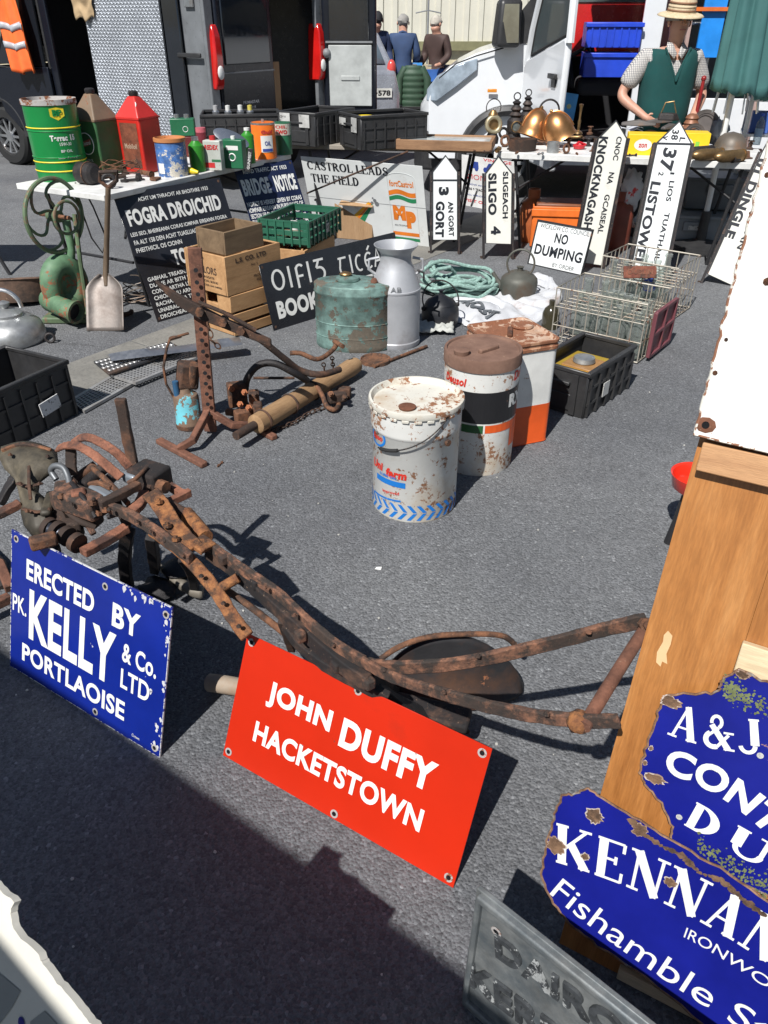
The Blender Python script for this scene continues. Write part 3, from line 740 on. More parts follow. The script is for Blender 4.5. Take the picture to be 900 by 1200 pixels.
def white_van():
    M = frame2((.44, 8.6, 0), (1, -.12, 0))   # +x toward the tail, +y away; nose at the origin
    t = thing('white_van', 'white van with open driver door showing a red vehicle and blue crates behind', 'van', M=M)
    def side(poly, name, m, y0=-.0, th=.04, bev=.008):
        return MB().prism([(p[0], p[1]) for p in poly], y0, y0 + th, Matrix.Rotation(PI / 2, 4, 'X') ).obj(name, m, t, bevel=bev)
    A = lambda c, x, y, r, a0, a1: [(c + r * math.cos(R(a0 + (a1 - a0) * i / 10)), y + r * math.sin(R(a0 + (a1 - a0) * i / 10))) for i in range(11)]
    arch = [(.80 + .42 * math.cos(R(180 - 18 * i)), .38 + .42 * math.sin(R(180 - 18 * i))) for i in range(11)]
    side([(.02, .38), (.0, .9), (.05, 1.06), (.2, 1.2), (.45, 1.31), (.7, 1.38), (1.2, 1.4), (1.2, .38)] + arch[::-1], 'wing', WHITE_V, -.03)
    W = 2.0
    b = MB(); b.loft([[(x, y, z) for y, z in ((0.0 + i, zt), (W - i, zt), (W - i, zb), (0.0 + i, zb))] for x, i, zt, zb in ((-.1, .3, .85, .45), (.0, .12, 1.0, .4), (.08, .04, 1.1, .4), (.22, .02, 1.2, .4), (.45, .02, 1.305, .45), (.7, .02, 1.375, .45), (1.2, .02, 1.4, .45))])
    b.obj('bonnet', WHITE_V, t, bevel=.05, seg=3)
    MB().loft([[(x, y, z) for y, z in ((i, .62), (W - i, .62), (W - i, .25), (i, .25))] for x, i in ((-.16, .35), (-.06, .12), (.3, -.015), (.36, 0))]).obj('front_bumper', BLACK_P, t, bevel=.03)
    hl = MB().loft([[(x, y0, z0), (x, y1, z0), (x, y1, z1), (x, y0, z1)] for x, y0, y1, z0, z1 in ((-.02, .02, .2, .9, 1.0), (.08, -.05, .26, .9, 1.12), (.26, -.05, .2, 1.02, 1.21), (.46, -.05, .1, 1.17, 1.27))]); hl.obj('headlight', mat('headlamp_lens', (.42, .5, .58), .06, var=.3, vs=9, bump=0, metal=.4), t, bevel=.01)
    MB().ring(.45, .05, 20, 8, Matrix.Translation((.8, -.02, .38)) @ Matrix.Rotation(PI / 2, 4, 'X'), 0, PI).obj('wheel_arch', BLACK_P, t)
    wheel(t, (.8, .14, .34), (0, -1, 0), rim=GREYP); wheel(t, (4.3, .14, .34), (0, -1, 0), rim=GREYP)
    MB().tube([(.1, -.048, 1.1), (.26, -.048, 1.225), (.45, -.048, 1.29), (.7, -.045, 1.355)], .006, 5).obj('bonnet_seam', RUBBER, t)
    MB().box((.62, -.05, 1.0), (.09, .012, .03)).obj('side_indicator', col('indicator_orange', (.7, .25, .03), .3), t, bevel=.004)
    # pillars, roof, cargo body
    side([(.78, 1.38), (1.5, 2.4), (1.62, 2.4), (.9, 1.38)], 'windscreen_pillar', WHITE_V, -.03)
    side([(1.95, .4), (1.95, 2.5), (2.14, 2.5), (2.14, .4)], 'door_pillar', WHITE_V, -.03)
    side([(1.2, .34), (1.2, .52), (1.94, .52), (1.94, .34)], 'sill', WHITE_V, -.03)
    side([(2.15, .34), (2.15, .95), (5.6, .95), (5.6, .34)], 'lower_side', WHITE_V, -.03)
    side([(3.6, .95), (3.6, 2.5), (5.6, 2.5), (5.6, .95)], 'rear_side', WHITE_V, -.03)
    MB().box((3.6, W / 2, 2.5), (4.2, W, .06)).obj('roof', WHITE_V, t, bevel=.02)
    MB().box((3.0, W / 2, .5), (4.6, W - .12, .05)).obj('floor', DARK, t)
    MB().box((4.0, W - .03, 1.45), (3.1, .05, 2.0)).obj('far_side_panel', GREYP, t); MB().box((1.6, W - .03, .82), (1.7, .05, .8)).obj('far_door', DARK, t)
    MB().box((2.3, W / 2, 1.45), (.03, W * .9, 1.9)).obj('bulkhead', GREYP, t)
    b = MB(); b.add([(.72, .03, 1.39), (.72, W - .06, 1.39), (1.46, W - .12, 2.42), (1.46, .08, 2.42)], [(0, 1, 2, 3)]); b.obj('windscreen', GLASS_D, t, solid=.008); MB().prism([(.6, 1.36), (.98, 1.4), (1.5, 2.2), (1.3, 2.2)], .0, .02, Matrix.Rotation(PI / 2, 4, 'X')).obj('cowl_trim', BLACK_P, t)
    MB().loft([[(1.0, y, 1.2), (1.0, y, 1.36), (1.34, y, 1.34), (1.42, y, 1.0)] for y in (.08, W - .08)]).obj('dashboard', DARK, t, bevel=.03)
    MB().ring(.18, .018, 24, 8, Matrix.Translation((1.55, .45, 1.36)) @ Matrix.Rotation(R(68), 4, 'Y')).cyl((1.3, .45, 1.24), (1.55, .45, 1.36), .02).obj('steering_wheel', BLACK_P, t)
    MB().loft([[(x, y, z) for x, z in ((1.45, .95), (1.9, .95), (1.93, 1.12), (1.45, 1.1))] for y in (.12, .6)]).obj('driver_seat', mat('seat_cloth', (.035, .035, .04), .9), t, bevel=.05, seg=3)
    # open door
    DD = Matrix.Translation((.93, -.04, 0)) @ Matrix.Rotation(R(-73), 4, 'Z')
    d = MB(); d.prism([(0, .42), (.95, .42), (1.0, .9), (1.02, 1.4), (.98, 1.46), (.06, 1.26), (0, 1.2)], -.03, .03, DD @ Matrix.Rotation(PI / 2, 4, 'X')); dr = d.obj('open_driver_door', WHITE_V, t, bevel=.02, seg=3)
    d = MB(); d.tube([DD @ Vector(p) for p in ((.02, 0, 1.22), (.1, 0, 1.5), (.52, 0, 2.3), (.95, 0, 2.34), (1.0, 0, 2.2), (1.02, 0, 1.42))], .036, 8); d.obj('window_frame', WHITE_V, dr)
    d = MB(); d.prism([(.1, 1.3), (.16, 1.52), (.55, 2.26), (.95, 2.28), (.98, 1.46)], -.005, .005, DD @ Matrix.Rotation(PI / 2, 4, 'X')); d.obj('door_glass', glassmat('tinted_glass', (.22, .27, .28), thin=.6), dr)
    d = MB(); d.tube([DD @ Vector(p) for p in ((.12, 0, 1.3), (.2, 0, 1.54), (.56, 0, 2.24), (.93, 0, 2.26), (.96, 0, 1.48), (.12, 0, 1.3))], .014, 6); d.obj('window_seal', RUBBER, dr)
    MB().box((.84, -.055, 1.17), (.17, .03, .04), DD).box((.84, -.038, 1.13), (.1, .012, .09), DD).obj('door_handle', BLACK_P, dr, bevel=.008)
    # mirror on the door: black shell, long arm
    m2 = MB(); m2.loft([[DD @ Vector((.02 + a, .1 + b_, 1.36 + c)) for a, b_, c in ((-.1, -.2, 0), (.06, -.2, 0), (.1, -.44, 0), (-.08, -.46, 0))], [DD @ Vector((.0 + a, .1 + b_, 1.74 + c)) for a, b_, c in ((-.1, -.2, 0), (.06, -.2, 0), (.08, -.42, 0), (-.08, -.42, 0))]])
    o = m2.obj('door_mirror', BLACK_P, dr, bevel=.04, seg=3)
    MB().prism([(0, 0), (.17, 0), (.15, .3), (.02, .3)], 0, .01, DD @ Matrix.Translation((.12, -.14, 1.4)) @ Matrix.Rotation(R(-100), 4, 'Z') @ Matrix.Rotation(PI / 2, 4, 'X')).obj('mirror_glass', mat('mirror', (.6, .65, .7), .03, metal=1, bump=0), o)
    # things on and by the seat
    bl = mat('blue_crate_plastic', (.015, .06, .55), .35, dust=.05)
    for k, (z, s, lab) in enumerate(((1.12, 1.0, 'solid blue crate on the van seat below a ribbed one'), (1.36, 1.05, 'ribbed blue crate on top of the stack inside the white van'))):
        cr = thing('plastic_crate', lab, 'crate', M=M @ Matrix.Translation((1.7, .12, z)), group='blue crates in the white van')
        b = MB(); w_, d_, h_ = .46 * s, .36, .2
        for a, c in (((0, -d_ / 2, h_ / 2), (w_, .015, h_)), ((0, d_ / 2, h_ / 2), (w_, .015, h_)), ((-w_ / 2, 0, h_ / 2), (.015, d_, h_)), ((w_ / 2, 0, h_ / 2), (.015, d_, h_)), ((0, 0, .01), (w_, d_, .012))): b.box(a, c)
        b.obj('crate_body', bl, cr, bevel=.004)
        MB().box((0, -d_ / 2 - .012, h_ - .02), (w_ + .04, .025, .035)).obj('rim', bl, cr, bevel=.004)
        if k:
            for i in range(7): MB().box((-w_ / 2 + .04 + i * .066, -d_ / 2 - .012, h_ / 2), (.012, .012, h_ * .9)).obj('rib', bl, cr)
    # bluish seat corner and red vehicle behind
    rv = thing('red_vehicle', 'bright red vehicle seen through the cab of the white van', 'van', M=M @ Matrix.Translation((1.85, 2.6, 0)))
    rp = mat('red_vehicle_paint', (.55, .02, .02), .25, bump=0, coat=.7)
    MB().loft([[(x, 0, .3), (x, 0, zt), (x, 1.6, zt), (x, 1.6, .3)] for x, zt in ((-.8, 1.7), (-.2, 2.2), (.1, 2.55), (1.0, 2.55))]).obj('body', rp, rv, bevel=.05, seg=3)
    MB().add([(-.3, -.01, 1.75), (.6, -.01, 1.75), (.6, -.01, 2.35), (-.02, -.01, 2.3)], [(0, 1, 2, 3)]).obj('side_window', mat('pale_reflection_glass', (.45, .5, .5), .1, bump=0), rv, solid=.01)
    for x in (-.3,): wheel(rv, (x, .02, .32), (0, -1, 0))
white_van()
def grey_car():
    t = thing('grey_car', 'grey hatchback seen from behind between the dark van and the green jacket', 'car', M=frame2((-.62, 12.0, 0), (1, .12, 0)))
    gm = mat('grey_metallic', (.33, .35, .39), .25, metal=.4, bump=0, coat=.8)
    # x across, y forward (away)
    sec = []
    for y, w_, zt in ((-.02, .78, .62), (.03, .84, .98), (.2, .83, 1.05), (.55, .66, 1.42), (1.4, .62, 1.48), (2.4, .7, 1.1), (3.9, .78, .8)):
        sec.append([(-w_, y, .3), (w_, y, .3), (w_ * 1.02, y, .7 if zt > .7 else zt * .9), (w_ * .93, y, zt), (-w_ * .93, y, zt), (-w_ * 1.02, y, .7 if zt > .7 else zt * .9)])
    MB().loft(sec).obj('body', gm, t, bevel=.04, seg=3)
    MB().add([(-.66, .17, 1.06), (.66, .17, 1.06), (.54, .5, 1.38), (-.54, .5, 1.38)], [(0, 1, 2, 3)]).obj('rear_window', mat('light_rear_glass', (.16, .22, .26), .08, bump=0), t, solid=.01)
    MB().box((0, -.06, .42), (1.66, .14, .22)).obj('bumper', gm, t, bevel=.04)
    for s in (-1, 1): MB().blob((s * .74, .1, 1.0), .09, 0, sx=.7, sy=.6, sz=1.3, n=12).obj('tail_light', col('tail_lens_pink', (.6, .08, .07), .2), t)
    pl = MB().box((.5, -.03, .72), (.46, .015, .11)).obj('number_plate', col('plate_cream', (.62, .62, .58), .4), t)
    F = Matrix.Translation((.5, -.04, .72)) @ Matrix.Rotation(PI / 2, 4, 'X')
    vs, fs = text_data('10·D·578', .03); put2d(vs, fs, pl, INK, 0, 0, .42, .065, fn=lambda p: F @ p)
    F2 = Matrix.Translation((.3, -.03, .9)) @ Matrix.Rotation(PI / 2, 4, 'X')
    vs, fs = text_data('Ford', .03); put2d(vs, fs, t, INK, 0, 0, .1, .04, fn=lambda p: F2 @ p)
    for s in (-1, 1):
        for y in (.7, 3.2): wheel(t, (s * .74, y, .31), (s, 0, 0), .31, .18)
grey_car()
# ================================================================== sign boards
def fit(xl, xr, yt, yb, z=0.0):
    """footprint of a round thing seen between two pixel columns: centre, radius, height"""
    xm = (xl + xr) / 2
    p = G(xm, yb, z); dep = (p - CAM).dot(FV)
    r = (xr - xl) / 2 / FPX * dep
    d = Vector((p.x, p.y, 0)).normalized()
    c = p + d * r
    return c, r, Y(xm, yt, c.y).z - z
ENB = mat('enamel_black', (.012, .013, .018), .22, var=.3, chip=.06, cs=30, cc=(.12, .08, .06), bump=.05, dust=.05, spec=.6)
ENN = mat('enamel_dark_navy', (.012, .018, .05), .25, var=.3, chip=.06, cs=30, cc=(.12, .08, .06), bump=.05, spec=.6)
SW = mat('sign_white', (.68, .67, .61), .4, var=.07, stain=.12, sc=(.42, .38, .28), chip=.05, cs=26, bump=.05)
SWC = mat('sign_white_clean', (.72, .74, .73), .35, var=.05, stain=.04, chip=.02, cs=26, bump=.05)
INKM = mat('sign_black_letter', (.014, .016, .022), .4, var=.25, chip=.06, cs=50, cc=(.4, .38, .33), bump=0)
def board(name, label, cat, bl, br, tl, m, th=.004, h=None, push=0, hole=True, group=None, back=None):
    M, w_, h_ = upright(bl, br, tl, 0, push)
    if h: h_ = h
    t = thing(name, label, cat, M=M, group=group)
    MB().box((w_ / 2, h_ / 2, -th / 2), (w_, h_, th)).obj('panel', m, t, bevel=.0008, seg=1)
    if hole:
        k = MB()
        for x in (.02, w_ - .02):
            for y in (.02, h_ - .02):
                MB().lathe([(.009, .0005), (.006, .0012), (0, .0012)], 12, Matrix.Translation((x, y, 0))).obj('screw_hole', RUST_D, t)
    return t, M, w_, h_
def ln(t, w_, h_, s, m, fx, fy, fw, fh, bold=.015, **k):
    """line of writing; fractions of the board, fy from the top"""
    return text(t, s, m, fx * w_, (1 - fy) * h_, fw * w_, fh * h_, bold=bold, **k)
def signs_mid():
    t, M, w_, h_ = board('bridge_sign', 'black enamel Irish language bridge notice headed FOGRA DROICHID leaning on the left table', 'sign', (185, 378), (300, 345), (132, 228), ENB)
    ln(t, w_, h_, 'ACHT UM THRACHT AR BHOITHRE 1933', LETW, .52, .065, .66, .03)
    ln(t, w_, h_, 'FOGRA DROICHID', LETW, .49, .19, .88, .125, .045)
    ln(t, w_, h_, 'LEIS SEO, BHEIREANN CORAS IOMPAIR EIREANN FOGRA', LETW, .49, .315, .92, .035, .02)
    ln(t, w_, h_, 'FA ALT 158 DEN ACHT TUASLUAITE NACH CEAD DO', LETW, .49, .375, .91, .035, .02)
    ln(t, w_, h_, 'FHEITHICIL OS CIONN', LETW, .24, .435, .42, .035, .02)
    ln(t, w_, h_, 'TONNA', LETW, .5, .545, .36, .125, .045)
    for i, s in enumerate(('GABHAIL TREASNA AN DROICHID SEO AGUS', 'DUINE AR BITH FEITHICIL A CHUIREAS', 'CONTRARTHA LEIS AN BHFOGRA SEO', 'CHIONTAIU ARNA CHIONTU DO', 'RACHAIDH FA THAR SCOR PIONOIS', 'UNAERACHT NO COTHABHAIL', 'DROICHEAD SEO')):
        ln(t, w_, h_, s, LETW, .04 + (.9, .84, .78, .7, .74, .6, .36)[i] / 2, .665 + i * .05, (.9, .84, .78, .7, .74, .6, .36)[i], .032, .02)
    t, M, w_, h_ = board('bridge_notice_sign', 'dark navy enamel BRIDGE NOTICE sign behind the wooden crates and green tray', 'sign', (316, 328), (381, 314), (273, 195.5), ENN)
    ln(t, w_, h_, 'ROAD TRAFFIC ACT 1933', LETW, .5, .055, .74, .036, .02)
    ln(t, w_, h_, 'BRIDGE', LETW, .27, .19, .46, .145, .05); ln(t, w_, h_, 'NOTICE', LETW, .77, .19, .37, .145, .05)
    for i, s in enumerate(('NOTICE IS HEREBY GIVEN BY CORAS', 'IOMPAIR EIREANN IN PURSUANCE OF', 'SECTION 158 OF THE ABOVE MENTIONED ACT', 'THAT NO VEHICLE WHICH WITH ITS LOAD EXC.')):
        ln(t, w_, h_, s, LETW, .5, .335 + i * .052, .94, .04, .03)
    ln(t, w_, h_, 'TONS', LETW, .8, .57, .34, .095, .045)
    for i, s in enumerate(('IS PERMITTED TO PASS OVER THE SAID', 'BRIDGE AND ANY PERSON WHO CAUSES OR', 'PERMITS ANY VEHICLE THE WEIGHT OF', 'IS LIABLE TO PROSECUTION')):
        ln(t, w_, h_, s, LETW, .49, .68 + i * .055, .92, .04, .03)
    # ticket office sign in old Irish lettering
    t, M, w_, h_ = board('ticket_office_sign', 'black ticket office sign in white Gaelic and English capitals leaning on the wooden crates', 'sign', (321, 388), (474, 341), (303, 310), ENB)
    W1 = .11
    gl = {'O': (.62, [(arc(.31, .5, .26, .44, 0, 360, 20), W1)]), 'I': (.2, [([(.1, 0), (.1, 1)], W1)]),
          'F': (.44, [([(.1, -.12), (.1, .86)] , W1), (arc(.27, .74, .17, .2, 180, 30, 8), W1), ([(.1, .42), (.4, .42)], W1)]),
          'G': (.62, [([(.04, .95), (.55, .95)], W1), ([(.3, .95), (.14, .6)], W1), ([(.14, .6)] + arc(.26, .3, .26, .3, 80, -130, 12), W1)]),
          'T': (.6, [([(.04, .93), (.56, .93)], W1), ([(.2, .93)] + arc(.33, .36, .24, .33, 150, 300, 12), W1)]),
          'C': (.5, [(arc(.33, .45, .25, .42, 60, 300, 14), W1)]),
          'E': (.5, [(arc(.33, .45, .25, .42, 50, 310, 14), W1), ([(.1, .48), (.46, .48)], W1), ([(.3, 1.02), (.48, 1.24)], W1)]),
          'A': (.6, [([(.05, .0), (.3, .96), (.55, .0)], W1), ([(.15, .32), (.46, .32)], W1)]),
          'D': (.62, [(arc(.3, .4, .25, .38, 0, 360, 18), W1), ([(.05, 1.0), (.3, .93), (.5, .62)], W1)]), ' ': (.32, [])}
    vs, fs = strokes([gl[c] for c in 'OIFIG'], .16); put2d(vs, fs, t, LETW, w_ * .24, h_ * .7, w_ * .37, h_ * .36)
    vs, fs = strokes([gl[c] for c in 'TICEAD'], .14); put2d(vs, fs, t, LETW, w_ * .735, h_ * .71, w_ * .42, h_ * .38)
    ln(t, w_, h_, 'BOOKING', LETW, .28, .72, .46, .27, .05); ln(t, w_, h_, 'OFFICE', LETW, .75, .7, .38, .27, .05)
    # Castrol board
    t, M, w_, h_ = board('oil_advert_board', 'white CASTROL LEADS THE FIELD advertising board leaning under the table', 'sign', (370, 273), (503, 290), (352, 183), SWC, hole=False)
    MB().box((w_ / 2, h_ * .5, .001), (w_, .0025, .001)).obj('panel_joint', GREYP, t)
    SG = serif(.2, .09, .2, .07)
    stext(t, 'CASTROL LEADS', INKM, w_ * .385, h_ * .9, w_ * .68, h_ * .105, g=SG, gap=.04); stext(t, 'THE FIELD', INKM, w_ * .265, h_ * .745, w_ * .41, h_ * .105, g=SG, gap=.04)
    OR = col('print_orange', (.75, .2, .02), .45); GR = col('print_green', (.02, .22, .09), .45); CR = col('print_offwhite', (.6, .63, .62), .5)
    polypatch(t, col('print_yellow', (.8, .42, .02), .45), [(w_ * .2, h_ * .06), (w_ * .26, h_ * .06), (w_ * .545, h_ * .5), (w_ * .53, h_ * .51)])
    polypatch(t, OR, [(w_ * .265, h_ * .06), (w_ * .31, h_ * .06), (w_ * .555, h_ * .49), (w_ * .545, h_ * .5)]); polypatch(t, GR, [(w_ * .315, h_ * .06), (w_ * .4, h_ * .06), (w_ * .565, h_ * .47), (w_ * .556, h_ * .49)])
    tr = MB(); 
    for a, b_ in (((.56, .5), .012), ((.585, .53), .016), ((.6, .49), .02), ((.57, .56), .008)): tr.lathe([(b_, 0), (b_, .0012)], 12, Matrix.Translation((w_ * a[0], h_ * a[1], 0)))
    tr.obj('tractor_print', col('print_grey', (.18, .19, .2), .5), t)
    x0, x1 = w_ * .71, w_ * .93
    b = MB(); b.tube([(x0, h_ * .06, .001)] + [((x0 + x1) / 2 - (x1 - x0) / 2 * math.cos(PI * i / 10), h_ * .84 + h_ * .06 * math.sin(PI * i / 10), .001) for i in range(11)] + [(x1, h_ * .06, .001)], .0016, 4); b.obj('can_outline', CR, t)
    text(t, 'fortCastrol', OR, (x0 + x1) / 2, h_ * .77, (x1 - x0) * .88, h_ * .075, bold=.03)
    def wav(y, hh, m_):
        b = MB(); b.grid(lambda u, v: (x0 + .002 + (x1 - x0 - .004) * u, y + hh * v + h_ * .018 * math.sin(u * PI * 2 - .6), .0013), 12, 1); b.obj('printed_band', m_, t, smooth=False)
    wav(h_ * .63, h_ * .055, OR); wav(h_ * .565, h_ * .05, GR)
    text(t, 'M', OR, x0 + (x1 - x0) * .32, h_ * .41, (x1 - x0) * .46, h_ * .19, bold=.09); text(t, 'P', OR, x0 + (x1 - x0) * .74, h_ * .33, (x1 - x0) * .36, h_ * .22, bold=.09)
    text(t, 'MULTIPURPOSE', GREYP, x0 + (x1 - x0) * .35, h_ * .25, (x1 - x0) * .5, h_ * .022)
    patch(t, OR, x0, h_ * .12, x1, h_ * .165); patch(t, GR, x0, h_ * .055, x1, h_ * .095)
    # event poster behind the finger posts
    t, M, w_, h_ = board('vintage_poster', 'white event poster with blue tractor pictures and red print between the GORT and SLIGO signs', 'poster', (541, 240), (604, 252), (541, 181), mat('paper_white', (.72, .72, .7), .7), hole=False)
    BL = col('print_blue', (.03, .06, .28), .5); RD = col('print_red', (.6, .05, .06), .5)
    for x in (.22, .5):
        b = MB(); b.prism([(w_ * (x - .1), h_ * .77), (w_ * (x - .04), h_ * .82), (w_ * x, h_ * .9), (w_ * (x + .09), h_ * .9), (w_ * (x + .1), h_ * .77)], .0006, .0012)
        b.obj('tractor_print', BL, t)
        for q in (-.06, .06): MB().lathe([(w_ * .035, .0006), (w_ * .035, .0016)], 12, Matrix.Translation((w_ * (x + q), h_ * .77, 0))).obj('tractor_print', BL, t)
    text(t, 'MON', RD, w_ * .28, h_ * .6, w_ * .34, h_ * .1, bold=.0); text(t, 'VINTAGE', RD, w_ * .65, h_ * .96, w_ * .5, h_ * .06)
    text(t, 'SHOW AND FAIR', BL, w_ * .35, h_ * .45, w_ * .5, h_ * .03); text(t, 'CARS & TRACTORS', INK, w_ * .3, h_ * .36, w_ * .45, h_ * .05, bold=.05)
    text(t, 'ALL WELCOME', BL, w_ * .3, h_ * .24, w_ * .4, h_ * .03); text(t, 'VISIT OUR', RD, w_ * .3, h_ * .12, w_ * .5, h_ * .06, bold=.03)
signs_mid()
def finger(label, outline, foot, lean, rows, az=(1, 0), bar=None, m=SW, depth=.05, over=0, frame_to=None):
    """finger-post arm standing on end. outline: apex, right shoulder, right foot, left foot, left shoulder in pixels"""
    a = G(*foot); e = Vector((az[0], az[1], 0)).normalized(); yv = Vector((-e.y, e.x, 0)) * math.sin(R(lean)) + Vector((0, 0, math.cos(R(lean)))); n = e.cross(yv)
    M = Matrix(((e.x, yv.x, n.x, a.x), (e.y, yv.y, n.y, a.y), (e.z, yv.z, n.z, 0), (0, 0, 0, 1)))
    t = thing('finger_post_sign', label, 'sign', M=M, group='old road direction arms standing on end')
    P = [onplane(x, y, M) for x, y in outline]
    P = [(p.x, p.y) for p in P]
    MB().prism(P, -.006, 0).obj('face', m, t, bevel=.001, seg=1)
    cx = sum(p[0] for p in P) / 5; cy = sum(p[1] for p in P) / 5
    # raised dark border
    b = MB(); pts = 0
    b.tube([(p[0], p[1], 0) for p in P], 0, closed=True, flat=(.008, .012), up=(0, 0, 1)); b.obj('border', BLACK_M, t)
    # steel angle frame down both sides with feet
    for i, (k1, k2) in enumerate(((4, 3), (1, 2))):
        a = Vector((*P[k1], 0)); e = Vector((*P[k2], 0)); d = (e - a).normalized(); s = -1 if i == 0 else 1
        foot = a + d * ((a.y + .0) / -d.y if abs(d.y) > .01 else 1)
        off = Vector((s * .014, 0, -.02))
        MB().tube([a + off, foot + off], 0, flat=(.016, depth), up=(0, 0, 1)).obj('side_frame', rustmat('frame_black_rust', (.02, .02, .022), (.09, .05, .035), (.01, .01, .012), dk=.85, rough=.6), t)
        MB().box(foot + off + Vector((s * .006, .008, -.035)), (.035, .02, .07)).obj('foot', RUST_D, t)
    if bar is not None:
        q0 = onplane(*bar[0], M); q1 = onplane(*bar[1], M)
        MB().tube([(q0.x, q0.y, .002), (q1.x, q1.y, .002)], 0, flat=(.01, .006), up=(0, 0, 1)).obj('divider', INKM, t)
    for s, (xa, ya), (xb, yb), hpx, bold in rows:
        a = onplane(xa, ya, M); e = onplane(xb, yb, M); d = e - a
        rot = math.atan2(d.y, d.x); dep = (M @ a - CAM).dot(FV)
        text(t, s, INKM, (a.x + e.x) / 2, (a.y + e.y) / 2, d.length, hpx / FPX * dep, rot=rot, bold=bold)
    return t, M
finger('white pointed GORT road arm standing on end beside the oil advert board', [(522, 182), (536, 201), (536, 281), (507, 281), (507, 201)], (522, 298), 9,
       [('3', (520, 219), (520, 229), 12, .06), ('GORT', (516, 236), (515, 278), 10.5, .05), ('AN GORT', (528, 236), (529, 277), 6.3, .04)], az=(1, -.05), bar=((507, 211), (536, 211)), m=SWC)
finger('cream pointed SLIGO 4 road arm standing on end right of the poster', [(584, 183), (600, 203), (599, 286), (569, 285), (569, 203)], (584, 304), 9,
       [('SLIGO', (577, 203), (577, 252), 10, .05), ('4', (581, 265), (581, 275), 11.5, .06), ('SLIGEACH', (592.5, 201), (592, 256), 6.5, .04)], az=(1, -.03))
finger('cream pointed KNOCKNAGASHEL road arm standing on end and leaning right under the table edge', [(722, 141), (734.5, 162), (705, 311), (672, 306), (701, 162)], (690, 314), 9,
       [('KNOCKNAGASHEL', (708, 160), (685, 284), 10, .045), ('CNOC', (726, 160), (721, 188), 6.2, .03), ('NA', (717, 202), (714, 216), 6.2, .03), ('GCAISEAL', (712, 228), (703, 274), 6.2, .03)], az=(1, -.15), depth=.07)
finger('blue white pointed LISTOWEL 37 road arm standing on end behind the bottle crates', [(796, 142), (810, 168), (776, 335), (736, 331), (770, 167)], (756, 338), 21,
       [('37', (786, 174), (779, 200), 16, .04), ('LISTOWEL', (769, 213), (747, 312), 11.5, .04), ('1', (788, 202), (787.6, 204.5), 5, .02), ('2', (775, 201.5), (774, 206), 6, .03), ('LIOS', (787.5, 212), (783, 236), 6, .03), ('TUATHAIL', (782, 249), (769, 306), 6, .03), ('38', (792, 152), (790, 164), 8, .03), ('V', (780, 159), (779, 164.5), 5.5, .03), ('L', (800, 161), (799, 166.5), 6.5, .03)], az=(1, -.1), bar=((770, 168), (810, 169)), m=SWC)
finger('cream pointed DINGLE road arm leaning steeply behind the big white board edge', [(918, 130), (932, 180), (862, 336), (829, 321), (893, 178)], (845, 334), 17,
       [('01 DINGLE', (894, 186), (854, 279), 11, .05), ('AN DAINGEAN', (915, 190), (866, 292), 6.5, .03)], az=(.9, -.3))
def nodump():
    t, M, w_, h_ = board('no_dumping_sign', 'small white NO DUMPING council sign with black rim leaning by the orange crate', 'sign', (619, 309), (681, 323), (631, 258), SWC, hole=False)
    b = MB(); b.tube([(0, 0, 0), (w_, 0, 0), (w_, h_, 0), (0, h_, 0)], 0, closed=True, flat=(.014, .018)); b.obj('rim', BLACK_M, t)
    ln(t, w_, h_, 'WICKLOW CO. COUNCIL', INKM, .51, .1, .9, .1, -.004); ln(t, w_, h_, 'NO', INKM, .5, .31, .24, .22, .03); ln(t, w_, h_, 'DUMPING', INKM, .5, .63, .88, .24, .03); ln(t, w_, h_, 'BY ORDER', INKM, .65, .9, .4, .09, 0)
nodump()
# ================================================================== tables
def table(label, o, xd, Lg, Dp, h=.75, top=WHITE, legm=BLACK_M, th=.035):
    M = frame2(o, xd); h = .735
    t = thing('trestle_table', label, 'table', M=M)
    MB().box((Lg / 2, Dp / 2, h - th / 2), (Lg, Dp, th)).obj('table_top', top, t, bevel=.004)
    for x in (.16, Lg - .16):
        f = MB(); f.tube([(x, .06, h - .05), (x + (.1 if x < Lg / 2 else -.1), .06, .012), (x + (.1 if x < Lg / 2 else -.1), Dp - .06, .012), (x, Dp - .06, h - .05)], .013, 8)
        f.obj('leg_frame', legm, t)
        MB().cyl((x, .06, h * .62), (x + (.42 if x < Lg / 2 else -.42), Dp / 2, h - .045), .009).obj('brace', legm, t)
        MB().cyl((x + .03, .06, .3), (x + .03, Dp - .06, .3), .009).obj('crossbar', legm, t)
    return t, M
TW = mat('table_white', (.68, .68, .66), .45, stain=.15, sc=(.35, .33, .28))
TG = woodmat('grey_plank', (.25, .22, .18), (.42, .38, .32), 'X', .8, .8, .3)
T1, M1 = table('white trestle table on the left loaded with oil cans and rusty parts', (-1.62, 4.72, 0), (.497, .868), 1.85, .76, top=TW)

T2, M2_ = table('plank topped table in the middle holding black crates and a wooden tray', (-.78, 6.86, 0), (.985, -.172), 1.64, .72, top=TG)
T3, M3 = table('white trestle table on the right covered in brass and copper pieces', (.84, 6.42, 0), (.957, -.29), 1.95, .75, top=TW, th=.045)
# thin rusty prop bar lying across the advert board
pb = thing('prop_rod', 'thin dark rod slanting across the white oil advert board', 'rod', G(360, 226, .38))
MB().cyl((0, -.02, 0), G(478, 176, .745) - G(360, 226, .38) + Vector((0, -.06, 0)), .007).obj('rod', RUST_D, pb)
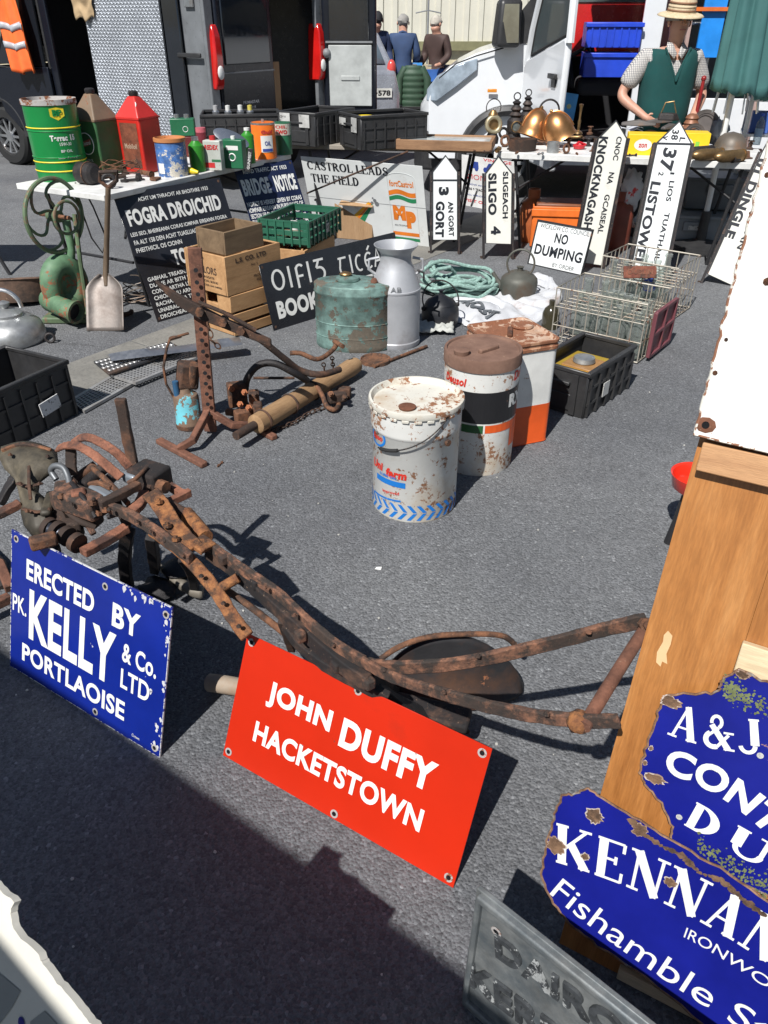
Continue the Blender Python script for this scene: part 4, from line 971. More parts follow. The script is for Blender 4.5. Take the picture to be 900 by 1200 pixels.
# ================================================================== things on the left table
ZT = .735
GRN = mat('drum_green', (.006, .2, .045), .3, var=.1, chip=.04, cs=26); YEL = col('stripe_yellow', (.75, .6, .03), .45)
def place(xl, xr, yt, yb, z=ZT): return fit(xl, xr, yt, yb, z)
def left_table_items():
    c, r, h = place(47, 106, 115, 214)
    t = thing('oil_drum', 'tall green oil drum with yellow hoops and shield badge on the left table', 'drum', c, R(8))
    r = .155
    MB().lathe([(0, .0), (r * .97, 0), (r * .985, .01), (r, h * .3), (r + .004, h * .31), (r, h * .32), (r, h * .62), (r + .004, h * .63), (r, h * .64), (r, h - .03)], 40).obj('drum_body', GRN, t)
    MB().lathe([(r, h - .03), (r + .006, h - .028), (r + .006, h), (r - .004, h), (r - .006, h - .018), (0, h - .022)], 40, cap=False).obj('rusty_rim', mat('rim_mixed', (.42, .4, .38), .5, chip=.55, cs=16), t)
    for f in (.13, .245, .66): MB().lathe([(r + .0012, h * f), (r + .0045, h * f + .004), (r + .0012, h * f + .008)], 40, cap=False).obj('yellow_hoop', YEL, t)
    F = cylmap(r)
    sh = [(.028, .81), (.028, .9), (.07, .915), (.112, .9), (.112, .81), (.07, .76)]
    b = MB(); b.prism([(x, y * h) for x, y in sh], .0015, .0018); b.v = [F(p) for p in b.v]; b.obj('shield_badge', YEL, t)
    text(t, 'BP', GRN, .07, h * .85, .055, .035, z=.0035, bold=.04, fn=F)
    text(t, 'Terrac 15', LETW, .075, h * .55, .15, .033, z=.002, bold=.05, fn=F); text(t, '15W-30', LETW, .085, h * .475, .07, .018, z=.002, fn=F); text(t, 'BP OIL', LETW, .085, h * .39, .07, .015, z=.002, fn=F); text(t, 'tractor oil universal', LETW, .085, h * .31, .12, .011, z=.002, fn=F)
    # pyramid cans
    def pyramid(xl, xr, ytop, ysh, yb, rz, lab, body, cone, labcol, wd=.19, back=0):
        c, r_, h = place(xl, xr, ysh, yb); c = c + Vector((0, back, 0))
        ht = Y((xl + xr) / 2, ytop, c.y).z - ZT
        t = thing('pyramid_oil_can', lab, 'can', c, rz, 'pyramid topped oil cans')
        a = wd / 2
        MB().loft([[(-a, -a, 0), (a, -a, 0), (a, a, 0), (-a, a, 0)], [(-a, -a, h), (a, -a, h), (a, a, h), (-a, a, h)]]).obj('can_body', body, t, bevel=.012, seg=3)
        MB().loft([[(-a - .002, -a - .002, h), (a + .002, -a - .002, h), (a + .002, a + .002, h), (-a - .002, a + .002, h)], [(-.028, -.028, ht - .03), (.028, -.028, ht - .03), (.028, .028, ht - .03), (-.028, .028, ht - .03)]]).obj('pyramid_top', cone, t, bevel=.008, seg=3)
        MB().lathe([(.026, ht - .032), (.03, ht - .022), (.03, ht - .006), (.02, ht), (0, ht)], 16).obj('cap', IRON, t)
        MB().loft([[(-a - .003, -a - .003, h - .006), (a + .003, -a - .003, h - .006), (a + .003, a + .003, h - .006), (-a - .003, a + .003, h - .006)], [(-a - .003, -a - .003, h + .004), (a + .003, -a - .003, h + .004), (a + .003, a + .003, h + .004), (-a - .003, a + .003, h + .004)]]).obj('seam', cone, t)
        return t, a, h, ht
    og = mat('can_olive_green', (.035, .11, .04), .45, var=.25, chip=.1, cs=14, stain=.3, sc=(.12, .08, .05))
    oc = mat('can_rusty_cone', (.17, .12, .08), .6, var=.25, chip=.3, cs=12, stain=.3)
    t, a, h, ht = pyramid(100, 146, 103, 139, 206, R(-28), 'green pyramid topped oil can with faded brown cone and round emblem', og, oc, None, .21)
    F = lambda p: Vector((p.x, -a - p.z, p.y))
    b = MB(); b.ring(.062, .003, 28, 4, Matrix.Translation((.0, -a - .001, h * .58)) @ Matrix.Rotation(PI / 2, 4, 'X')); b.obj('emblem_ring', LETW, t)
    b = MB(); b.prism([(-.04, h * .50), (.04, h * .58), (.04, h * .68), (-.04, h * .60)], 0, .001); b.v = [F(p) for p in b.v]; b.obj('emblem_band', col('emblem_red', (.4, .1, .07), .5), t)
    text(t, 'Castrol', LETW, 0, h * .59, .075, .022, rot=R(10), z=.002, bold=.04, fn=F); text(t, 'MOTOR OIL', LETW, .0, h * .28, .07, .016, z=.002, fn=F)
    rd = mat('can_red', (.5, .02, .012), .4, var=.2, chip=.1, cs=12, stain=.15, sc=(.2, .04, .02))
    t, a, h, ht = pyramid(142, 190, 106, 139, 207, R(-26), 'bright red pyramid topped oil can with rusty label and white round sticker', rd, mat('can_red_cone', (.52, .03, .025), .4, chip=.1, cs=12), None, .2, .1)
    F = lambda p: Vector((p.x, -a - p.z, p.y))
    patch(t, rustmat('label_rusted', (.1, .03, .015), (.26, .08, .04)), -.065, h * .1, .075, h * .92, .0015, F)
    text(t, 'Mobiloil', col('faded_letter', (.4, .28, .2), .6), .005, h * .5, .1, .03, z=.003, bold=.03, fn=F)
    sl = ht - h; n = Vector((0, -sl, a)).normalized()
    M = Matrix.Translation((0.03, -a * .55, h + sl * .45)) @ n.to_track_quat('Z', 'Y').to_matrix().to_4x4()
    o = MB().lathe([(.03, .002), (.03, .003), (0, .003)], 20, M).obj('round_sticker', LETW, t)
    vs, fs = text_data('O', .05); put2d(vs, fs, o, col('emblem_red', (.4, .1, .07), .5), 0, 0, .03, .03, z=.0035, fn=lambda p: M @ p)
    # small tins, bottles and tubs
    def tin(xl, xr, yt, yb, m, name, lab, cat, rz=0, box=None, parts=(), grp=None, back=0, z=ZT):
        c, r, h = place(xl, xr, yt, yb, z); c = c + Vector((0, back, 0))
        t = thing(name, lab, cat, c, rz, grp)
        if box: MB().box((0, 0, h / 2), (2 * r * .96, 2 * r * box, h)).obj('tin_body', m, t, bevel=.006, seg=3)
        else: MB().lathe([(0, 0), (r, 0), (r, h * .95), (r * .96, h)], 24).obj('body', m, t)
        return t, r, h
    t, r, h = tin(187, 222, 165, 208, mat('tub_blue_worn', (.05, .13, .33), .5, var=.4, vs=25, chip=.45, cs=30, cc=(.45, .42, .36)), 'paint_tub', 'blue and white scuffed tub with orange rim on the left table', 'tub')
    MB().lathe([(r * .98, h - .004), (r * 1.05, h), (r * 1.05, h + .02), (r * .95, h + .022), (r * .9, h + .005), (0, h + .003)], 28, cap=False).obj('rim', mat('tub_rim_orange', (.5, .2, .07), .6, chip=.2), t)
    patch(t, LETW, -r * .9, h * .1, -r * .35, h * .4, .002, cylmap(r), 6, 1)
    t, r, h = tin(192, 222, 143, 166, mat('tin_green', (.02, .13, .06), .35, chip=.08), 'flat_tin', 'small dark green tin with steel caps behind the blue tub', 'tin', .1, .5, back=.25, z=ZT + .14)
    bx = thing('tin_pair', 'dark tins stacked under the small green tin behind the blue tub', 'tin', t.location - Vector((0, 0, .14)), .1); MB().box((0, 0, .068), (.16, .09, .136)).obj('tin_body', mat('tin_darkred', (.12, .02, .02), .4, chip=.2), bx, bevel=.006)
    for x in (-.04, .03): MB().lathe([(.018, h), (.018, h + .025), (.0, h + .028)], 14, Matrix.Translation((x, 0, 0))).obj('cap', STEEL, t)
    F = lambda p: Vector((p.x, -r * .5 - p.z, p.y))
    b = MB(); b.ring(.018, .002, 18, 4, Matrix.Translation((.02, -r * .5 - .001, h * .4)) @ Matrix.Rotation(PI / 2, 4, 'X')); b.obj('emblem_ring', LETW, t)
    gb = col('bottle_green', (.03, .22, .02), .35)
    t, r, h = tin(224, 242, 170, 202, gb, 'plastic_bottle', 'grass green round bottle between the blue tub and the white tin', 'bottle'); MB().lathe([(r * .96, h - .001), (r * .45, h + .025), (r * .4, h + .03)], 20, cap=False).obj('shoulder', gb, t); MB().lathe([(r * .45, h + .028), (r * .45, h + .05), (0, h + .052)], 16).obj('cap', STEEL, t)
    t, r, h = tin(228, 240, 158, 190, col('dark_maroon', (.15, .02, .03), .4), 'plastic_bottle', 'slim dark bottle with pink cap behind the grass green bottle', 'bottle', back=.15); MB().lathe([(r, h), (r, h + .03), (0, h + .032)], 16).obj('cap', col('pink_cap', (.5, .12, .15), .4), t)
    t, r, h = tin(242, 264, 164, 201, mat('tin_white_red', (.45, .47, .43), .4, chip=.15, cs=40, cc=(.3, .08, .05)), 'flat_tin', 'white and red rectangular tin on the left table beside the green bottle', 'tin', R(-12), .5)
    F1 = (lambda r1: (lambda p: Vector((p.x, -r1 * .5 - p.z, p.y))))(r)
    patch(t, col('label_red', (.5, .03, .03), .45), -r * .9, h * .1, r * .2, h * .27, .0015, F1); patch(t, col('label_green', (.03, .16, .07), .45), -r * .1, h * .3, r * .9, h * .38, .0015, F1)
    text(t, 'REDEX', col('label_red', (.5, .03, .03), .45), 0, h * .78, r * 1.5, h * .16, z=.002, bold=.05, fn=F1)
    MB().lathe([(.02, h), (.02, h + .025), (0, h + .028)], 14).obj('cap', col('label_red', (.5, .03, .03), .45), t)
    t, r, h = tin(263, 290, 163, 199, mat('tin_green', (.02, .13, .06), .35, chip=.08), 'flat_tin', 'deep green tin with white ring emblem in front of the black crate', 'tin', R(-14), .5)
    F2 = (lambda r1: (lambda p: Vector((p.x, -r1 * .5 - p.z, p.y))))(r)
    MB().ring(.022, .005, 18, 4, Matrix.Translation((.0, -r * .5 - .001, h * .4)) @ Matrix.Rotation(PI / 2, 4, 'X')).obj('emblem_ring', LETW, t); patch(t, LETW, -r * .5, h * .65, r * .6, h * .8, .0015, F2)
    MB().lathe([(.015, h), (.015, h + .02), (0, h + .022)], 14).obj('cap', LETW, t)
    t, r, h = tin(285, 300, 158, 192, gb, 'plastic_bottle', 'grass green bottle with white cap beside the orange can', 'bottle'); MB().lathe([(r * .96, h - .001), (r * .45, h + .02), (r * .4, h + .03)], 20, cap=False).obj('shoulder', gb, t); MB().lathe([(r * .45, h + .028), (r * .45, h + .045), (0, h + .047)], 16).obj('cap', LETW, t)
    t, r, h = tin(297, 325, 143, 187, mat('can_orange', (.8, .17, .015), .35, chip=.04), 'round_can', 'bright orange round can with white label at the right end of the left table', 'can')
    MB().lathe([(r * 1.01, h - .012), (r * 1.02, h), (r * .93, h), (r * .92, h - .01), (0, h - .01)], 24, cap=False).obj('rim', STEEL, t); MB().lathe([(.01, h - .01), (.01, h + .02), (0, h + .022)], 12).obj('spout', STEEL, t)
    F3 = cylmap(r); patch(t, LETW, -.01, h * .2, r * .9, h * .66, .002, F3, 8, 1); text(t, 'Gulf', col('label_red', (.5, .03, .03), .45), r * .45, h * .76, r, h * .1, z=.003, bold=.05, fn=F3); text(t, 'OIL', col('print_blue', (.03, .06, .28), .5), r * .45, h * .45, r * .5, h * .12, z=.004, fn=F3)
    patch(t, col('print_blue', (.03, .06, .28), .5), .0, h * .22, r * .85, h * .3, .0035, F3, 8, 1)
    t, r, h = tin(322, 343, 143, 182, mat('tin_green', (.02, .13, .06), .35, chip=.08), 'round_can', 'small green and red can with cream top beside the orange can', 'can'); F4 = cylmap(r)
    patch(t, col('label_cream', (.55, .52, .44), .5), -r * 1.2, h * .62, r * 1.2, h * .97, .002, F4, 10, 1); text(t, 'TWO', col('label_red', (.5, .03, .03), .45), 0, h * .72, r * 1.3, h * .13, z=.003, bold=.06, fn=F4); text(t, 'OIL', col('label_red', (.5, .03, .03), .45), 0, h * .88, r * 1.3, h * .1, z=.003, bold=.04, fn=F4)
    # hanging black tag, mirror glass, yellow nozzle
    t = thing('leather_tag', 'narrow black tag with white lettering hanging over the table edge by the green tin', 'tag', M=Matrix.Translation(G(292, 188, ZT + .06)) @ Matrix.Rotation(R(12), 4, 'Y'))
    MB().box((0, 0, 0), (.035, .008, .15)).obj('tag_body', BLACK_P, t, bevel=.006); text(t, 'GUNMIST', LETW, 0, 0, .11, .018, rot=PI / 2, fn=lambda p: Vector((p.x, -.0045 - p.z, p.y)))
    t = thing('hand_mirror', 'long oval steel mirror lying tilted on the tins of the left table', 'mirror', M=Matrix.Translation(G(270, 163, ZT + .17) + Vector((0, .03, 0))) @ Matrix.Rotation(R(22), 4, 'Y') @ Matrix.Rotation(R(50), 4, 'X'))
    MB().lathe([(0, 0), (.05, 0), (.052, .006), (.045, .009), (0, .009)], 28, sx=2.4).obj('mirror_disc', mat('mirror_grey', (.6, .62, .64), .12, metal=.9), t)
    t = thing('yellow_grease_gun', 'bright yellow plastic nozzle lying on the left table edge below the blue tub', 'nozzle', G(216, 205, ZT) + Vector((0, .03, 0)), R(-20))
    yp = col('yellow_plastic', (.85, .62, .02), .4)
    MB().tube([(-.1, 0, .02), (-.03, 0, .03), (.04, 0, .025), (.1, 0, .015)], [.018, .024, .02, .01], 10).obj('body', yp, t); MB().tube([(-.0, 0, .03), (.0, .0, .085)], [.012, .006], 8).obj('nozzle', col('orange_plastic', (.8, .3, .02), .4), t); MB().box((-.07, -.01, .015), (.1, .06, .02)).obj('handle', yp, t, bevel=.005)
    # rusty bits
    t = thing('electric_motor', 'dirty black cylindrical motor with wire band beside the green drum', 'motor', G(103, 219, ZT) + Vector((-.02, .09, 0)), R(-25))
    MB().lathe([(0, -.07), (.05, -.07), (.062, -.055), (.062, .05), (.045, .065), (0, .065)], 22, Matrix.Translation((0, 0, .062)) @ Matrix.Rotation(PI / 2, 4, 'Y')).obj('motor_body', IRON, t); MB().ring(.064, .004, 22, 6, Matrix.Translation((.01, 0, .062)) @ Matrix.Rotation(PI / 2, 4, 'Y')).obj('band', RUST, t)
    MB().lathe([(.02, -.1), (.02, -.07)], 12, Matrix.Translation((0, 0, .062)) @ Matrix.Rotation(PI / 2, 4, 'Y')).obj('shaft', RUST_D, t)
    random.seed(11)
    def junk(p, s, lab, k, name='rusty_part', rz=0, m=None):
        t = thing(name, lab, 'metal part', p, rz)
        m = m or random.choice((RUST, RUST_D, IRON))
        if k == 0:   # pipe elbow
            MB().tube([(-s, 0, s * .4), (0, 0, s * .45), (s * .5, s * .2, s * .5), (s * .6, s * .6, s * .55)], s * .3, 12).obj('elbow', m, t)
            for x in (-s,): MB().lathe([(s * .42, -s * .1), (s * .42, s * .1), (s * .22, s * .1), (s * .22, -s * .1)], 14, Matrix.Translation((x, 0, s * .4)) @ Matrix.Rotation(PI / 2, 4, 'Y'), cap=False).obj('flange', m, t)
        elif k == 1:   # shackle
            MB().ring(s * .7, s * .18, 16, 8, Matrix.Translation((0, 0, s * .2)), R(-20), R(200)).obj('bow', m, t); MB().cyl((-s * .9, -s * .25, s * .2), (s * .9, -s * .25, s * .2), s * .16).obj('pin', m, t)
        elif k == 2:   # valve
            MB().lathe([(0, 0), (s * .5, 0), (s * .5, s * .2), (s * .25, s * .35), (s * .3, s * .8), (s * .15, s), (0, s)], 14).obj('valve_body', m, t); MB().ring(s * .4, s * .08, 16, 6, Matrix.Translation((0, 0, s * 1.1))).box((0, 0, s * 1.1), (s * .75, s * .08, s * .06)).obj('hand_wheel', m, t)
        elif k == 3:   # ring
            MB().ring(s * .7, s * .22, 20, 8, Matrix.Translation((0, 0, s * .9)) @ Matrix.Rotation(R(80), 4, 'X')).obj('ring', m, t)
        elif k == 4:   # bolt and nut
            MB().cyl((-s, 0, s * .2), (s * .6, 0, s * .2), s * .14).obj('shank', m, t); MB().lathe([(s * .3, 0), (s * .3, s * .25)], 6, Matrix.Translation((s * .6, 0, s * .22)) @ Matrix.Rotation(PI / 2, 4, 'Y')).obj('bolt_head', m, t); MB().lathe([(s * .28, 0), (s * .28, s * .2)], 6, Matrix.Translation((-s * .6, 0, s * .22)) @ Matrix.Rotation(PI / 2, 4, 'Y')).obj('nut', m, t)
        elif k == 5:   # bracket
            MB().box((0, 0, s * .1), (s * 1.4, s * .7, s * .14)).obj('base_plate', m, t, bevel=.003); MB().prism([(-s * .5, 0), (s * .5, 0), (s * .25, s * .8), (-s * .25, s * .8)], -s * .1, s * .1, Matrix.Translation((0, 0, s * .1)) @ Matrix.Rotation(PI / 2, 4, 'X')).obj('web', m, t, bevel=.004)
        return t
    GJ = [(118, 213, .06, 'rusty pipe elbow nearest the black motor on the left table', 0, -.3), (128, 222, .05, 'dark iron ring standing at the corner of the left table', 3, .2), (136, 210, .06, 'brown shackle behind the iron ring on the left table', 1, .7), (146, 205, .05, 'rusty valve with small handwheel before the green pyramid can', 2, 0),
          (152, 214, .06, 'rusty bolt with nut near the front edge of the left table', 4, .5), (162, 212, .05, 'small iron bracket in the middle of the rusty parts', 5, .3), (172, 208, .05, 'thick dark pipe elbow beside the yellow nozzle', 0, 2.4), (182, 212, .045, 'little rusty shackle at the table edge above the bridge sign', 1, 1.4), (160, 203, .05, 'rusty bolt leaning against the red pyramid can', 4, -.4)]
    for x, y, s, lab, k, rz in GJ: junk(G(x, y, ZT) + Vector((0, .02, 0)), s, lab, k, rz=rz)
    t = thing('wire_coil', 'thin rusty wire coil heaped among the rusty parts', 'wire', G(142, 207, ZT))
    pts = [(.14 * math.cos(i * .4) * (1 - i * .004), .07 * math.sin(i * .4 + .3) * (1 + .2 * math.sin(i)), .02 + .0012 * i + .012 * math.sin(i * 1.7)) for i in range(64)]
    MB().tube(pts, .003, 5).obj('wire', RUST, t)
    # two hanging cables
    t = thing('hanging_cable', 'thin dark looped cable hanging from the left end of the table', 'cable', G(90, 222, .7))
    MB().tube([(0, 0, .04), (.02, -.05, -.1), (.05, -.05, -.28), (.09, -.02, -.38), (.12, .02, -.3), (.08, 0, -.1), (.03, 0, .04)], .005, 6).obj('cable', RUBBER, t)
    return junk
junk = left_table_items()
# ================================================================== black flip crates
def flip_crate(lab, c, rz, L_=.6, W_=.4, H_=.24, grp=None, lip=True, name='plastic_crate', inner=None):
    t = thing(name, lab, 'crate', c, rz, grp)
    th = .008
    def wall(p, d, nm='wall'):
        return MB().box(p, d).obj(nm, BLACK_P, t, bevel=.003, seg=1)
    wall((0, -W_ / 2, H_ / 2), (L_, th, H_)); wall((0, W_ / 2, H_ / 2), (L_, th, H_)); wall((-L_ / 2, 0, H_ / 2), (th, W_, H_)); wall((L_ / 2, 0, H_ / 2), (th, W_, H_))
    wall((0, 0, .008), (L_ - .01, W_ - .01, .01), 'bottom')
    b = MB(); b.tube([(-L_ / 2, -W_ / 2, H_), (L_ / 2, -W_ / 2, H_), (L_ / 2, W_ / 2, H_), (-L_ / 2, W_ / 2, H_)], 0, closed=True, flat=(.03, .022)); b.obj('rim', BLACK_P, t, bevel=.004, seg=1)
    for s in (-1, 1):
        n = int(L_ / .085)
        for i in range(n + 1):
            x = -L_ / 2 + .02 + i * (L_ - .04) / n
            MB().box((x, s * (W_ / 2 + .009), H_ * .46), (.01, .014, H_ * .86)).obj('rib', BLACK_P, t)
        MB().box((0, s * (W_ / 2 + .006), H_ * .3), (L_ - .02, .01, .012)).obj('cross_rib', BLACK_P, t); MB().box((0, s * (W_ / 2 + .006), H_ * .66), (L_ - .02, .01, .012)).obj('cross_rib', BLACK_P, t)
        MB().box((s * (L_ / 2 + .01), 0, H_ * .72), (.022, W_ * .42, .018)).obj('handle', BLACK_P, t, bevel=.004)
        for y in (-.3, .3): MB().box((s * (L_ / 2 + .008), y * W_, H_ * .5), (.014, .03, H_ * .9)).obj('end_rib', BLACK_P, t)
        MB().box((s * (L_ / 2 + .006), 0, H_ * .3), (.01, W_ * .5, H_ * .36)).obj('end_panel', BLACK_P, t, bevel=.003)
    return t
LABEL = mat('dirty_label', (.5, .5, .48), .6, stain=.4, sc=(.15, .14, .13), chip=.3, cs=40, cc=(.05, .05, .05))
def crates_mid():
    p = G(372, 172, ZT); t = flip_crate('left black plastic crate on the plank table in front of the open dark van', p + Vector((-.02, .3, 0)), R(58), 0.54, .36, .23, 'black crates on the plank table')
    MB().box((-.288, -.09, .18), (.004, .1, .09)).obj('sticker', LABEL, t); MB().box((-.288, .1, .2), (.004, .1, .06)).obj('sticker', LABEL, t)
    p = G(446, 176, ZT); t = flip_crate('right black plastic crate on the plank table next to the wooden tray', p + Vector((0.02, .27, 0)), R(-22 + 90 + 55), .58, .38, .23, 'black crates on the plank table')
    t.rotation_euler = (0, 0, R(28))
    MB().box((-.308, -.1, .17), (.004, .09, .1)).obj('sticker', LABEL, t); MB().box((-.308, .1, .18), (.004, .11, .05)).obj('sticker', LABEL, t)
    y = thing('yellow_strap', 'coiled yellow strap lying in the right black crate', 'strap', t.matrix_basis @ Vector((-.15, .02, .2))); MB().ring(.07, .018, 20, 8).obj('strap', col('yellow_plastic', (.85, .62, .02), .4), y)
    p = G(272, 172, ZT); t = flip_crate('black crate of spray cans behind the small tins on the left table', p + Vector((.02, .42, 0)), R(8), .62, .4, .2, None)
    for i, (x, cl) in enumerate(((-.1, (.7, .7, .68)), (.0, (.7, .7, .68)), (.08, (.6, .5, .1)), (-.2, (.4, .4, .4)))):
        cc = thing('spray_can', ('white capped spray can left in the black crate', 'white capped spray can in the middle of the black crate', 'yellow capped spray can in the black crate', 'grey capped spray can at the left end of the black crate')[i], 'can', t.matrix_basis @ Vector((x, .02 * (i % 2), .02)), 0, 'spray cans in the black crate')
        MB().lathe([(0, 0), (.03, 0), (.03, .19), (.02, .2)], 14).obj('can_body', STEEL, cc); MB().lathe([(.02, .2), (.02, .235), (0, .24)], 14).obj('cap', col('cap_%d' % i, cl, .4), cc)
    # wooden tray with glass top
    a = G(466, 178, ZT); t = thing('wooden_tray', 'shallow wooden tray with pale glass top lying on the plank table', 'tray', a + Vector((0, .14, .0)), R(-11))
    wd = woodmat('tray_wood', (.2, .1, .05), (.4, .23, .12), 'X', 1.2, .7, .4)
    for p, d in (((.36, .0, .035), (.74, .025, .07)), ((.36, .36, .035), (.74, .025, .07)), ((.0, .18, .035), (.025, .34, .07)), ((.72, .18, .035), (.025, .34, .07))): MB().box(p, d).obj('side', wd, t, bevel=.003)
    MB().box((.36, .18, .055), (.7, .34, .006)).obj('glass_top', mat('frosted_pane', (.42, .45, .45), .15, var=.1, vs=4, bump=0, spec=.8), t)
    MB().box((.36, .2, .02), (.7, .3, .02)).obj('bottom', wd, t)
crates_mid()
# ================================================================== right table: lamps, brass, copper
BRASS = mat('old_brass', (.32, .2, .09), .4, metal=.8, var=.3, vs=15, stain=.35, sc=(.09, .06, .035))
COPPER = mat('bright_copper', (.56, .28, .115), .36, metal=.9, var=.25, vs=10, chip=.12, cs=30, cc=(.09, .05, .03))
def right_table_items():
    on = lambda x, y: G(x, y, ZT)
    def helmet(x, y, tilt, lab, rz):
        t = thing('copper_helmet', lab, 'helmet', on(x, y) + Vector((0, .12, 0)), rz, 'copper domes on the right table')
        M = Matrix.Translation((0, 0, .10)) @ Matrix.Rotation(tilt, 4, 'Y')
        pr = [(0, .16), (.012, .157)] + [(.115 * math.sin(R(90 * i / 10)), .155 * math.cos(R(90 * i / 10)) - .0) for i in range(1, 11)] + [(.117, -.03), (.128, -.05), (.125, -.052), (.11, -.03), (.106, 0)]
        MB().lathe(pr, 32, M, cap=False).obj('dome', COPPER, t)
        cr = MB(); cr.tube([M @ Vector((.118 * math.cos(a), 0, .16 * math.sin(a))) for a in [PI * i / 16 for i in range(17)]], .006, 6); cr.obj('crest', COPPER, t)
        MB().lathe([(.01, .155), (.014, .17), (.008, .18), (0, .182)], 12, M).obj('finial', BRASS, t)
        return t
    helmet(627, 171, R(18), 'left bright copper dome with pointed crest on the right table', R(20))
    helmet(657, 174, R(-28), 'right bright copper dome with black speckles tilted over on the right table', R(-10))
    def lantern(x, y, s, lab, m=None, big=False, back=0.0):
        m = m or IRON
        t = thing('lantern', lab, 'lantern', on(x, y) + Vector((0, .1 + back, 0)), 0, 'old lamps on the right table')
        MB().lathe([(0, 0), (.045 * s, 0), (.05 * s, .02 * s), (.04 * s, .05 * s), (.055 * s, .07 * s), (.055 * s, .13 * s), (.035 * s, .15 * s)], 20).obj('lamp_body', m, t)
        MB().lathe([(.03 * s, .15 * s), (.045 * s, .165 * s), (.025 * s, .185 * s), (.04 * s, .2 * s), (.02 * s, .225 * s), (.03 * s, .24 * s), (0, .26 * s)], 18).obj('chimney', m, t)
        MB().ring(.022 * s, .004 * s, 14, 6, Matrix.Translation((0, 0, .275 * s)) @ Matrix.Rotation(PI / 2, 4, 'X')).obj('loop', m, t)
        o = MB().lathe([(.03 * s, 0), (.036 * s, .012 * s), (.03 * s, .02 * s)], 18, Matrix.Translation((0, -.052 * s, .1 * s)) @ Matrix.Rotation(PI / 2, 4, 'X'), cap=False).obj('lens_ring', BRASS, t)
        MB().lathe([(.03 * s, .008 * s), (0, .016 * s)], 18, Matrix.Translation((0, -.052 * s, .1 * s)) @ Matrix.Rotation(PI / 2, 4, 'X')).obj('lens', mat('lens_glass', (.1, .12, .12), .05, bump=0, spec=.9), o)
        return t
    lantern(604, 168, 1.2, 'small rusty lantern with loop top left of the copper domes')
    lantern(620, 160, 1.15, 'small dark lantern behind the left copper dome', back=.12)
    t = thing('carbide_lamp', 'pale brass lamp with round ring opening and thin loop, leftmost of the lamps', 'lamp', on(579, 171) + Vector((0, .12, 0)), R(10), 'old lamps on the right table')
    MB().ring(.055, .018, 24, 10, Matrix.Translation((0, 0, .14)) @ Matrix.Rotation(R(84), 4, 'X')).obj('front_ring', mat('pale_brass', (.4, .36, .24), .45, metal=.6, stain=.3), t)
    MB().lathe([(.05, 0), (.055, .04), (.03, .09)], 18, Matrix.Translation((0, .02, 0))).obj('base', IRON, t); MB().lathe([(.055, 0), (.045, .09), (.02, .12)], 18, Matrix.Translation((0, .01, .14)) @ Matrix.Rotation(R(-90), 4, 'X')).obj('housing', BRASS, t)
    MB().lathe([(.035, .18), (.04, .21), (.02, .24), (0, .245)], 16, Matrix.Translation((0, .03, 0))).obj('chimney', BRASS, t); MB().ring(.06, .004, 24, 6, Matrix.Translation((0, .03, .26)) @ Matrix.Rotation(PI / 2, 4, 'X'), R(-30), R(210)).obj('bail_handle', IRON, t)
    t = thing('kettle', 'black kettle with tall round handle behind the right copper dome', 'kettle', on(648, 164) + Vector((0, .3, 0)), 0)
    MB().lathe([(0, 0), (.08, 0), (.095, .05), (.08, .1), (.04, .13), (.03, .15), (0, .155)], 24).obj('kettle_body', IRON, t); MB().ring(.085, .008, 24, 8, Matrix.Translation((0, 0, .19)) @ Matrix.Rotation(PI / 2, 4, 'X'), R(-45), R(225)).obj('handle', IRON, t); MB().cyl((.02, 0, .08), (.12, 0, .15), .016, .01).obj('spout', IRON, t)
    t = thing('pot', 'dark brown flat sided iron pot in front of the copper domes', 'pot', on(614, 179) + Vector((0, .1, 0)), R(5)); MB().lathe([(0, 0), (.1, 0), (.105, .01), (.11, .085), (.104, .085), (.1, .02), (0, .015)], 28, sy=.75, cap=False).obj('pot_body', RUST_D, t); MB().tube([(.1, -.01, .07), (.17, -.04, .06), (.24, -.07, .04)], .008, 6).obj('handle', RUST, t)
    t = thing('tin_mug', 'dented grey metal mug on the right table front edge', 'mug', on(649, 180) + Vector((0, .05, 0)), 0); MB().lathe([(0, 0), (.045, 0), (.047, .075), (.044, .075), (.042, .01), (0, .008)], 22, cap=False).obj('mug_body', ALU, t); MB().ring(.022, .004, 12, 6, Matrix.Translation((.06, 0, .04)) @ Matrix.Rotation(PI / 2, 4, 'X')).obj('handle', ALU, t)
    t = thing('toy_tractor_seat', 'small red pressed metal piece on the right table between mug and road arm', 'metal part', on(680, 176) + Vector((0, .05, 0)), R(20)); MB().lathe([(0, 0), (.04, .005), (.05, .03), (.045, .035), (.03, .015), (0, .01)], 18, cap=False).obj('red_cup', mat('red_enamel', (.5, .02, .03), .35, chip=.15), t); MB().tube([(-.05, 0, .02), (0, .01, .05), (.06, 0, .03)], .009, 6).obj('red_lever', mat('red_enamel', (.5, .02, .03), .35, chip=.15), t)
    rnd = [(564, 172, .05, 'dark iron piece beside the wooden tray on the right table', 5, 0), (586, 179, .045, 'brass elbow below the bull ring lamp', 0, 1), (592, 173, .05, 'steel ring with hub below the lanterns', 3, .4), (571, 180, .04, 'rusty bolt at the left front of the right table', 4, .2), (667, 172, .05, 'brown valve right of the speckled dome', 2, 0), (690, 172, .05, 'rusty valve with wheel just left of the KNOCKNAGASHEL arm', 2, 1), (695, 178, .045, 'green brown bracket behind the KNOCKNAGASHEL arm', 5, 1), (676, 165, .05, 'rusty iron pipe piece behind the red part', 0, -.6), (686, 164, .045, 'dull shackle at the back of the right table', 1, .8), (606, 181, .035, 'tiny rusty bolt before the brown pot', 4, 1.2)]
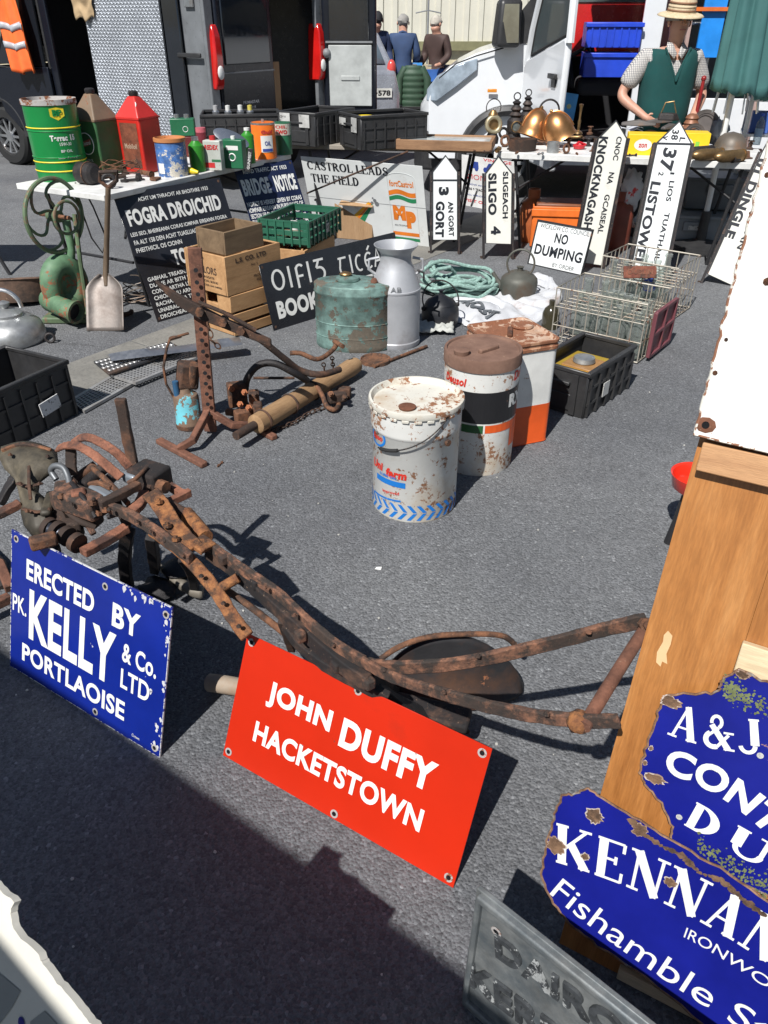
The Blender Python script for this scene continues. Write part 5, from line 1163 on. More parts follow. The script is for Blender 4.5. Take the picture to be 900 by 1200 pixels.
    for x, y, s, lab, k, rz in rnd: junk(on(x, y) + Vector((0, .03, 0)), s, lab, k, rz=rz, m=(BRASS if k == 0 else None))
    t = thing('candle_stick', 'thin tarnished candlestick standing behind the right copper dome', 'candlestick', on(683, 160) + Vector((0, .2, 0))); MB().lathe([(0, 0), (.04, 0), (.035, .015), (.01, .03), (.014, .1), (.008, .12), (.012, .2), (.02, .23), (0, .235)], 16).obj('stick', BRASS, t)
    t = thing('blue_leaflet', 'light blue printed card propped against the open white van door', 'card', M=Matrix.Translation(on(672, 150) + Vector((.02, .45, .02))) @ Matrix.Rotation(R(-14), 4, 'X') @ Matrix.Rotation(R(8), 4, 'Y'))
    MB().box((0, 0, .12), (.14, .004, .23)).obj('card', col('card_blue', (.1, .38, .7), .5), t); MB().lathe([(.022, .003), (.022, .0035), (0, .0035)], 16, Matrix.Translation((0, 0, .12)) @ Matrix.Rotation(PI / 2, 4, 'X')).obj('print_dot', col('card_yellow', (.6, .6, .3), .5), t)
    # yellow boxes
    ym = col('yellow_card', (.8, .52, .015), .5, var=.06)
    for (x, y, L_, lab) in ((764, 183, .32, 'yellow cardboard box with white oval label left of the LISTOWEL arm top'), (812, 181, .26, 'yellow cardboard box right of the LISTOWEL arm top')):
        t = thing('cardboard_box', lab, 'box', on(x, y) + Vector((0, .12, 0)), R(-12), 'yellow boxes on the right table')
        MB().box((0, 0, .07), (L_, .18, .14)).obj('carton', ym, t, bevel=.003)
        F = lambda p: Vector((p.x, -.09 - p.z, p.y))
        b = MB(); b.lathe([(.05, .0012), (.05, .0016), (0, .0016)], 24, Matrix.Translation((-.05, -.09, .07)) @ Matrix.Rotation(PI / 2, 4, 'X') @ Matrix.Diagonal((1.25, .8, 1, 1))); b.obj('label_oval', LETW, t)
        text(t, 'zon', col('label_red', (.5, .03, .03), .45), -.05, .065, .06, .026, z=.003, bold=.03, fn=F); patch(t, col('leaf_green', (.2, .45, .05), .5), .03, .05, .06, .085, .002, F)
    t = thing('plastic_bag_folded', 'white and blue folded leaflet on top of the goods beside the yellow box', 'leaflet', on(738, 172) + Vector((0, .12, .1)), R(10)); MB().grid(lambda u, v: ((u - .5) * .2, (v - .5) * .12, .012 * math.sin(u * 9) + .02), 10, 4).obj('leaflet', col('leaflet_white', (.6, .62, .66), .5), t, solid=.002)
    # stack on the yellow boxes: old iron and dark hats
    for i, (x, y, s, lab) in enumerate(((750, 152, .11, 'dull grey flat iron piece across the left yellow box'), (775, 148, .1, 'dark iron shoe last lying on the yellow boxes'), (788, 156, .09, 'dark grey cast piece above the LISTOWEL arm'))):
        t = thing('cast_iron_piece', lab, 'metal part', on(x, y + 22) + Vector((0, .14, .145)), i * .5 - .3)
        MB().loft([[(-s * 1.2, -s * .25, 0), (-s * 1.2, s * .25, 0), (-s * 1.2, s * .15, s * .2), (-s * 1.2, -s * .15, s * .2)], [(0, -s * .4, 0), (0, s * .4, 0), (0, s * .3, s * .4), (0, -s * .3, s * .4)], [(s * 1.2, -s * .2, s * .05), (s * 1.2, s * .2, s * .05), (s * 1.2, s * .1, s * .2), (s * 1.2, -s * .1, s * .2)]]).obj('casting', mat('grey_iron', (.11, .1, .095), .6, metal=.3, stain=.2), t, bevel=.012, seg=3)
    t = thing('flat_iron', 'small dark kettle iron with wire handle held near the man\'s hand', 'iron', on(784, 176) + Vector((0, .18, .19)), R(-15)); MB().loft([[(-.07, -.04, 0), (.05, -.045, 0), (.1, 0, 0), (.05, .045, 0), (-.07, .04, 0)], [(-.06, -.03, .05), (.04, -.035, .05), (.07, 0, .05), (.04, .035, .05), (-.06, .03, .05)]]).obj('iron_body', IRON, t, bevel=.008); MB().tube([(-.05, 0, .05), (-.03, 0, .12), (.03, 0, .13), (.06, 0, .05)], .005, 6).obj('wire_handle', BRASS, t)
    # ringed pots, plates, shells, grey helmet
    t = thing('ringed_vase', 'brown turned vase with stacked rings beside the man\'s right wrist', 'vase', on(820, 178) + Vector((0, .3, 0))); pr = []
    for i in range(5): z = .05 + i * .035; pr += [(.06 - i * .004, z), (.075 - i * .006, z + .012), (.06 - i * .004, z + .026)]
    MB().lathe([(0, 0), (.08, 0), (.09, .03), (.06, .05)] + pr + [(.03, .23), (0, .235)], 24).obj('turned_body', mat('terracotta_dark', (.25, .11, .06), .5, metal=.2), t)
    plm = mat('pewter', (.16, .14, .13), .5, metal=.5, var=.2)
    for i, (x, y, r, lab) in enumerate(((835, 150, .12, 'large dark pewter plate leaning behind the brass shells'), (822, 156, .085, 'smaller pewter plate with rings leaning against the large one'))):
        t = thing('plate', lab, 'plate', M=Matrix.Translation(on(x, y + 22) + Vector((0, .26 - .03 * i, r))) @ Matrix.Rotation(R(72), 4, 'X')); MB().lathe([(0, 0), (r * .6, 0), (r * .65, .008), (r * .9, .012), (r, .018), (r, .014), (r * .65, .0), (0, -.006)], 36, cap=False).obj('dish', plm, t)
        MB().ring(r * .78, .003, 32, 4, Matrix.Translation((0, 0, .012))).obj('rim_line', plm, t)
    t = thing('military_helmet', 'dull grey steel helmet behind the brass shell cases', 'helmet', on(866, 184) + Vector((0, .2, 0)), R(-8)); hm = mat('helmet_grey', (.13, .11, .09), .55, metal=.3, stain=.25)
    MB().lathe([(.14, 0), (.115, .03), (.11, .06), (.095, .1), (.06, .13), (0, .145)], 30, sy=1.1, cap=False).obj('shell', hm, t, solid=.004)
    for i, (x, y, m, lab) in enumerate(((836, 190, BRASS, 'left brass shell case with rounded nose on the right table'), (862, 192, BRASS, 'right brass shell case lying beside the other'), (826, 187, IRON, 'black bottle shaped case left of the brass shells'))):
        t = thing('shell_case', lab, 'shell case', on(x - 6, y) + Vector((0, .05, .042)), R(18 + i * 4), 'shell cases on the right table')
        MB().lathe([(0, -.12), (.036, -.118), (.04, -.1), (.04, .05), (.032, .09), (.018, .12), (0, .13)], 24, Matrix.Rotation(R(-90), 4, 'Y') @ Matrix.Rotation(0, 4, 'X')).obj('case_body', m, t)
        MB().lathe([(.042, -.122), (.042, -.112)], 24, Matrix.Rotation(R(-90), 4, 'Y')).obj('base_rim', m, t)
    t = thing('plastic_bag', 'crumpled clear plastic bag between the plates and the grey helmet', 'bag', on(846, 172) + Vector((0, .12, 0))); MB().blob((0, 0, .09), .09, .7, 5, n=22, sx=.7, sy=.6, sz=1.0, fr=4).obj('bag_film', mat('bag_film', (.45, .47, .48), .2, bump=.5, bs=30, trans=.3), t, ang=180)
    t = thing('water_bottle', 'clear water bottle with blue label at the right end of the table', 'bottle', on(893, 172) + Vector((0, .12, 0))); MB().lathe([(0, 0), (.03, 0), (.032, .05), (.03, .09), (.032, .13), (.03, .16), (.012, .19), (.012, .21)], 20, cap=False).obj('bottle_body', glassmat('clear_plastic', (.75, .82, .86), thin=.7), t); MB().lathe([(.0325, .06), (.0325, .12)], 20, cap=False).obj('label', col('bottle_label', (.3, .42, .55), .5), t); MB().lathe([(.014, .205), (.014, .225), (0, .226)], 14).obj('cap', col('cap_blue', (.03, .1, .5), .4), t)
    junk(on(872, 193) + Vector((0, .1, 0)), .06, 'dark pipe elbow between the shell cases and the bottle', 0, rz=.4, m=IRON); junk(on(884, 190) + Vector((0, .15, 0)), .06, 'brown iron bracket at the right end of the right table', 5, rz=.2, m=RUST)
    junk(on(700, 168) + Vector((0, .25, 0)), .06, 'rusty shackle behind the tip of the KNOCKNAGASHEL arm', 1, rz=.2); junk(on(800, 172) + Vector((0, .3, 0)), .06, 'brown pipe elbow beside the ringed vase', 0, rz=1.2, m=RUST)
    for x, y, s, lab, k, rz, m in ((598, 176, .045, 'little dark valve between the brass elbow and the brown pot', 2, .5, IRON), (560, 178, .04, 'small rusty shackle right beside the tray corner', 1, .2, RUST), (634, 182, .035, 'short steel bolt between the brown pot and the mug', 4, .7, ALU), (664, 181, .04, 'small brown ring right of the tin mug', 3, .6, RUST),
                              (706, 181, .04, 'iron bracket at the table front right of the KNOCKNAGASHEL tip', 5, .5, RUST_D), (728, 168, .05, 'tarnished brass elbow left of the yellow box', 0, 1.2, BRASS), (742, 184, .04, 'dark bolt lying before the left yellow box', 4, .1, IRON), (801, 187, .04, 'rusty ring in front of the right yellow box', 3, 1.1, RUST),
                              (880, 176, .055, 'dark cast valve between the grey helmet and the water bottle', 2, .3, RUST_D), (853, 170, .05, 'brown pipe elbow behind the grey helmet', 0, 2.0, RUST), (692, 158, .055, 'upright rusty valve at the back beside the candlestick', 2, .9, RUST), (590, 163, .05, 'dark ring leaning between the bull ring lamp and the small lantern', 3, .2, IRON), (677, 182, .03, 'tiny bolt by the red pressed piece', 4, 1.5, RUST), (717, 176, .045, 'grey shackle just right of the KNOCKNAGASHEL tip', 1, .6, ALU)):
        junk(on(x, y) + Vector((0, .03, 0)), s, lab, k, rz=rz, m=m)
right_table_items()
# ================================================================== goods at the right edge behind the table
def right_edge():
    p = G(893, 205, 0)
    t = thing('metal_shelf', 'metal shelf with small coloured packets at the right edge behind the umbrella', 'shelf', (3.35, 6.9, 0), R(-20))
    for x in (-.4, .4):
        for y in (-.18, .18): MB().box((x, y, .95), (.03, .03, 1.9)).obj('upright', STEEL, t)
    for z in (.55, .8, 1.05, 1.3, 1.55): MB().box((0, 0, z), (.84, .4, .02)).obj('shelf_board', STEEL, t)
    cs = [(.5, .05, .04), (.1, .3, .05), (.6, .55, .1), (.55, .53, .5), (.04, .1, .35), (.35, .2, .1)]; nn = ['red', 'green', 'yellow', 'white', 'blue', 'brown']; k = 0
    for si, z in enumerate((.56, .81, 1.06, 1.31)):
        for j in range(4):
            w_ = .14; hh = (.12, .15, .1, .17)[(j + si) % 4]
            b = thing('packet', '%s packet on the %s shelf at the right edge, %s in its row' % (nn[k % 6], ('lowest', 'second', 'third', 'top')[si], ('first', 'second', 'third', 'last')[j]), 'packet', t.matrix_basis @ Vector((-.3 + j * .19, -.06, z)), R(-20), 'packets on the metal shelf')
            MB().box((0, 0, hh / 2 + .002), (w_, .16, hh)).obj('packet_body', col('packet_' + nn[k % 6], cs[k % 6], .5), b, bevel=.005); k += 1
    # blue shelving behind the man
    t = thing('blue_panel_rack', 'rack of bright blue panels with an orange rail behind the man in the hat', 'rack', (3.18, 8.2, 0), R(-4)); bp = col('panel_blue', (.02, .25, .75), .4)
    for x in (-.22, .06, .3): MB().box((x, 0, 1.86), (.2, .03, 1.15)).obj('panel', bp, t, bevel=.004)
    for x in (-.42, .32): MB().box((x, -.01, 1.2), (.03, .04, 2.3)).obj('upright', col('upright_pink', (.4, .28, .25), .5), t)
    MB().box((.3, -.04, 1.66), (1.5, .03, .03)).obj('rail', col('orange_tube', (.7, .16, .03), .4), t)
    t = thing('step_ladder', 'grey aluminium ladder standing upright between the white van and the man', 'ladder', (2.86, 8.3, 0), R(0))
    for x in (-.14, .14): MB().box((x, 0, 1.2), (.035, .06, 2.4)).obj('stile', STEEL, t)
    for i in range(9): MB().cyl((-.14, 0, .25 + i * .26), (.14, 0, .25 + i * .26), .014).obj('rung', STEEL, t)
right_edge()
# ================================================================== folded umbrella
def umbrella():
    tm = mat('teal_canvas', (.045, .14, .135), .75, var=.12, vs=5, bump=.2)
    b0 = Vector((2.575, 6.45, 0))
    t = thing('folded_umbrella', 'large folded teal green market umbrella standing behind the right table', 'umbrella', b0)
    MB().cyl((0, 0, 0), (0, 0, 3.0), .022).obj('pole', WHITE, t)
    MB().lathe([(0, 0), (.24, 0), (.24, .05), (.04, .08), (.035, .3)], 24).obj('base', BLACK_P, t)
    n = 96
    def rr(a, z):
        q = (z - 1.12) / 1.75
        r = .175 * max(0, 1 - q) ** .5 + .035
        return r * (1 + .13 * math.cos(a * 8 + .4) + .05 * math.cos(a * 16 + 1.3 + z * 2) + .03 * math.sin(a * 3 + z))
    rings = []
    for j in range(26):
        f = j / 25
        rings.append([((rr(2 * PI * i / n, 1.12 + 1.75 * f)) * math.cos(2 * PI * i / n) + .06 * (1 - f), rr(2 * PI * i / n, 1.12 + 1.75 * f) * math.sin(2 * PI * i / n) * .8, 1.12 + 1.75 * f + (.018 * math.cos(8 * 2 * PI * i / n + .4) - .03 * math.cos(2 * PI * i / n)) * (1 - f) ** 4) for i in range(n)])
    MB().loft(rings, cap=False).obj('folded_canopy', tm, t, solid=.006, ang=80)
    for k in range(8):
        a = 2 * PI * k / 8; MB().cyl((.17 * math.cos(a) + .05, .14 * math.sin(a), 1.0), (.03 * math.cos(a), .03 * math.sin(a), 2.2), .006, n=6).obj('rib', STEEL, t)
umbrella()
# ================================================================== the man in the straw hat
def man():
    # local: faces -y (toward the camera); stands behind the right table
    b0 = Vector((2.28, 7.1, 0))
    t = thing('person', 'man in straw hat and teal knitted vest over checked shirt standing behind the table', 'person', b0, R(6))
    P = [(0, 0, .98, .16, .12), (0, -.01, 1.12, .15, .12), (0, -.02, 1.28, .17, .12), (0, -.015, 1.4, .15, .09), (0, -.03, 1.47, .06), (0, -.045, 1.53, .058),
         (-.19, 0, 1.40, .058), (-.335, .03, 1.15, .043), (-.34, 0.0, 1.10, .045), (-.20, -.13, .985, .03), (-.175, -.16, .96, .028),
         (.19, 0, 1.40, .058), (.31, .01, 1.15, .043), (.31, -.01, 1.10, .045), (.17, -.2, .925, .03), (.15, -.235, .905, .028),
         (-.1, 0, .88, .09), (-.12, -.02, .5, .06), (-.12, .02, .09, .045), (-.13, -.16, .04, .04), (.1, 0, .88, .09), (.12, -.02, .5, .06), (.12, .02, .09, .045), (.13, -.16, .04, .04)]
    E_ = [(0, 1), (1, 2), (2, 3), (3, 4), (4, 5), (3, 6), (6, 7), (7, 8), (8, 9), (9, 10), (3, 11), (11, 12), (12, 13), (13, 14), (14, 15), (0, 16), (16, 17), (17, 18), (18, 19), (0, 20), (20, 21), (21, 22), (22, 23)]
    # head joins the neck
    P += [(0, -.06, 1.585, .07, .075), (0, -.065, 1.65, .078, .092), (0, -.06, 1.72, .068, .08)]
    E_ += [(5, 24), (24, 25), (25, 26)]
    # fingers: roots inside the palms
    def hand(w_, d, side, up, root):
        out = []; base = len(P); d = Vector(d).normalized(); s = Vector(side).normalized(); n = Vector(up).normalized(); w_ = Vector(w_)
        P.append((*(w_ + d * .035), .026, .014)); E_.append((root, base)); pal = base
        for i, (o, L_) in enumerate(((-.027, .062), (-.009, .072), (.009, .068), (.026, .052))):
            a = w_ + d * .06 + s * o; k = len(P)
            P.append((*a, .0095)); P.append((*(a + d * L_ * .5 + n * .004), .0085)); P.append((*(a + d * L_ - n * .012), .007))
            E_.append((pal, k)); E_.append((k, k + 1)); E_.append((k + 1, k + 2))
        a = w_ + d * .02 - s * .03; k = len(P)
        P.append((*a, .011)); P.append((*(a - s * .03 + d * .025), .0095)); P.append((*(a - s * .038 + d * .05), .008)); E_.append((pal, k)); E_.append((k, k + 1)); E_.append((k + 1, k + 2))
    hand((-.175, -.16, .96), (.75, -.12, -.35), (.3, .1, -.9), (0, -1, 0), 10)
    hand((.15, -.235, .905), (-.8, -.25, -.25), (-.2, .3, -.9), (0, -.8, .5), 15)
    skin('body', P, E_, SKIN, t, 0, 2)
    # nose, ears, brows, mouth
    MB().loft([[(-.008, -.148, 1.675), (.008, -.148, 1.675), (.006, -.13, 1.68), (-.006, -.13, 1.68)], [(-.016, -.172, 1.635), (.016, -.172, 1.635), (.018, -.135, 1.628), (-.018, -.135, 1.628)]]).obj('nose', SKIN, t, bevel=.006, seg=3)
    for s in (-1, 1):
        MB().blob((s * .082, -.055, 1.645), .03, .1, 3, sx=.35, sy=.7, n=12).obj('ear', SKIN, t)
        MB().blob((s * .032, -.14, 1.665), .011, 0, sx=1.2, sy=.6, sz=.7, n=12).obj('eye', col('eye_dark', (.1, .08, .07), .3), t)
        MB().tube([(s * .015, -.148, 1.684), (s * .034, -.15, 1.69), (s * .055, -.138, 1.684)], .005, 6).obj('eyebrow', col('hair_grey', (.28, .27, .25), .85), t)
    MB().tube([(-.024, -.142, 1.598), (0, -.152, 1.6), (.024, -.142, 1.598)], .0055, 6).obj('mouth', col('lip', (.35, .14, .12), .5), t)
    MB().lathe([(.09, 1.66), (.092, 1.69), (.088, 1.72), (.07, 1.75)], 24, Matrix.Translation((0, -.045, 0)), sy=1.05, cap=False).obj('hair', col('hair_grey', (.28, .27, .25), .85), t, solid=.01)
    # straw hat
    sm = woodmat('straw', (.5, .38, .22), (.72, .6, .42), 'Z', 6, .8, .1, stretch=6)
    H = Matrix.Translation((0, -.055, 1.705)) @ Matrix.Rotation(R(7), 4, 'X')
    ht = MB().lathe([(.165, -.012), (.15, .0), (.12, .008), (.1, .01), (.095, .05), (.088, .1), (.075, .118), (.04, .108), (0, .104)], 40, H, sx=1.02, sy=1.12, cap=False).obj('straw_hat', sm, t, solid=.004)
    for z, m_ in ((.022, col('hat_band', (.22, .11, .06), .7)), (.05, col('hat_band_light', (.55, .44, .3), .8)), (.075, col('hat_band', (.22, .11, .06), .7))): MB().lathe([(.1015 - z * .08, z), (.1005 - z * .1, z + .014)], 40, H, sx=1.02, sy=1.12, cap=False).obj('hat_band', m_, ht, solid=.003)
    # checked shirt
    m, nt, b, v = newmat('checked_shirt')
    tc = v
    sx = nt.nodes.new('ShaderNodeSeparateXYZ'); L(nt, v, sx.inputs[0])
    def line(o, k, w_): return mth(nt, 'LESS_THAN', mth(nt, 'FRACT', mth(nt, 'MULTIPLY', o, k)), w_)
    g1 = mth(nt, 'MAXIMUM', line(sx.outputs[0], 80, .22), line(sx.outputs[2], 80, .22))
    L(nt, mixc(nt, g1, (.56, .54, .5), (.1, .1, .13)), b.inputs['Base Color']); b.inputs['Roughness'].default_value = .85
    S_ = [(0, 0, 1.05, .178, .135), (0, -.015, 1.28, .185, .135), (0, -.012, 1.415, .155, .1), (-.19, 0, 1.405, .082), (-.28, .01, 1.26, .082), (-.315, .025, 1.175, .078), (.19, 0, 1.405, .082), (.265, .0, 1.26, .082), (.3, .01, 1.16, .078)]
    skin('shirt', S_, [(0, 1), (1, 2), (2, 3), (3, 4), (4, 5), (2, 6), (6, 7), (7, 8)], m, t, 0, 2)
    for s in (-1, 1):
        MB().add([(s * .005, -.125, 1.43), (s * .03, -.145, 1.395), (s * .085, -.1, 1.46), (s * .06, -.04, 1.52), (s * .035, -.09, 1.5)], [(0, 1, 2, 3, 4)]).obj('collar', m, t, solid=.006)
    # knitted vest with V neck: rings of ellipses, front neckline cut by lowering the top edge
    vm = mat('knit_teal', (.003, .052, .05), .9, var=.12, vs=9, bump=.5, bs=160)
    n = 48; rings = []
    prof = [(.86, .185, .15), (.93, .2, .162), (1.05, .2, .165), (1.18, .205, .16), (1.28, .21, .158), (1.36, .212, .15), (1.42, .205, .135), (1.462, .17, .115)]
    for z, a, b_ in prof:
        ring = []
        for i in range(n):
            th = 2 * PI * i / n
            x = a * math.copysign(abs(math.cos(th)) ** .85, math.cos(th)); y = b_ * math.copysign(abs(math.sin(th)) ** .9, math.sin(th)) - .012
            zz = z
            if z > 1.22 and math.sin(th) < 0:
                lim = 1.245 + abs(x) * 2.35
                if abs(x) < .105: zz = min(z, lim)
            ring.append((x, y - .004 * math.sin(z * 40 + th * 3), zz + (.012 * math.sin(th * 5) if z < .9 else 0)))
        rings.append(ring)
    MB().loft(rings, cap=False).obj('knitted_vest', vm, t, solid=.006, ang=70)
    for s in (-1, 1): MB().tube([(s * .1, -.118, 1.475), (s * .05, -.15, 1.365), (s * .0, -.182, 1.235)], .008, 6).obj('neck_rib', vm, t)
    b = MB(); b.ring(.036, .004, 20, 6, Matrix.Translation((.185, -.165, .947)) @ Vector((.55, .5, .3)).to_track_quat('Z', 'Y').to_matrix().to_4x4()); o = b.obj('watch_strap', col('gold', (.7, .5, .2), .3, metal=.8), t)
    MB().lathe([(.018, 0), (.018, .006), (0, .007)], 16, Matrix.Translation((.19, -.2, .975)) @ Vector((-.1, -.9, .6)).to_track_quat('Z', 'Y').to_matrix().to_4x4()).obj('watch_face', LETW, o)
    Tt = [(0, 0, .93, .172, .14), (-.1, 0, .82, .11), (-.12, -.02, .5, .085), (-.12, .02, .1, .075), (.1, 0, .82, .11), (.12, -.02, .5, .085), (.12, .02, .1, .075)]
    skin('trousers', Tt, [(0, 1), (1, 2), (2, 3), (0, 4), (4, 5), (5, 6)], col('trousers_grey', (.06, .06, .065), .85), t, 0, 2)
    t.scale = (1.03, .98, .95)
    for s in (-1, 1): MB().loft([[(s * .12 - .045, .06, 0), (s * .12 + .045, .06, 0), (s * .12 + .045, .06, .1), (s * .12 - .045, .06, .1)], [(s * .12 - .05, -.1, 0), (s * .12 + .05, -.1, 0), (s * .12 + .045, -.1, .09), (s * .12 - .045, -.1, .09)], [(s * .12 - .035, -.22, 0), (s * .12 + .035, -.22, 0), (s * .12 + .03, -.2, .05), (s * .12 - .03, -.2, .05)]]).obj('shoe', RUBBER, t, bevel=.012)
    u = thing('walking_stick', 'thin dark red stick standing beside the man\'s left hip', 'stick', b0 + Vector((.22, -.16, 0))); MB().cyl((0, 0, .0), (.04, .05, 1.18), .014).obj('shaft', mat('stick_red', (.25, .02, .02), .3), u); MB().blob((.04, .05, 1.19), .022, .1).obj('knob', mat('stick_red', (.25, .02, .02), .3), u)
man()
# ================================================================== middle ground: crates, cans, kettles
def zat(x, y, Y0): return Y(x, y, Y0).z
def open_crate(M, W_, D_, H_, m, name, lab, slats=0, th=.014, cat='crate', group=None, hand=False, z0=0.0):
    """open wooden box, origin at its front corner; x along the right face, y along the left face"""
    t = thing(name, lab, cat, M=M @ Matrix.Translation((0, 0, z0)), group=group)
    def wall(c, d, n='side_board'): MB().box(c, d).obj(n, m, t, bevel=.0025, seg=1)
    n = max(1, slats)
    hh = H_ / n
    for i in range(n):
        z = hh * (i + .5); g = hh - (.018 if n > 1 else 0)
        wall((W_ / 2, th / 2, z), (W_, th, g)); wall((W_ / 2, D_ - th / 2, z), (W_, th, g))
        if hand and i == n - 1:
            wall((th / 2 + .001, D_ * .19, z), (th, D_ * .32, g)); wall((th / 2 + .001, D_ * .81, z), (th, D_ * .32, g)); wall((th / 2 + .001, D_ * .5, z - g * .33), (th, D_ * .34, g * .32))
        else: wall((th / 2 + .001, D_ / 2, z), (th, D_ - 2 * th - .002, g))
        wall((W_ - th / 2 - .001, D_ / 2, z), (th, D_ - 2 * th - .002, g))
    wall((W_ / 2, D_ / 2, th / 2 + .001), (W_ - 2 * th, D_ - 2 * th, th), 'bottom_board')
    if n > 1:
        for x in (th * 1.5, W_ - th * 1.5):
            for y in (th * 1.5 + .006, D_ - th * 1.5 - .006): wall((x + (.002 if x < W_ / 2 else -.002), y, H_ / 2), (th * 1.2, th, H_ - .004), 'corner_post')
    nl = MB()
    return t
def stack():
    P0 = G(276, 396); ex = (G(322, 380) - P0); ex.z = 0; W_ = ex.length; ex.normalize()
    M = frame2(P0, ex)
    D_ = .36
    wl = woodmat('crate_pine', (.36, .19, .08), (.58, .34, .16), 'X', 1.3, .75, .3, marks=.7)
    wo = woodmat('crate_old_brown', (.12, .075, .04), (.24, .16, .09), 'X', 1.3, .85, .45)
    zs = [0, zat(273, 367, P0.y), zat(271, 347, P0.y), zat(270, 299, P0.y + .02), 0]
    zs[4] = zs[3] + .125
    open_crate(M, .42, .34, zs[1] - .004, wl, 'wooden_crate', 'bottom pine crate of the stack beside the ticket office sign', 2, hand=False, group='wooden crates in the stack')
    open_crate(M @ Matrix.Translation((-.01, .0, 0)), .42, .34, zs[2] - zs[1] - .004, wl, 'wooden_crate', 'second pine crate from the ground in the stack, with a hand hole', 1, hand=True, z0=zs[1], group='wooden crates in the stack')
    t = open_crate(M @ Matrix.Translation((-.02, .0, 0)) @ Matrix.Rotation(R(2), 4, 'Z'), .44, .35, zs[3] - zs[2] - .004, wl, 'wooden_crate', 'tall printed tea crate with black stencil lettering, third in the stack', 1, z0=zs[2], group='wooden crates in the stack')
    h = zs[3] - zs[2]
    FR = lambda p: Vector((p.x, -.0 - p.z, p.y))
    FL = lambda p: Vector((-p.z, .35 - p.x, p.y))
    IK = mat('stencil_ink', (.07, .04, .025), .8, var=.4, vs=60, bump=0)
    text(t, 'L.S. CO. LTD', IK, .2, h * .82, .24, h * .12, bold=.05, fn=FR); text(t, 'No 1', IK, .22, h * .63, .05, h * .06, fn=FR); text(t, 'PRODUCE OF', IK, .28, h * .33, .14, h * .06, fn=FR); text(t, 'IRELAND', IK, .28, h * .22, .1, h * .06, fn=FR)
    text(t, 'TAYLORS', IK, .17, h * .56, .2, h * .18, bold=.02, fn=FL); text(t, 'HARROGATE', IK, .18, h * .38, .13, h * .055, fn=FL); text(t, 'SPECIAL BLEND', IK, .2, h * .28, .15, h * .05, fn=FL); text(t, 'PACKED AND SHIPPED', IK, .22, h * .17, .17, h * .045, fn=FL); text(t, '5', IK, .075, h * .17, .03, h * .15, bold=.03, fn=FL); text(t, 'TEA', IK, .15, h * .85, .05, h * .06, fn=FL)
    open_crate(M @ Matrix.Translation((.0, .005, 0)) @ Matrix.Rotation(R(3), 4, 'Z'), .3, .235, .125, wo, 'wooden_box', 'small open grey brown wooden box on top of the crate stack', 1, z0=zs[3], cat='box')
    # green tray crate with boxes under it
    C0 = G(362, 290, .3); ex = (G(402, 268, .3) - C0).normalized(); Mg = frame2((C0.x, C0.y, 0), ex)
    wc = open_crate(Mg @ Matrix.Translation((-.03, .02, 0)), .5, .36, .29, wl, 'wooden_crate', 'pine crate under the green tray behind the ticket office sign', 2, group='wooden crates in the stack')
    gm = mat('green_tray_plastic', (.006, .1, .055), .4, dust=.12, var=.15)
    t = thing('bread_tray', 'dark green slatted plastic tray resting on a pine crate behind the ticket office sign', 'tray', M=Mg @ Matrix.Translation((0, 0, .3)))
    W_, D_, H_ = .52, .36, .155
    for i in range(3):
        z = .03 + i * .052
        for c, d in (((W_ / 2, 0, z), (W_, .01, .036)), ((W_ / 2, D_, z), (W_, .01, .036)), ((0, D_ / 2, z), (.01, D_ - .012, .036)), ((W_, D_ / 2, z), (.01, D_ - .012, .036))): MB().box(c, d).obj('slat', gm, t, bevel=.002, seg=1)
    for k in range(9):
        x = k * W_ / 8
        for y in (-.008, D_ + .008): MB().box((x, y, H_ / 2), (.014, .01, H_)).obj('rib', gm, t)
    for k in range(7):
        y = k * D_ / 6
        for x in (-.008, W_ + .008): MB().box((x, y, H_ / 2), (.01, .012, H_)).obj('rib', gm, t)
    b = MB(); b.tube([(0, 0, H_), (W_, 0, H_), (W_, D_, H_), (0, D_, H_)], 0, closed=True, flat=(.022, .012)); b.obj('rim', gm, t); MB().box((W_ / 2, D_ / 2, .006), (W_ - .01, D_ - .01, .008)).obj('tray_bottom', gm, t)
    MB().box((W_ * .55, -.012, H_ * .45), (.05, .004, .06)).obj('sticker', LABEL, t)
    b = thing('cardboard_piece', 'piece of brown cardboard lying in the green tray', 'cardboard', M=Mg @ Matrix.Translation((.12, .2, .33)) @ Matrix.Rotation(R(12), 4, 'Y')); MB().box((0, 0, 0.02), (.16, .12, .04)).obj('sheet', woodmat('cardboard', (.3, .18, .09), (.42, .27, .15), 'Z', 1, .85, .1), b, bevel=.003)
    b = thing('white_bottle_row', 'small white pots standing in the right end of the green tray', 'pot', M=Mg @ Matrix.Translation((.3, .25, .312))); MB().lathe([(0, 0), (.028, 0), (.028, .07), (.018, .08), (0, .082)], 16).obj('pot_body', LETW, b)
    p = G(420, 292); b = thing('cardboard_box', 'brown cardboard box between the green tray and the oil advert board', 'box', p + Vector((0, .45, 0)), R(-20)); MB().box((0, 0, .15), (.34, .28, .3)).obj('carton', woodmat('cardboard', (.3, .18, .09), (.42, .27, .15), 'Z', 1, .85, .1), b, bevel=.004); MB().box((.05, -.16, .31), (.3, .12, .006), rx=R(20)).obj('flap', woodmat('cardboard', (.3, .18, .09), (.42, .27, .15), 'Z', 1, .85, .1), b)
stack()
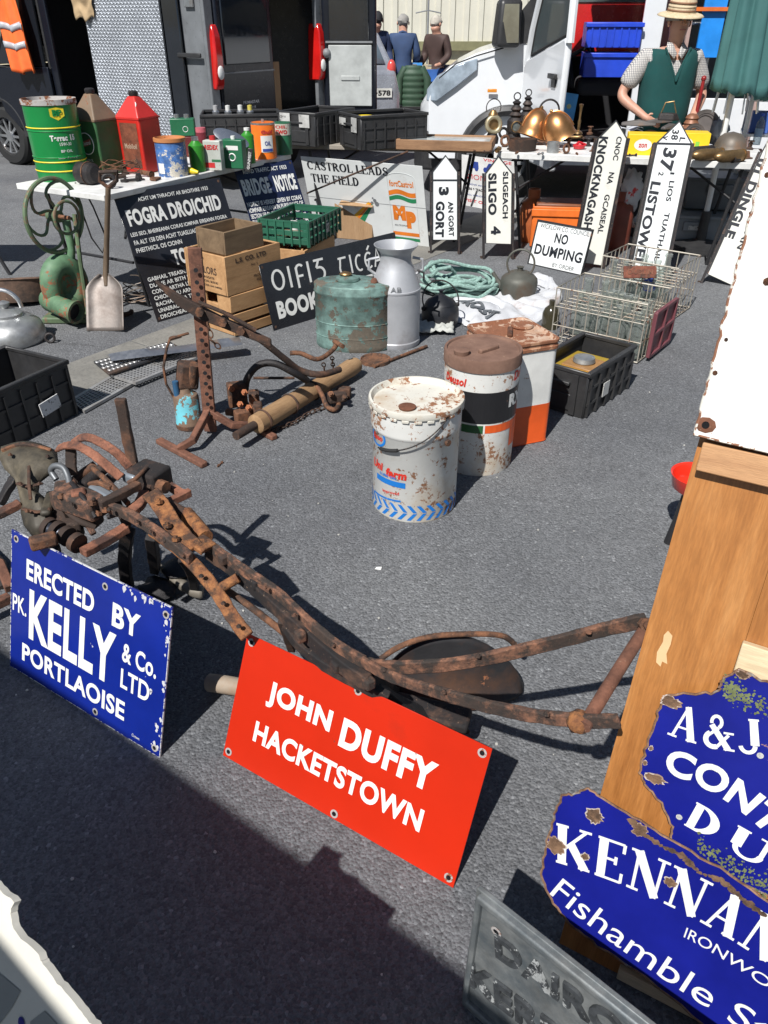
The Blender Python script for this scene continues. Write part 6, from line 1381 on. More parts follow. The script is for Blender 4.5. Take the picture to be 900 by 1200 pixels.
def tanks():
    c, r, h = fit(369, 463, 350, 421)
    t = thing('fuel_tank', 'oval blue green verdigris copper tank with brass cap standing before the milk churn', 'tank', c, R(-8))
    vm = mat('verdigris', (.18, .29, .26), .6, metal=.3, var=.5, vs=14, chip=.5, cs=17, cc=(.1, .085, .065), stain=.5, sc=(.07, .1, .09), bump=.4, bs=30)
    h = .36; a, b_ = r, r * .6
    MB().lathe([(0, 0), (a * .97, 0), (a, .01), (a, .03), (a * .99, .036), (a * .99, h - .05), (a * 1.01, h - .046), (a * 1.01, h - .036), (a * .99, h - .03), (a, h), (a * .97, h + .006), (0, h + .02)], 48, sy=b_ / a).obj('tank_body', vm, t, ang=50)
    for f in (.42, .2): MB().lathe([(a * .992, h * f), (a * 1.006, h * f + .004), (a * .992, h * f + .008)], 48, sy=b_ / a, cap=False).obj('seam', vm, t)
    MB().lathe([(.062, h + .012), (.068, h + .02), (.066, h + .034), (.03, h + .04), (0, h + .042)], 28, Matrix.Translation((-.03, -.01, 0)), sy=.85).obj('filler_cap', vm, t)
    MB().blob((-.04, -.01, h + .05), .026, .2, 3, sx=1.4, sz=.5, n=12).obj('brass_stub', BRASS, t); MB().lathe([(.018, h + .01), (.02, h + .02), (.012, h + .035), (0, h + .037)], 14, Matrix.Translation((.12, -.02, 0))).obj('red_stopper', RUST_R, t)
    # churn
    c, r, h = fit(434, 492, 300, 411)
    t = thing('milk_churn', 'tall dull galvanised milk churn with flared open top behind the green tank', 'milk churn', c, 0)
    al = mat('churn_grey', (.42, .43, .45), .52, metal=.3, var=.15, vs=5, stain=.22, sc=(.22, .2, .2), chip=.03)
    H_ = .54; r = .14
    MB().lathe([(0, 0), (r, 0), (r * 1.03, .012), (r * 1.03, .03), (r, .036), (r, H_ * .58), (r * 1.02, H_ * .585), (r * 1.02, H_ * .6), (r * .99, H_ * .605), (r * .92, H_ * .66), (r * .72, H_ * .8), (r * .62, H_ * .86), (r * .6, H_ * .93), (r * .64, H_ * .96), (r * .86, H_ * 1.02), (r * .87, H_ * 1.03), (r * .84, H_ * 1.03), (r * .6, H_ * .96), (r * .5, H_ * .9)], 40, cap=False).obj('churn_body', al, t, ang=30)
    MB().lathe([(r * .55, H_ * .93), (0, H_ * .92)], 30).obj('dark_mouth', mat('churn_lid', (.1, .1, .1), .5, metal=.4, stain=.3), t)
    text(t, 'AB', GREYP, .0, H_ * .64, .06, .03, z=.002, fn=cylmap(r * .985))
    for s in (-1, 1): MB().tube([(s * r * .8, 0, H_ * .73), (s * r * 1.08, 0, H_ * .78), (s * r * 1.05, 0, H_ * .88), (s * r * .66, 0, H_ * .9)], .008, 8).obj('handle', al, t)
    MB().tube([(r * .85, -.02, H_ * .78), (r * 1.1, -.03, H_ * .76), (r * 1.12, -.03, H_ * .7)], .006, 6).obj('chain', IRON, t)
    t = thing('rusty_tin_lid', 'round rusty rimmed lid lying on the ground by the foot of the green tank', 'lid', G(440, 426) + Vector((0, .03, 0))); MB().lathe([(0, .01), (.075, .01), (.08, .018), (.084, .018), (.085, 0), (.08, 0)], 28, cap=False).obj('lid_disc', RUST, t)
    # black kettle, grey kettle
    km = mat('soot_black', (.015, .016, .02), .45, var=.4, stain=.2, sc=(.07, .05, .04), bump=.4, bs=40)
    c, r, h = fit(493, 537, 352, 389)
    t = thing('black_kettle', 'soot black iron pot with lid and thin hoop handle beside the churn', 'kettle', c, R(20)); r = .115
    MB().lathe([(0, 0), (r * .75, 0), (r * .95, .03), (r, .07), (r * .97, .11), (r * .8, .14), (r * .78, .145)], 32, cap=False).obj('pot_body', km, t); MB().lathe([(r * .82, .142), (r * .7, .16), (r * .3, .185), (.012, .195), (.01, .21), (.02, .22), (0, .225)], 28, cap=False).obj('lid', km, t)
    MB().ring(r * 1.02, .0045, 32, 6, Matrix.Translation((0, 0, .16)) @ Matrix.Rotation(R(62), 4, 'X'), R(-20), R(200)).obj('hoop_handle', IRON, t)
    for s in (-1, 1): MB().blob((s * r * .98, 0, .12), .014, 0).obj('handle_lug', IRON, t)
    gk = mat('kettle_grey_iron', (.1, .1, .085), .6, metal=.3, var=.25, stain=.35, sc=(.1, .055, .03), bump=.3)
    c, r, h = fit(584, 628, 320, 354)
    t = thing('grey_kettle', 'round grey brown iron kettle with hoop handle standing on the white sack', 'kettle', c, R(-15)); r = .125
    MB().lathe([(0, 0), (r * .85, 0), (r * .9, .02), (r * .98, .05), (r, .1), (r * .96, .125), (r * .8, .145), (r * .6, .155), (r * .55, .165), (.02, .175), (.018, .19), (.026, .2), (0, .205)], 36).obj('kettle_body', gk, t, ang=50)
    MB().tube([(-r * .9, 0, .06), (-r * 1.2, 0, .1), (-r * 1.45, 0, .15)], [.026, .018, .013], 12).obj('spout', gk, t)
    MB().ring(r * .72, .007, 32, 8, Matrix.Translation((0, 0, .22)) @ Matrix.Rotation(R(84), 4, 'X'), R(-40), R(220)).obj('hoop_handle', gk, t)
    # rope heap
    t = thing('rope_coil', 'heap of pale sea green rope coiled between the two dark kettles', 'rope', G(540, 352) + Vector((.0, .14, 0)))
    rm = mat('rope_green', (.22, .34, .3), .9, var=.4, vs=60, bump=.8, bs=260)
    random.seed(21); pts = []; N_ = 330
    for i in range(N_):
        q = i / N_; lay = i / 60; a = i * 2 * PI / 30
        rx = .25 + .05 * math.sin(i * .21) - .035 * (lay % 1.6); ry = .11 + .03 * math.sin(i * .13 + 1)
        x = rx * math.cos(a + .3 * math.sin(i * .05)) + .04 * math.sin(i * .033); y = ry * math.sin(a) + .03 * math.cos(i * .07)
        z = .018 + .034 * lay * (.66 + .34 * math.sin(a * 1.0 + i * .02)) + .014 * math.sin(i * .9)
        pts.append((x, y, max(.014, z)))
    sm = []
    for i in range(0, N_ - 1):
        sm.append(pts[i])
    MB().tube(sm, .0125, 8).obj('rope', rm, t)
    MB().tube([(-.2, -.1, .15), (-.16, -.12, .2), (-.08, -.1, .21), (-.04, -.06, .16), (-.1, .0, .12)], .0125, 8).obj('rope_loop', rm, t)
    # sack
    wm = mat('sack_white', (.55, .56, .58), .55, var=.1, vs=4, stain=.15, bump=.3)
    O = G(588, 372)
    def zf(x, y): return .012 + .02 * abs(noise.noise(Vector((x * 6, y * 6, .5)))) + .05 * max(0, noise.noise(Vector((x * 4.3, y * 3.2, 4)))) + .016 * math.sin(x * 30 + y * 14 + 9 * noise.noise(Vector((x * 4, y * 4, 0))))
    b = MB(); out = [(530, 376), (548, 384), (600, 396), (640, 372), (660, 350), (648, 326), (622, 322), (580, 345), (532, 352)]
    gp = [G(x, y) for x, y in out]
    cx = sum(p.x for p in gp) / len(gp); cy = sum(p.y for p in gp) / len(gp)
    t = thing('plastic_sack', 'crumpled white plastic sack with grey lettering spread under the grey kettle', 'sack', (cx, cy, 0))
    vs = [(0, 0, zf(0, 0))]; fs = []; n = 72; K = 26
    for k in range(1, K + 1):
        for i in range(n):
            f = i / n * len(gp); i0 = int(f) % len(gp); u = f - int(f); p = gp[i0].lerp(gp[(i0 + 1) % len(gp)], u)
            x, y = (p.x - cx) * k / K, (p.y - cy) * k / K; vs.append((x * (1 + .03 * math.sin(i * 1.1)), y, zf(x, y) * (1 if k < K else .25)))
    for i in range(n): fs.append((0, 1 + i, 1 + (i + 1) % n))
    for k in range(K - 1):
        for i in range(n): a = 1 + k * n; fs.append((a + i, a + n + i, a + n + (i + 1) % n, a + (i + 1) % n))
    MB().add(vs, fs).obj('sheet', wm, t, ang=180)
    a = G(541, 358) - Vector((cx, cy, 0)); e = G(578, 376) - Vector((cx, cy, 0)); d = e - a
    text(t, 'FROST', col('sack_grey_print', (.1, .11, .12), .6), (a.x + e.x) / 2, (a.y + e.y) / 2, d.length * 1.1, .09, rot=math.atan2(d.y, d.x), bold=.06, z=0, fn=lambda p: Vector((p.x, p.y, zf(p.x, p.y) + .012)))
    t = thing('newspaper_scrap', 'crumpled pale paper tucked in front of the black pot', 'paper', G(510, 392) + Vector((0, .03, 0)))
    MB().grid(lambda u, v: ((u - .5) * .22, (v - .5) * .12, .02 + .045 * abs(noise.noise(Vector((u * 5, v * 5, 2)))) + .03 * v), 16, 10).obj('paper', mat('newsprint', (.42, .43, .4), .8, var=.2, vs=30), t, solid=.002, ang=180)
tanks()
def drums():
    wp = mat('drum_white_rusty', (.66, .66, .63), .42, var=.08, chip=.34, cs=44, cc=(.26, .13, .07), stain=.35, sc=(.5, .38, .24), ss=3.5, bump=.12)
    wl_ = mat('drum_lid_rusty', (.62, .6, .53), .5, var=.08, chip=.38, cs=26, cc=(.22, .1, .05), stain=.3, sc=(.4, .27, .15), bump=.25)
    BLU = mat('print_mid_blue', (.01, .17, .55), .4, var=.1, bump=0, chip=.1, cs=50, cc=(.6, .55, .5)); RED = mat('print_strong_red', (.6, .03, .015), .4, bump=0, chip=.08, cs=50, cc=(.5, .35, .3))
    # the near pail
    c, r, h = fit(434, 535, 464, 613)
    t = thing('oil_pail', 'white oil pail with red oval, bail handle and blue chevrons, nearest of the three drums', 'pail', c, R(0), 'oil drums in the middle')
    R1 = r; H_ = h
    MB().lathe([(0, .006), (R1 * .97, .006), (R1 * .985, 0), (R1, .006), (R1, H_ * .76), (R1 * 1.022, H_ * .768), (R1 * 1.03, H_ * .79), (R1 * 1.03, H_ * .965)], 64).obj('pail_body', wp, t, ang=50)
    lid = MB().lathe([(R1 * 1.02, H_ * .955), (R1 * 1.07, H_ * .96), (R1 * 1.085, H_ * .985), (R1 * 1.07, H_ * 1.01), (R1 * 1.02, H_ * 1.012), (R1 * .985, H_ * .975), (R1 * .97, H_ * .965), (0, H_ * .97)], 64, cap=False).obj('lid', wl_, t, ang=50)
    for k in range(24): MB().box((R1 * 1.06 * math.cos(k * PI / 12), R1 * 1.06 * math.sin(k * PI / 12), H_ * .945), (.004, .026, .012), rz=k * PI / 12).obj('crimp_tab', wl_, lid, bevel=.002, seg=1)
    MB().lathe([(.03, H_ * .97), (.032, H_ * .985), (.026, H_ * .99), (0, H_ * .986)], 24, Matrix.Translation((-R1 * .22, -R1 * .45, 0))).obj('bung', rustmat('bung_rust', (.1, .04, .02), (.22, .09, .05)), t)
    F = cylmap(R1)
    def P(px): return (px - 484.5) / 50.5   # -1..1 across the pail
    def xa(px): return R1 * math.asin(max(-.98, min(.98, P(px))))
    def zv(py): return H_ * .955 * (1 - (py - 492) / 121.0)
    o = MB(); o.lathe([(.036, .0), (.036, .001), (.028, .001), (.028, 0)], 28, Matrix.Translation((0, 0, .002)) @ Matrix.Diagonal((1.25, 1, 1, 1)), cap=False); ox = xa(441); oz = zv(521)
    o.v = [F(Vector((v.x + ox, v.y + oz, .0015 + v.z * .1))) for v in o.v]; o.obj('oval_ring', BLU, t)
    text(t, 'Esso', RED, ox, oz, .055, .022, bold=.04, z=.002, fn=F)
    text(t, 'farm', RED, xa(461), zv(556), .085, .036, bold=.05, z=.002, fn=F, shear=.1); text(t, 'Uni', RED, xa(441), zv(553), .06, .036, bold=.05, z=.002, fn=F, shear=.1)
    patch(t, BLU, xa(440), zv(571) , xa(472), zv(564.5), .0015, F, 8, 1); text(t, 'LUBE OIL', BLU, xa(452), zv(561), .08, .011, z=.002, bold=.03, fn=F)
    text(t, 'improved', RED, xa(455), zv(580), .075, .017, rot=R(6), bold=.02, z=.002, fn=F)
    b = MB(); b.grid(lambda u, v: F(Vector((xa(437) + (xa(467) - xa(437)) * u, zv(592) + .008 * v + .012 * u, .0015))), 8, 1); b.obj('print_block', BLU, t, smooth=False)
    # chevron band round the foot
    k = 0
    for i in range(28):
        x = -R1 * PI + i * 2 * R1 * PI / 28 + .003
        for j in (0, 1):
            b = MB(); w_ = .015; s = .024
            y0 = zv(611) + .004 + j * .034
            q = [(x, y0), (x + w_, y0), (x + w_ + s * (1 if j == 0 else -1), y0 + .03), (x + s * (1 if j == 0 else -1), y0 + .03)]
            if j: q = [(p[0] + s, p[1]) for p in q]
            b.grid(lambda u, v: F(Vector((q[0][0] + (q[1][0] - q[0][0]) * u + (q[3][0] - q[0][0]) * v, q[0][1] + .03 * v, .0016))), 1, 2); b.obj('chevron', BLU, t, smooth=False)
    bz = lambda i: F(Vector((R1 * (-.98 + 1.72 * i / 30), zv(532) + (zv(490) - zv(532)) * i / 30 - .028 * math.sin(PI * i / 30), .006 + .012 * math.sin(PI * i / 30))))
    MB().tube([bz(i) for i in range(31)], .0028, 6).obj('bail_handle', IRON, t); MB().tube([bz(i) for i in range(2, 11)], .007, 8).obj('handle_grip', RUBBER, t)
    MB().lathe([(.012, 0), (.012, .01), (0, .012)], 14, Matrix.Translation(F(Vector((R1 * .72, zv(522), 0)))) @ Vector((math.sin(.72), -math.cos(.72), 0)).to_track_quat('Z', 'Y').to_matrix().to_4x4()).obj('handle_ear', RUST, t)
    # second drum
    c, r, h = fit(513, 598, 407, 558)
    t = thing('oil_pail', 'white, black and orange banded oil drum with brown rusty screw lid, second of the three', 'drum', c, R(0), 'oil drums in the middle')
    R2 = r; H_ = h
    MB().lathe([(0, .004), (R2 * .97, .004), (R2 * .99, 0), (R2, .006), (R2, H_ * .93)], 60).obj('drum_body', wp, t)
    lr = rustmat('lid_brown', (.13, .07, .05), (.24, .14, .1), (.06, .04, .035), dk=.35, scale=7, bump=.25)
    lid = MB().lathe([(R2 * 1.035, H_ * .9), (R2 * 1.035, H_ * .985), (R2 * 1.02, H_ * 1.0), (R2 * .96, H_ * 1.0), (R2 * .94, H_ * .985), (0, H_ * .99)], 60, cap=False).obj('lid', lr, t)
    MB().lathe([(.03, H_ * .985), (.032, H_ * 1.02), (.02, H_ * 1.03), (0, H_ * 1.03)], 20, Matrix.Translation((-R2 * .6, -R2 * .35, 0))).obj('cap', lr, lid); MB().box((R2 * .12, -R2 * .12, H_ * 1.0), (.1, .022, .02), rz=R(38)).obj('handle', lr, lid, bevel=.006)
    F = cylmap(R2)
    def xb(px): return R2 * math.asin(max(-.98, min(.98, (px - 555.5) / 43)))
    def zw(py): return H_ * .9 * (1 - (py - 438) / 119.0)
    def band(m, a, b_, y0, y1, z=.0014): patch(t, m, xb(a) if a else -R2 * PI * .99, zw(y1), xb(b_) if b_ else R2 * PI * .99, zw(y0), z, F, 40 if not a else 8, 1)
    BK = mat('band_black', (.014, .014, .016), .4, chip=.1, cs=30, cc=(.3, .15, .1), bump=.05); ORG = mat('band_orange', (.7, .1, .015), .4, chip=.08, cs=30, bump=.05); GN = mat('band_green', (.02, .1, .03), .4, chip=.05, bump=.05)
    band(BK, None, None, 459, 494); band(GN, 532, 557, 496, 505); band(ORG, 557, 597.5, 496, 505); band(ORG, 589, 597.3, 505, 527, .0016); band(LETW, 556, 558, 495, 506, .002)
    text(t, 'Deusol', RED, xb(524) - .01, zw(450), .11, .034, bold=.04, z=.002, fn=F, shear=.15); text(t, 'Deusol', RED, xb(594) + .035, zw(446), .14, .04, bold=.04, z=.002, fn=F, shear=.15); text(t, 'RX', LETW, xb(590) + .02, zw(472), .1, .056, bold=.06, z=.002, fn=F)
    # third: square can with orange foot
    P0 = G(628, 519); M = frame2(P0, (.86, .42)) 
    t = thing('square_oil_can', 'tall white square can with orange lower half and very rusty top, third of the three', 'can', M=frame2((P0.x, P0.y, 0), (.93, .36)), group='oil drums in the middle')
    W_, D_ = .29, .3; H_ = .47
    def rr(z, k=0.0, rad=.03):
        out = []
        for cx, cy, a0 in ((W_ - rad, rad, -90), (W_ - rad, D_ - rad, 0), (rad, D_ - rad, 90), (rad, rad, 180)):
            for i in range(6): a = R(a0 + 18 * i); out.append((cx + (rad + k) * math.cos(a) - W_ * .79, cy + (rad + k) * math.sin(a), z))
        return out
    MB().loft([rr(.0), rr(.006, .003), rr(.01, .0), rr(H_ * .4)]).obj('orange_base', mat('can_orange_red', (.62, .085, .012), .35, chip=.12, cs=22, cc=(.2, .07, .04), bump=.1), t)
    MB().loft([rr(H_ * .4, -.0004), rr(H_ * .93, -.0004)]).obj('can_body', mat('drum_white_plain', (.68, .68, .65), .38, chip=.12, cs=30, cc=(.3, .15, .08), stain=.1, bump=.1), t)
    rt = mat('can_top_rust', (.6, .5, .4), .6, chip=.62, cs=18, cc=(.2, .08, .04), stain=.75, sc=(.36, .15, .06), bump=.4)
    MB().loft([rr(H_ * .92, .001), rr(H_ * .93, .006), rr(H_ * .955, .006), rr(H_ * .96, .001), rr(H_ * .985, .001), rr(H_ * .99, .006), rr(H_ * 1.01, .006), rr(H_ * 1.01, -.002), rr(H_ * .985, -.008)]).obj('rusty_top', rt, t)
    MB().box((-W_ * .3, D_ * .55, H_ * 1.0), (.1, .022, .016), rz=R(60)).obj('handle', rustmat('bung_rust', (.1, .04, .02), (.22, .09, .05)), t, bevel=.005); MB().lathe([(.045, H_ * .985), (.05, H_ * 1.0), (.048, H_ * 1.02), (.03, H_ * 1.02), (0, H_ * 1.01)], 24, Matrix.Translation((-.0, D_ * .72, 0))).obj('screw_cap', rt, t)
    FF = lambda p: Vector((-W_ * .79 - p.z, D_ - p.x, p.y))
    F0 = lambda p: Vector((p.x, -p.z, p.y))
    b = MB(); b.ring(.034, .006, 22, 4, Matrix.Translation((-W_ * .79 - .001, D_ * .3, H_ * .72)) @ Matrix.Rotation(PI / 2, 4, 'Y')); b.obj('emblem_ring', RED, t)
    # black crate with stove parts
    P0 = G(682, 491); ex = (G(738, 452) - P0).normalized(); ey = Vector((-ex.y, ex.x, 0)); 
    Lc = .48; Wc = .28
    cc = P0 + ex * Lc / 2 + ey * Wc / 2
    t = flip_crate('black plastic crate holding a brass stove beside the orange based can', cc, math.atan2(ex.y, ex.x), Lc, Wc, .22)
    MB().box((-.06, -Wc / 2 - .016, .1), (.06, .004, .07)).obj('sticker', LABEL, t)
    T_ = t.matrix_basis
    s = thing('camping_stove', 'brass and steel stove with round grey lid inside the black crate', 'stove', M=T_ @ Matrix.Translation((-.04, 0, .12)))
    MB().box((0, 0, .0), (.36, .23, .1)).obj('stove_body', mat('stove_brass', (.62, .42, .06), .35, metal=.5, chip=.1), s, bevel=.01); MB().box((.03, 0, .053), (.16, .16, .012)).obj('top_plate', mat('stove_brown', (.3, .16, .06), .5), s, bevel=.004)
    MB().lathe([(.05, .058), (.055, .066), (.05, .085), (.035, .09), (0, .09)], 26, Matrix.Translation((.03, 0, 0))).obj('round_lid', ALU, s); MB().lathe([(.03, .0), (.03, .06), (.02, .07)], 18, Matrix.Translation((-.12, .02, 0))).obj('tank_neck', BRASS, s)
drums()
# ================================================================== wire crates of bottles
def bottles():
    gl = glassmat('bottle_glass', (.84, .88, .85), thin=.84)
    wire = mat('galvanised_wire', (.4, .37, .31), .55, metal=.4, chip=.3, cs=30, cc=(.16, .08, .05), stain=.3)
    def wcrate(M, Lx, Ly, H_, nx, ny, lab, extra=False):
        t = thing('wire_crate', lab, 'crate', M=M, group='wire crates of bottles')
        rw = .0035
        for z in (.01, H_ * .36, H_ * .68, H_):
            MB().tube([(0, 0, z), (Lx, 0, z), (Lx, Ly, z), (0, Ly, z)], rw * (1.4 if z in (.01, H_) else 1), 5, closed=True).obj('hoop_wire', wire, t)
        for i in range(nx + 1):
            x = Lx * i / nx; MB().tube([(x, 0, H_), (x, 0, .01), (x, Ly, .01), (x, Ly, H_)], rw, 5).obj('cross_wire', wire, t)
            if 0 < i < nx: MB().cyl((x, 0, H_ * .68), (x, Ly, H_ * .68), rw, n=5).obj('divider_wire', wire, t)
        for i in range(1, ny):
            y = Ly * i / ny; MB().tube([(0, y, H_), (0, y, .01), (Lx, y, .01), (Lx, y, H_)], rw, 5).obj('cross_wire', wire, t)
            MB().cyl((0, y, H_ * .68), (Lx, y, H_ * .68), rw, n=5).obj('divider_wire', wire, t)
        return t
    def bottle():
        t = thing('glass_bottle', 'x', 'bottle', (0, 0, 0), 0, 'glass bottles in the wire crates')
        MB().lathe([(0, .006), (.03, .002), (.036, .008), (.036, .12), (.03, .145), (.017, .175), (.014, .2), (.016, .215), (.019, .218), (.019, .228), (.014, .23), (.012, .228)], 18, cap=False).obj('bottle_body', gl, t, ang=60)
        return t
    b0 = bottle(); first = True; random.seed(4)
    def fill(M, Lx, Ly, nx, ny, where, skip=0.1, z=.014):
        nonlocal first
        col_n = ['first', 'second', 'third', 'fourth', 'fifth', 'sixth']
        for i in range(nx):
            for j in range(ny):
                if random.random() < skip: continue
                p = M @ Vector((Lx * (i + .5) / nx, Ly * (j + .5) / ny, z))
                lab = 'clear bottle in %s, %s from left, %s row from front' % (where, col_n[i], col_n[j])
                if first: o = b0; o.location = p; o['label'] = lab; first = False
                else: o = dup(b0, p, random.uniform(0, 6), lab)
                s = random.uniform(1.15, 1.35); o.scale = (s, s, random.uniform(1.1, 1.4))
    P0 = G(746, 427); e = (G(746, 427) - G(640, 402)); Lx = .52; e.normalize()
    A_ = P0 - e * Lx; M1_ = frame2((A_.x, A_.y, 0), e)
    wcrate(M1_, Lx, .36, .33, 8, 6, 'nearer wire milk crate full of clear glass bottles')
    fill(M1_, Lx, .36, 5, 4, 'nearer wire crate', .3)
    rc = thing('red_metal_crate', 'dull red brown ribbed metal crate at the right end of the nearer wire crate', 'crate', M=M1_ @ Matrix.Translation((Lx + .012, .06, .0)))
    rm = mat('maroon_metal', (.16, .05, .06), .5, chip=.2, cs=25)
    for z in (.03, .15, .27): MB().box((.02, .17, z), (.02, .32, .02)).obj('rail', rm, rc, bevel=.003)
    for y in (.01, .17, .33): MB().box((.02, y, .15), (.022, .02, .25)).obj('stile', rm, rc, bevel=.003)
    MB().box((.016, .17, .15), (.006, .3, .23)).obj('side_sheet', rm, rc)
    P0 = G(782, 380); e = (P0 - G(716, 366)).normalized(); Lx = .48; A_ = P0 - e * Lx; M2c = frame2((A_.x, A_.y, 0), e)
    wcrate(M2c, Lx, .38, .34, 7, 6, 'farther wire milk crate with bottles and a rusty red plate before the LISTOWEL arm')
    fill(M2c, Lx, .38, 4, 4, 'farther wire crate', .35)
    t = thing('cast_name_plate', 'small rusty red cast plate lying across the farther wire crate', 'plate', M=Matrix.Translation(G(750, 319, .3)) @ Matrix.Rotation(R(55), 4, 'X'))
    MB().box((0, 0, 0), (.2, .075, .012)).obj('plate_body', rustmat('plate_red_rust', (.12, .035, .025), (.25, .09, .05), scale=30), t, bevel=.003); text(t, 'DUBLIN', rustmat('rust_red'), 0, 0, .15, .03, z=.008, thick=.002)
    t = thing('drinks_can', 'blue and white wrapper lying among the bottles of the farther wire crate', 'wrapper', M=M2c @ Matrix.Translation((.3, .06, .2)) @ Matrix.Rotation(R(50), 4, 'Y')); MB().blob((0, 0, 0), .035, .6, 3, sx=1.3, n=14).obj('wrapper', mat('wrapper_blue', (.05, .12, .5), .4, var=.5, chip=.5, cs=20, cc=(.7, .7, .72)), t)
    t = thing('short_dark_bottle', 'dark brown necked bottle at the left end of the nearer wire crate', 'bottle', G(652, 392) + Vector((-.02, .12, 0))); MB().lathe([(0, 0), (.05, 0), (.052, .09), (.04, .12), (.018, .14), (.02, .17), (0, .172)], 20).obj('bottle_body', mat('dark_glass', (.04, .035, .02), .15, bump=0), t)
    # under the right table
    om = mat('crate_orange', (.75, .16, .02), .45, dust=.05)
    p = G(655, 292); t = thing('orange_crate', 'bright orange plastic crate with brown lid under the right table', 'crate', p + Vector((0, .17, 0)), R(-8)); t.scale = (1, 1, 1.85)
    for c, d in (((0, -.15, .09), (.42, .012, .17)), ((0, .15, .09), (.42, .012, .17)), ((-.21, 0, .09), (.012, .29, .17)), ((.21, 0, .09), (.012, .29, .17)), ((0, 0, .01), (.4, .28, .01))): MB().box(c, d).obj('wall', om, t, bevel=.004)
    MB().box((0, -.158, .15), (.45, .02, .03)).obj('rim', om, t, bevel=.003); MB().box((0, 0, .17), (.38, .27, .03)).obj('brown_lid', col('lid_redbrown', (.2, .07, .03), .5), t, bevel=.008)
    for (x, y, lab, m, s) in ((622, 288, 'rusty orange gas cylinder left of the orange crate under the right table', mat('gas_orange', (.36, .1, .03), .5, chip=.2), 1.25), (724, 298, 'brown red gas cylinder between the KNOCKNAGASHEL and LISTOWEL arms', mat('gas_redbrown', (.2, .05, .03), .45, chip=.2), 1.35)):
        t = thing('gas_cylinder', lab, 'gas cylinder', G(x, y) + Vector((.02, .18, 0)), 0, 'gas cylinders under the right table'); r = .105
        MB().lathe([(0, 0), (r * .9, 0), (r, .03), (r, .2 * s), (r * .85, .25 * s), (r * .4, .28 * s), (0, .285 * s)], 28).obj('cylinder_body', m, t); MB().lathe([(.05, .27 * s), (.05, .33 * s), (.045, .33 * s), (.045, .27 * s)], 20, cap=False).obj('collar', m, t); MB().cyl((0, 0, .27 * s), (0, 0, .31 * s), .016).obj('valve', BRASS, t)
    for (x, y, z, lab, rz, mm) in ((815, 296, 0, 'grey plastic storage box with handle below the right table end', R(-14), 'grey_box_plastic'), (822, 283, .26, 'upper grey plastic lid box stacked under the right table end', R(-10), 'grey_box_dark')):
        m = mat(mm, (.2, .22, .24) if z == 0 else (.09, .1, .11), .5, dust=.15); t = thing('storage_box', lab, 'box', G(x, y) + Vector((.06, .32 if z == 0 else .1, z)), rz)
        MB().box((0, 0, .12), (.5, .34, .23), taper=1.06).obj('box_body', m, t, bevel=.012); MB().box((0, 0, .24), (.56, .39, .025)).obj('rim', m, t, bevel=.006); MB().box((0, -.19, .17), (.2, .025, .07)).obj('handle_recess', m, t, bevel=.006)
        if z == 0: MB().box((0, -.206, .165), (.12, .006, .03)).obj('sticker', LABEL, t)
    t = thing('plastic_bag', 'white and red carrier bag hanging under the right table beside the LISTOWEL arm', 'bag', G(752, 232, .45) + Vector((.0, .3, 0))); MB().blob((0, 0, 0), .12, .5, 8, n=24, sx=.7, sy=.4, sz=1.2, fr=3).obj('bag_film', mat('bag_white_red', (.6, .6, .62), .5, chip=.3, cs=8, cc=(.6, .05, .05)), t, ang=180)
bottles()
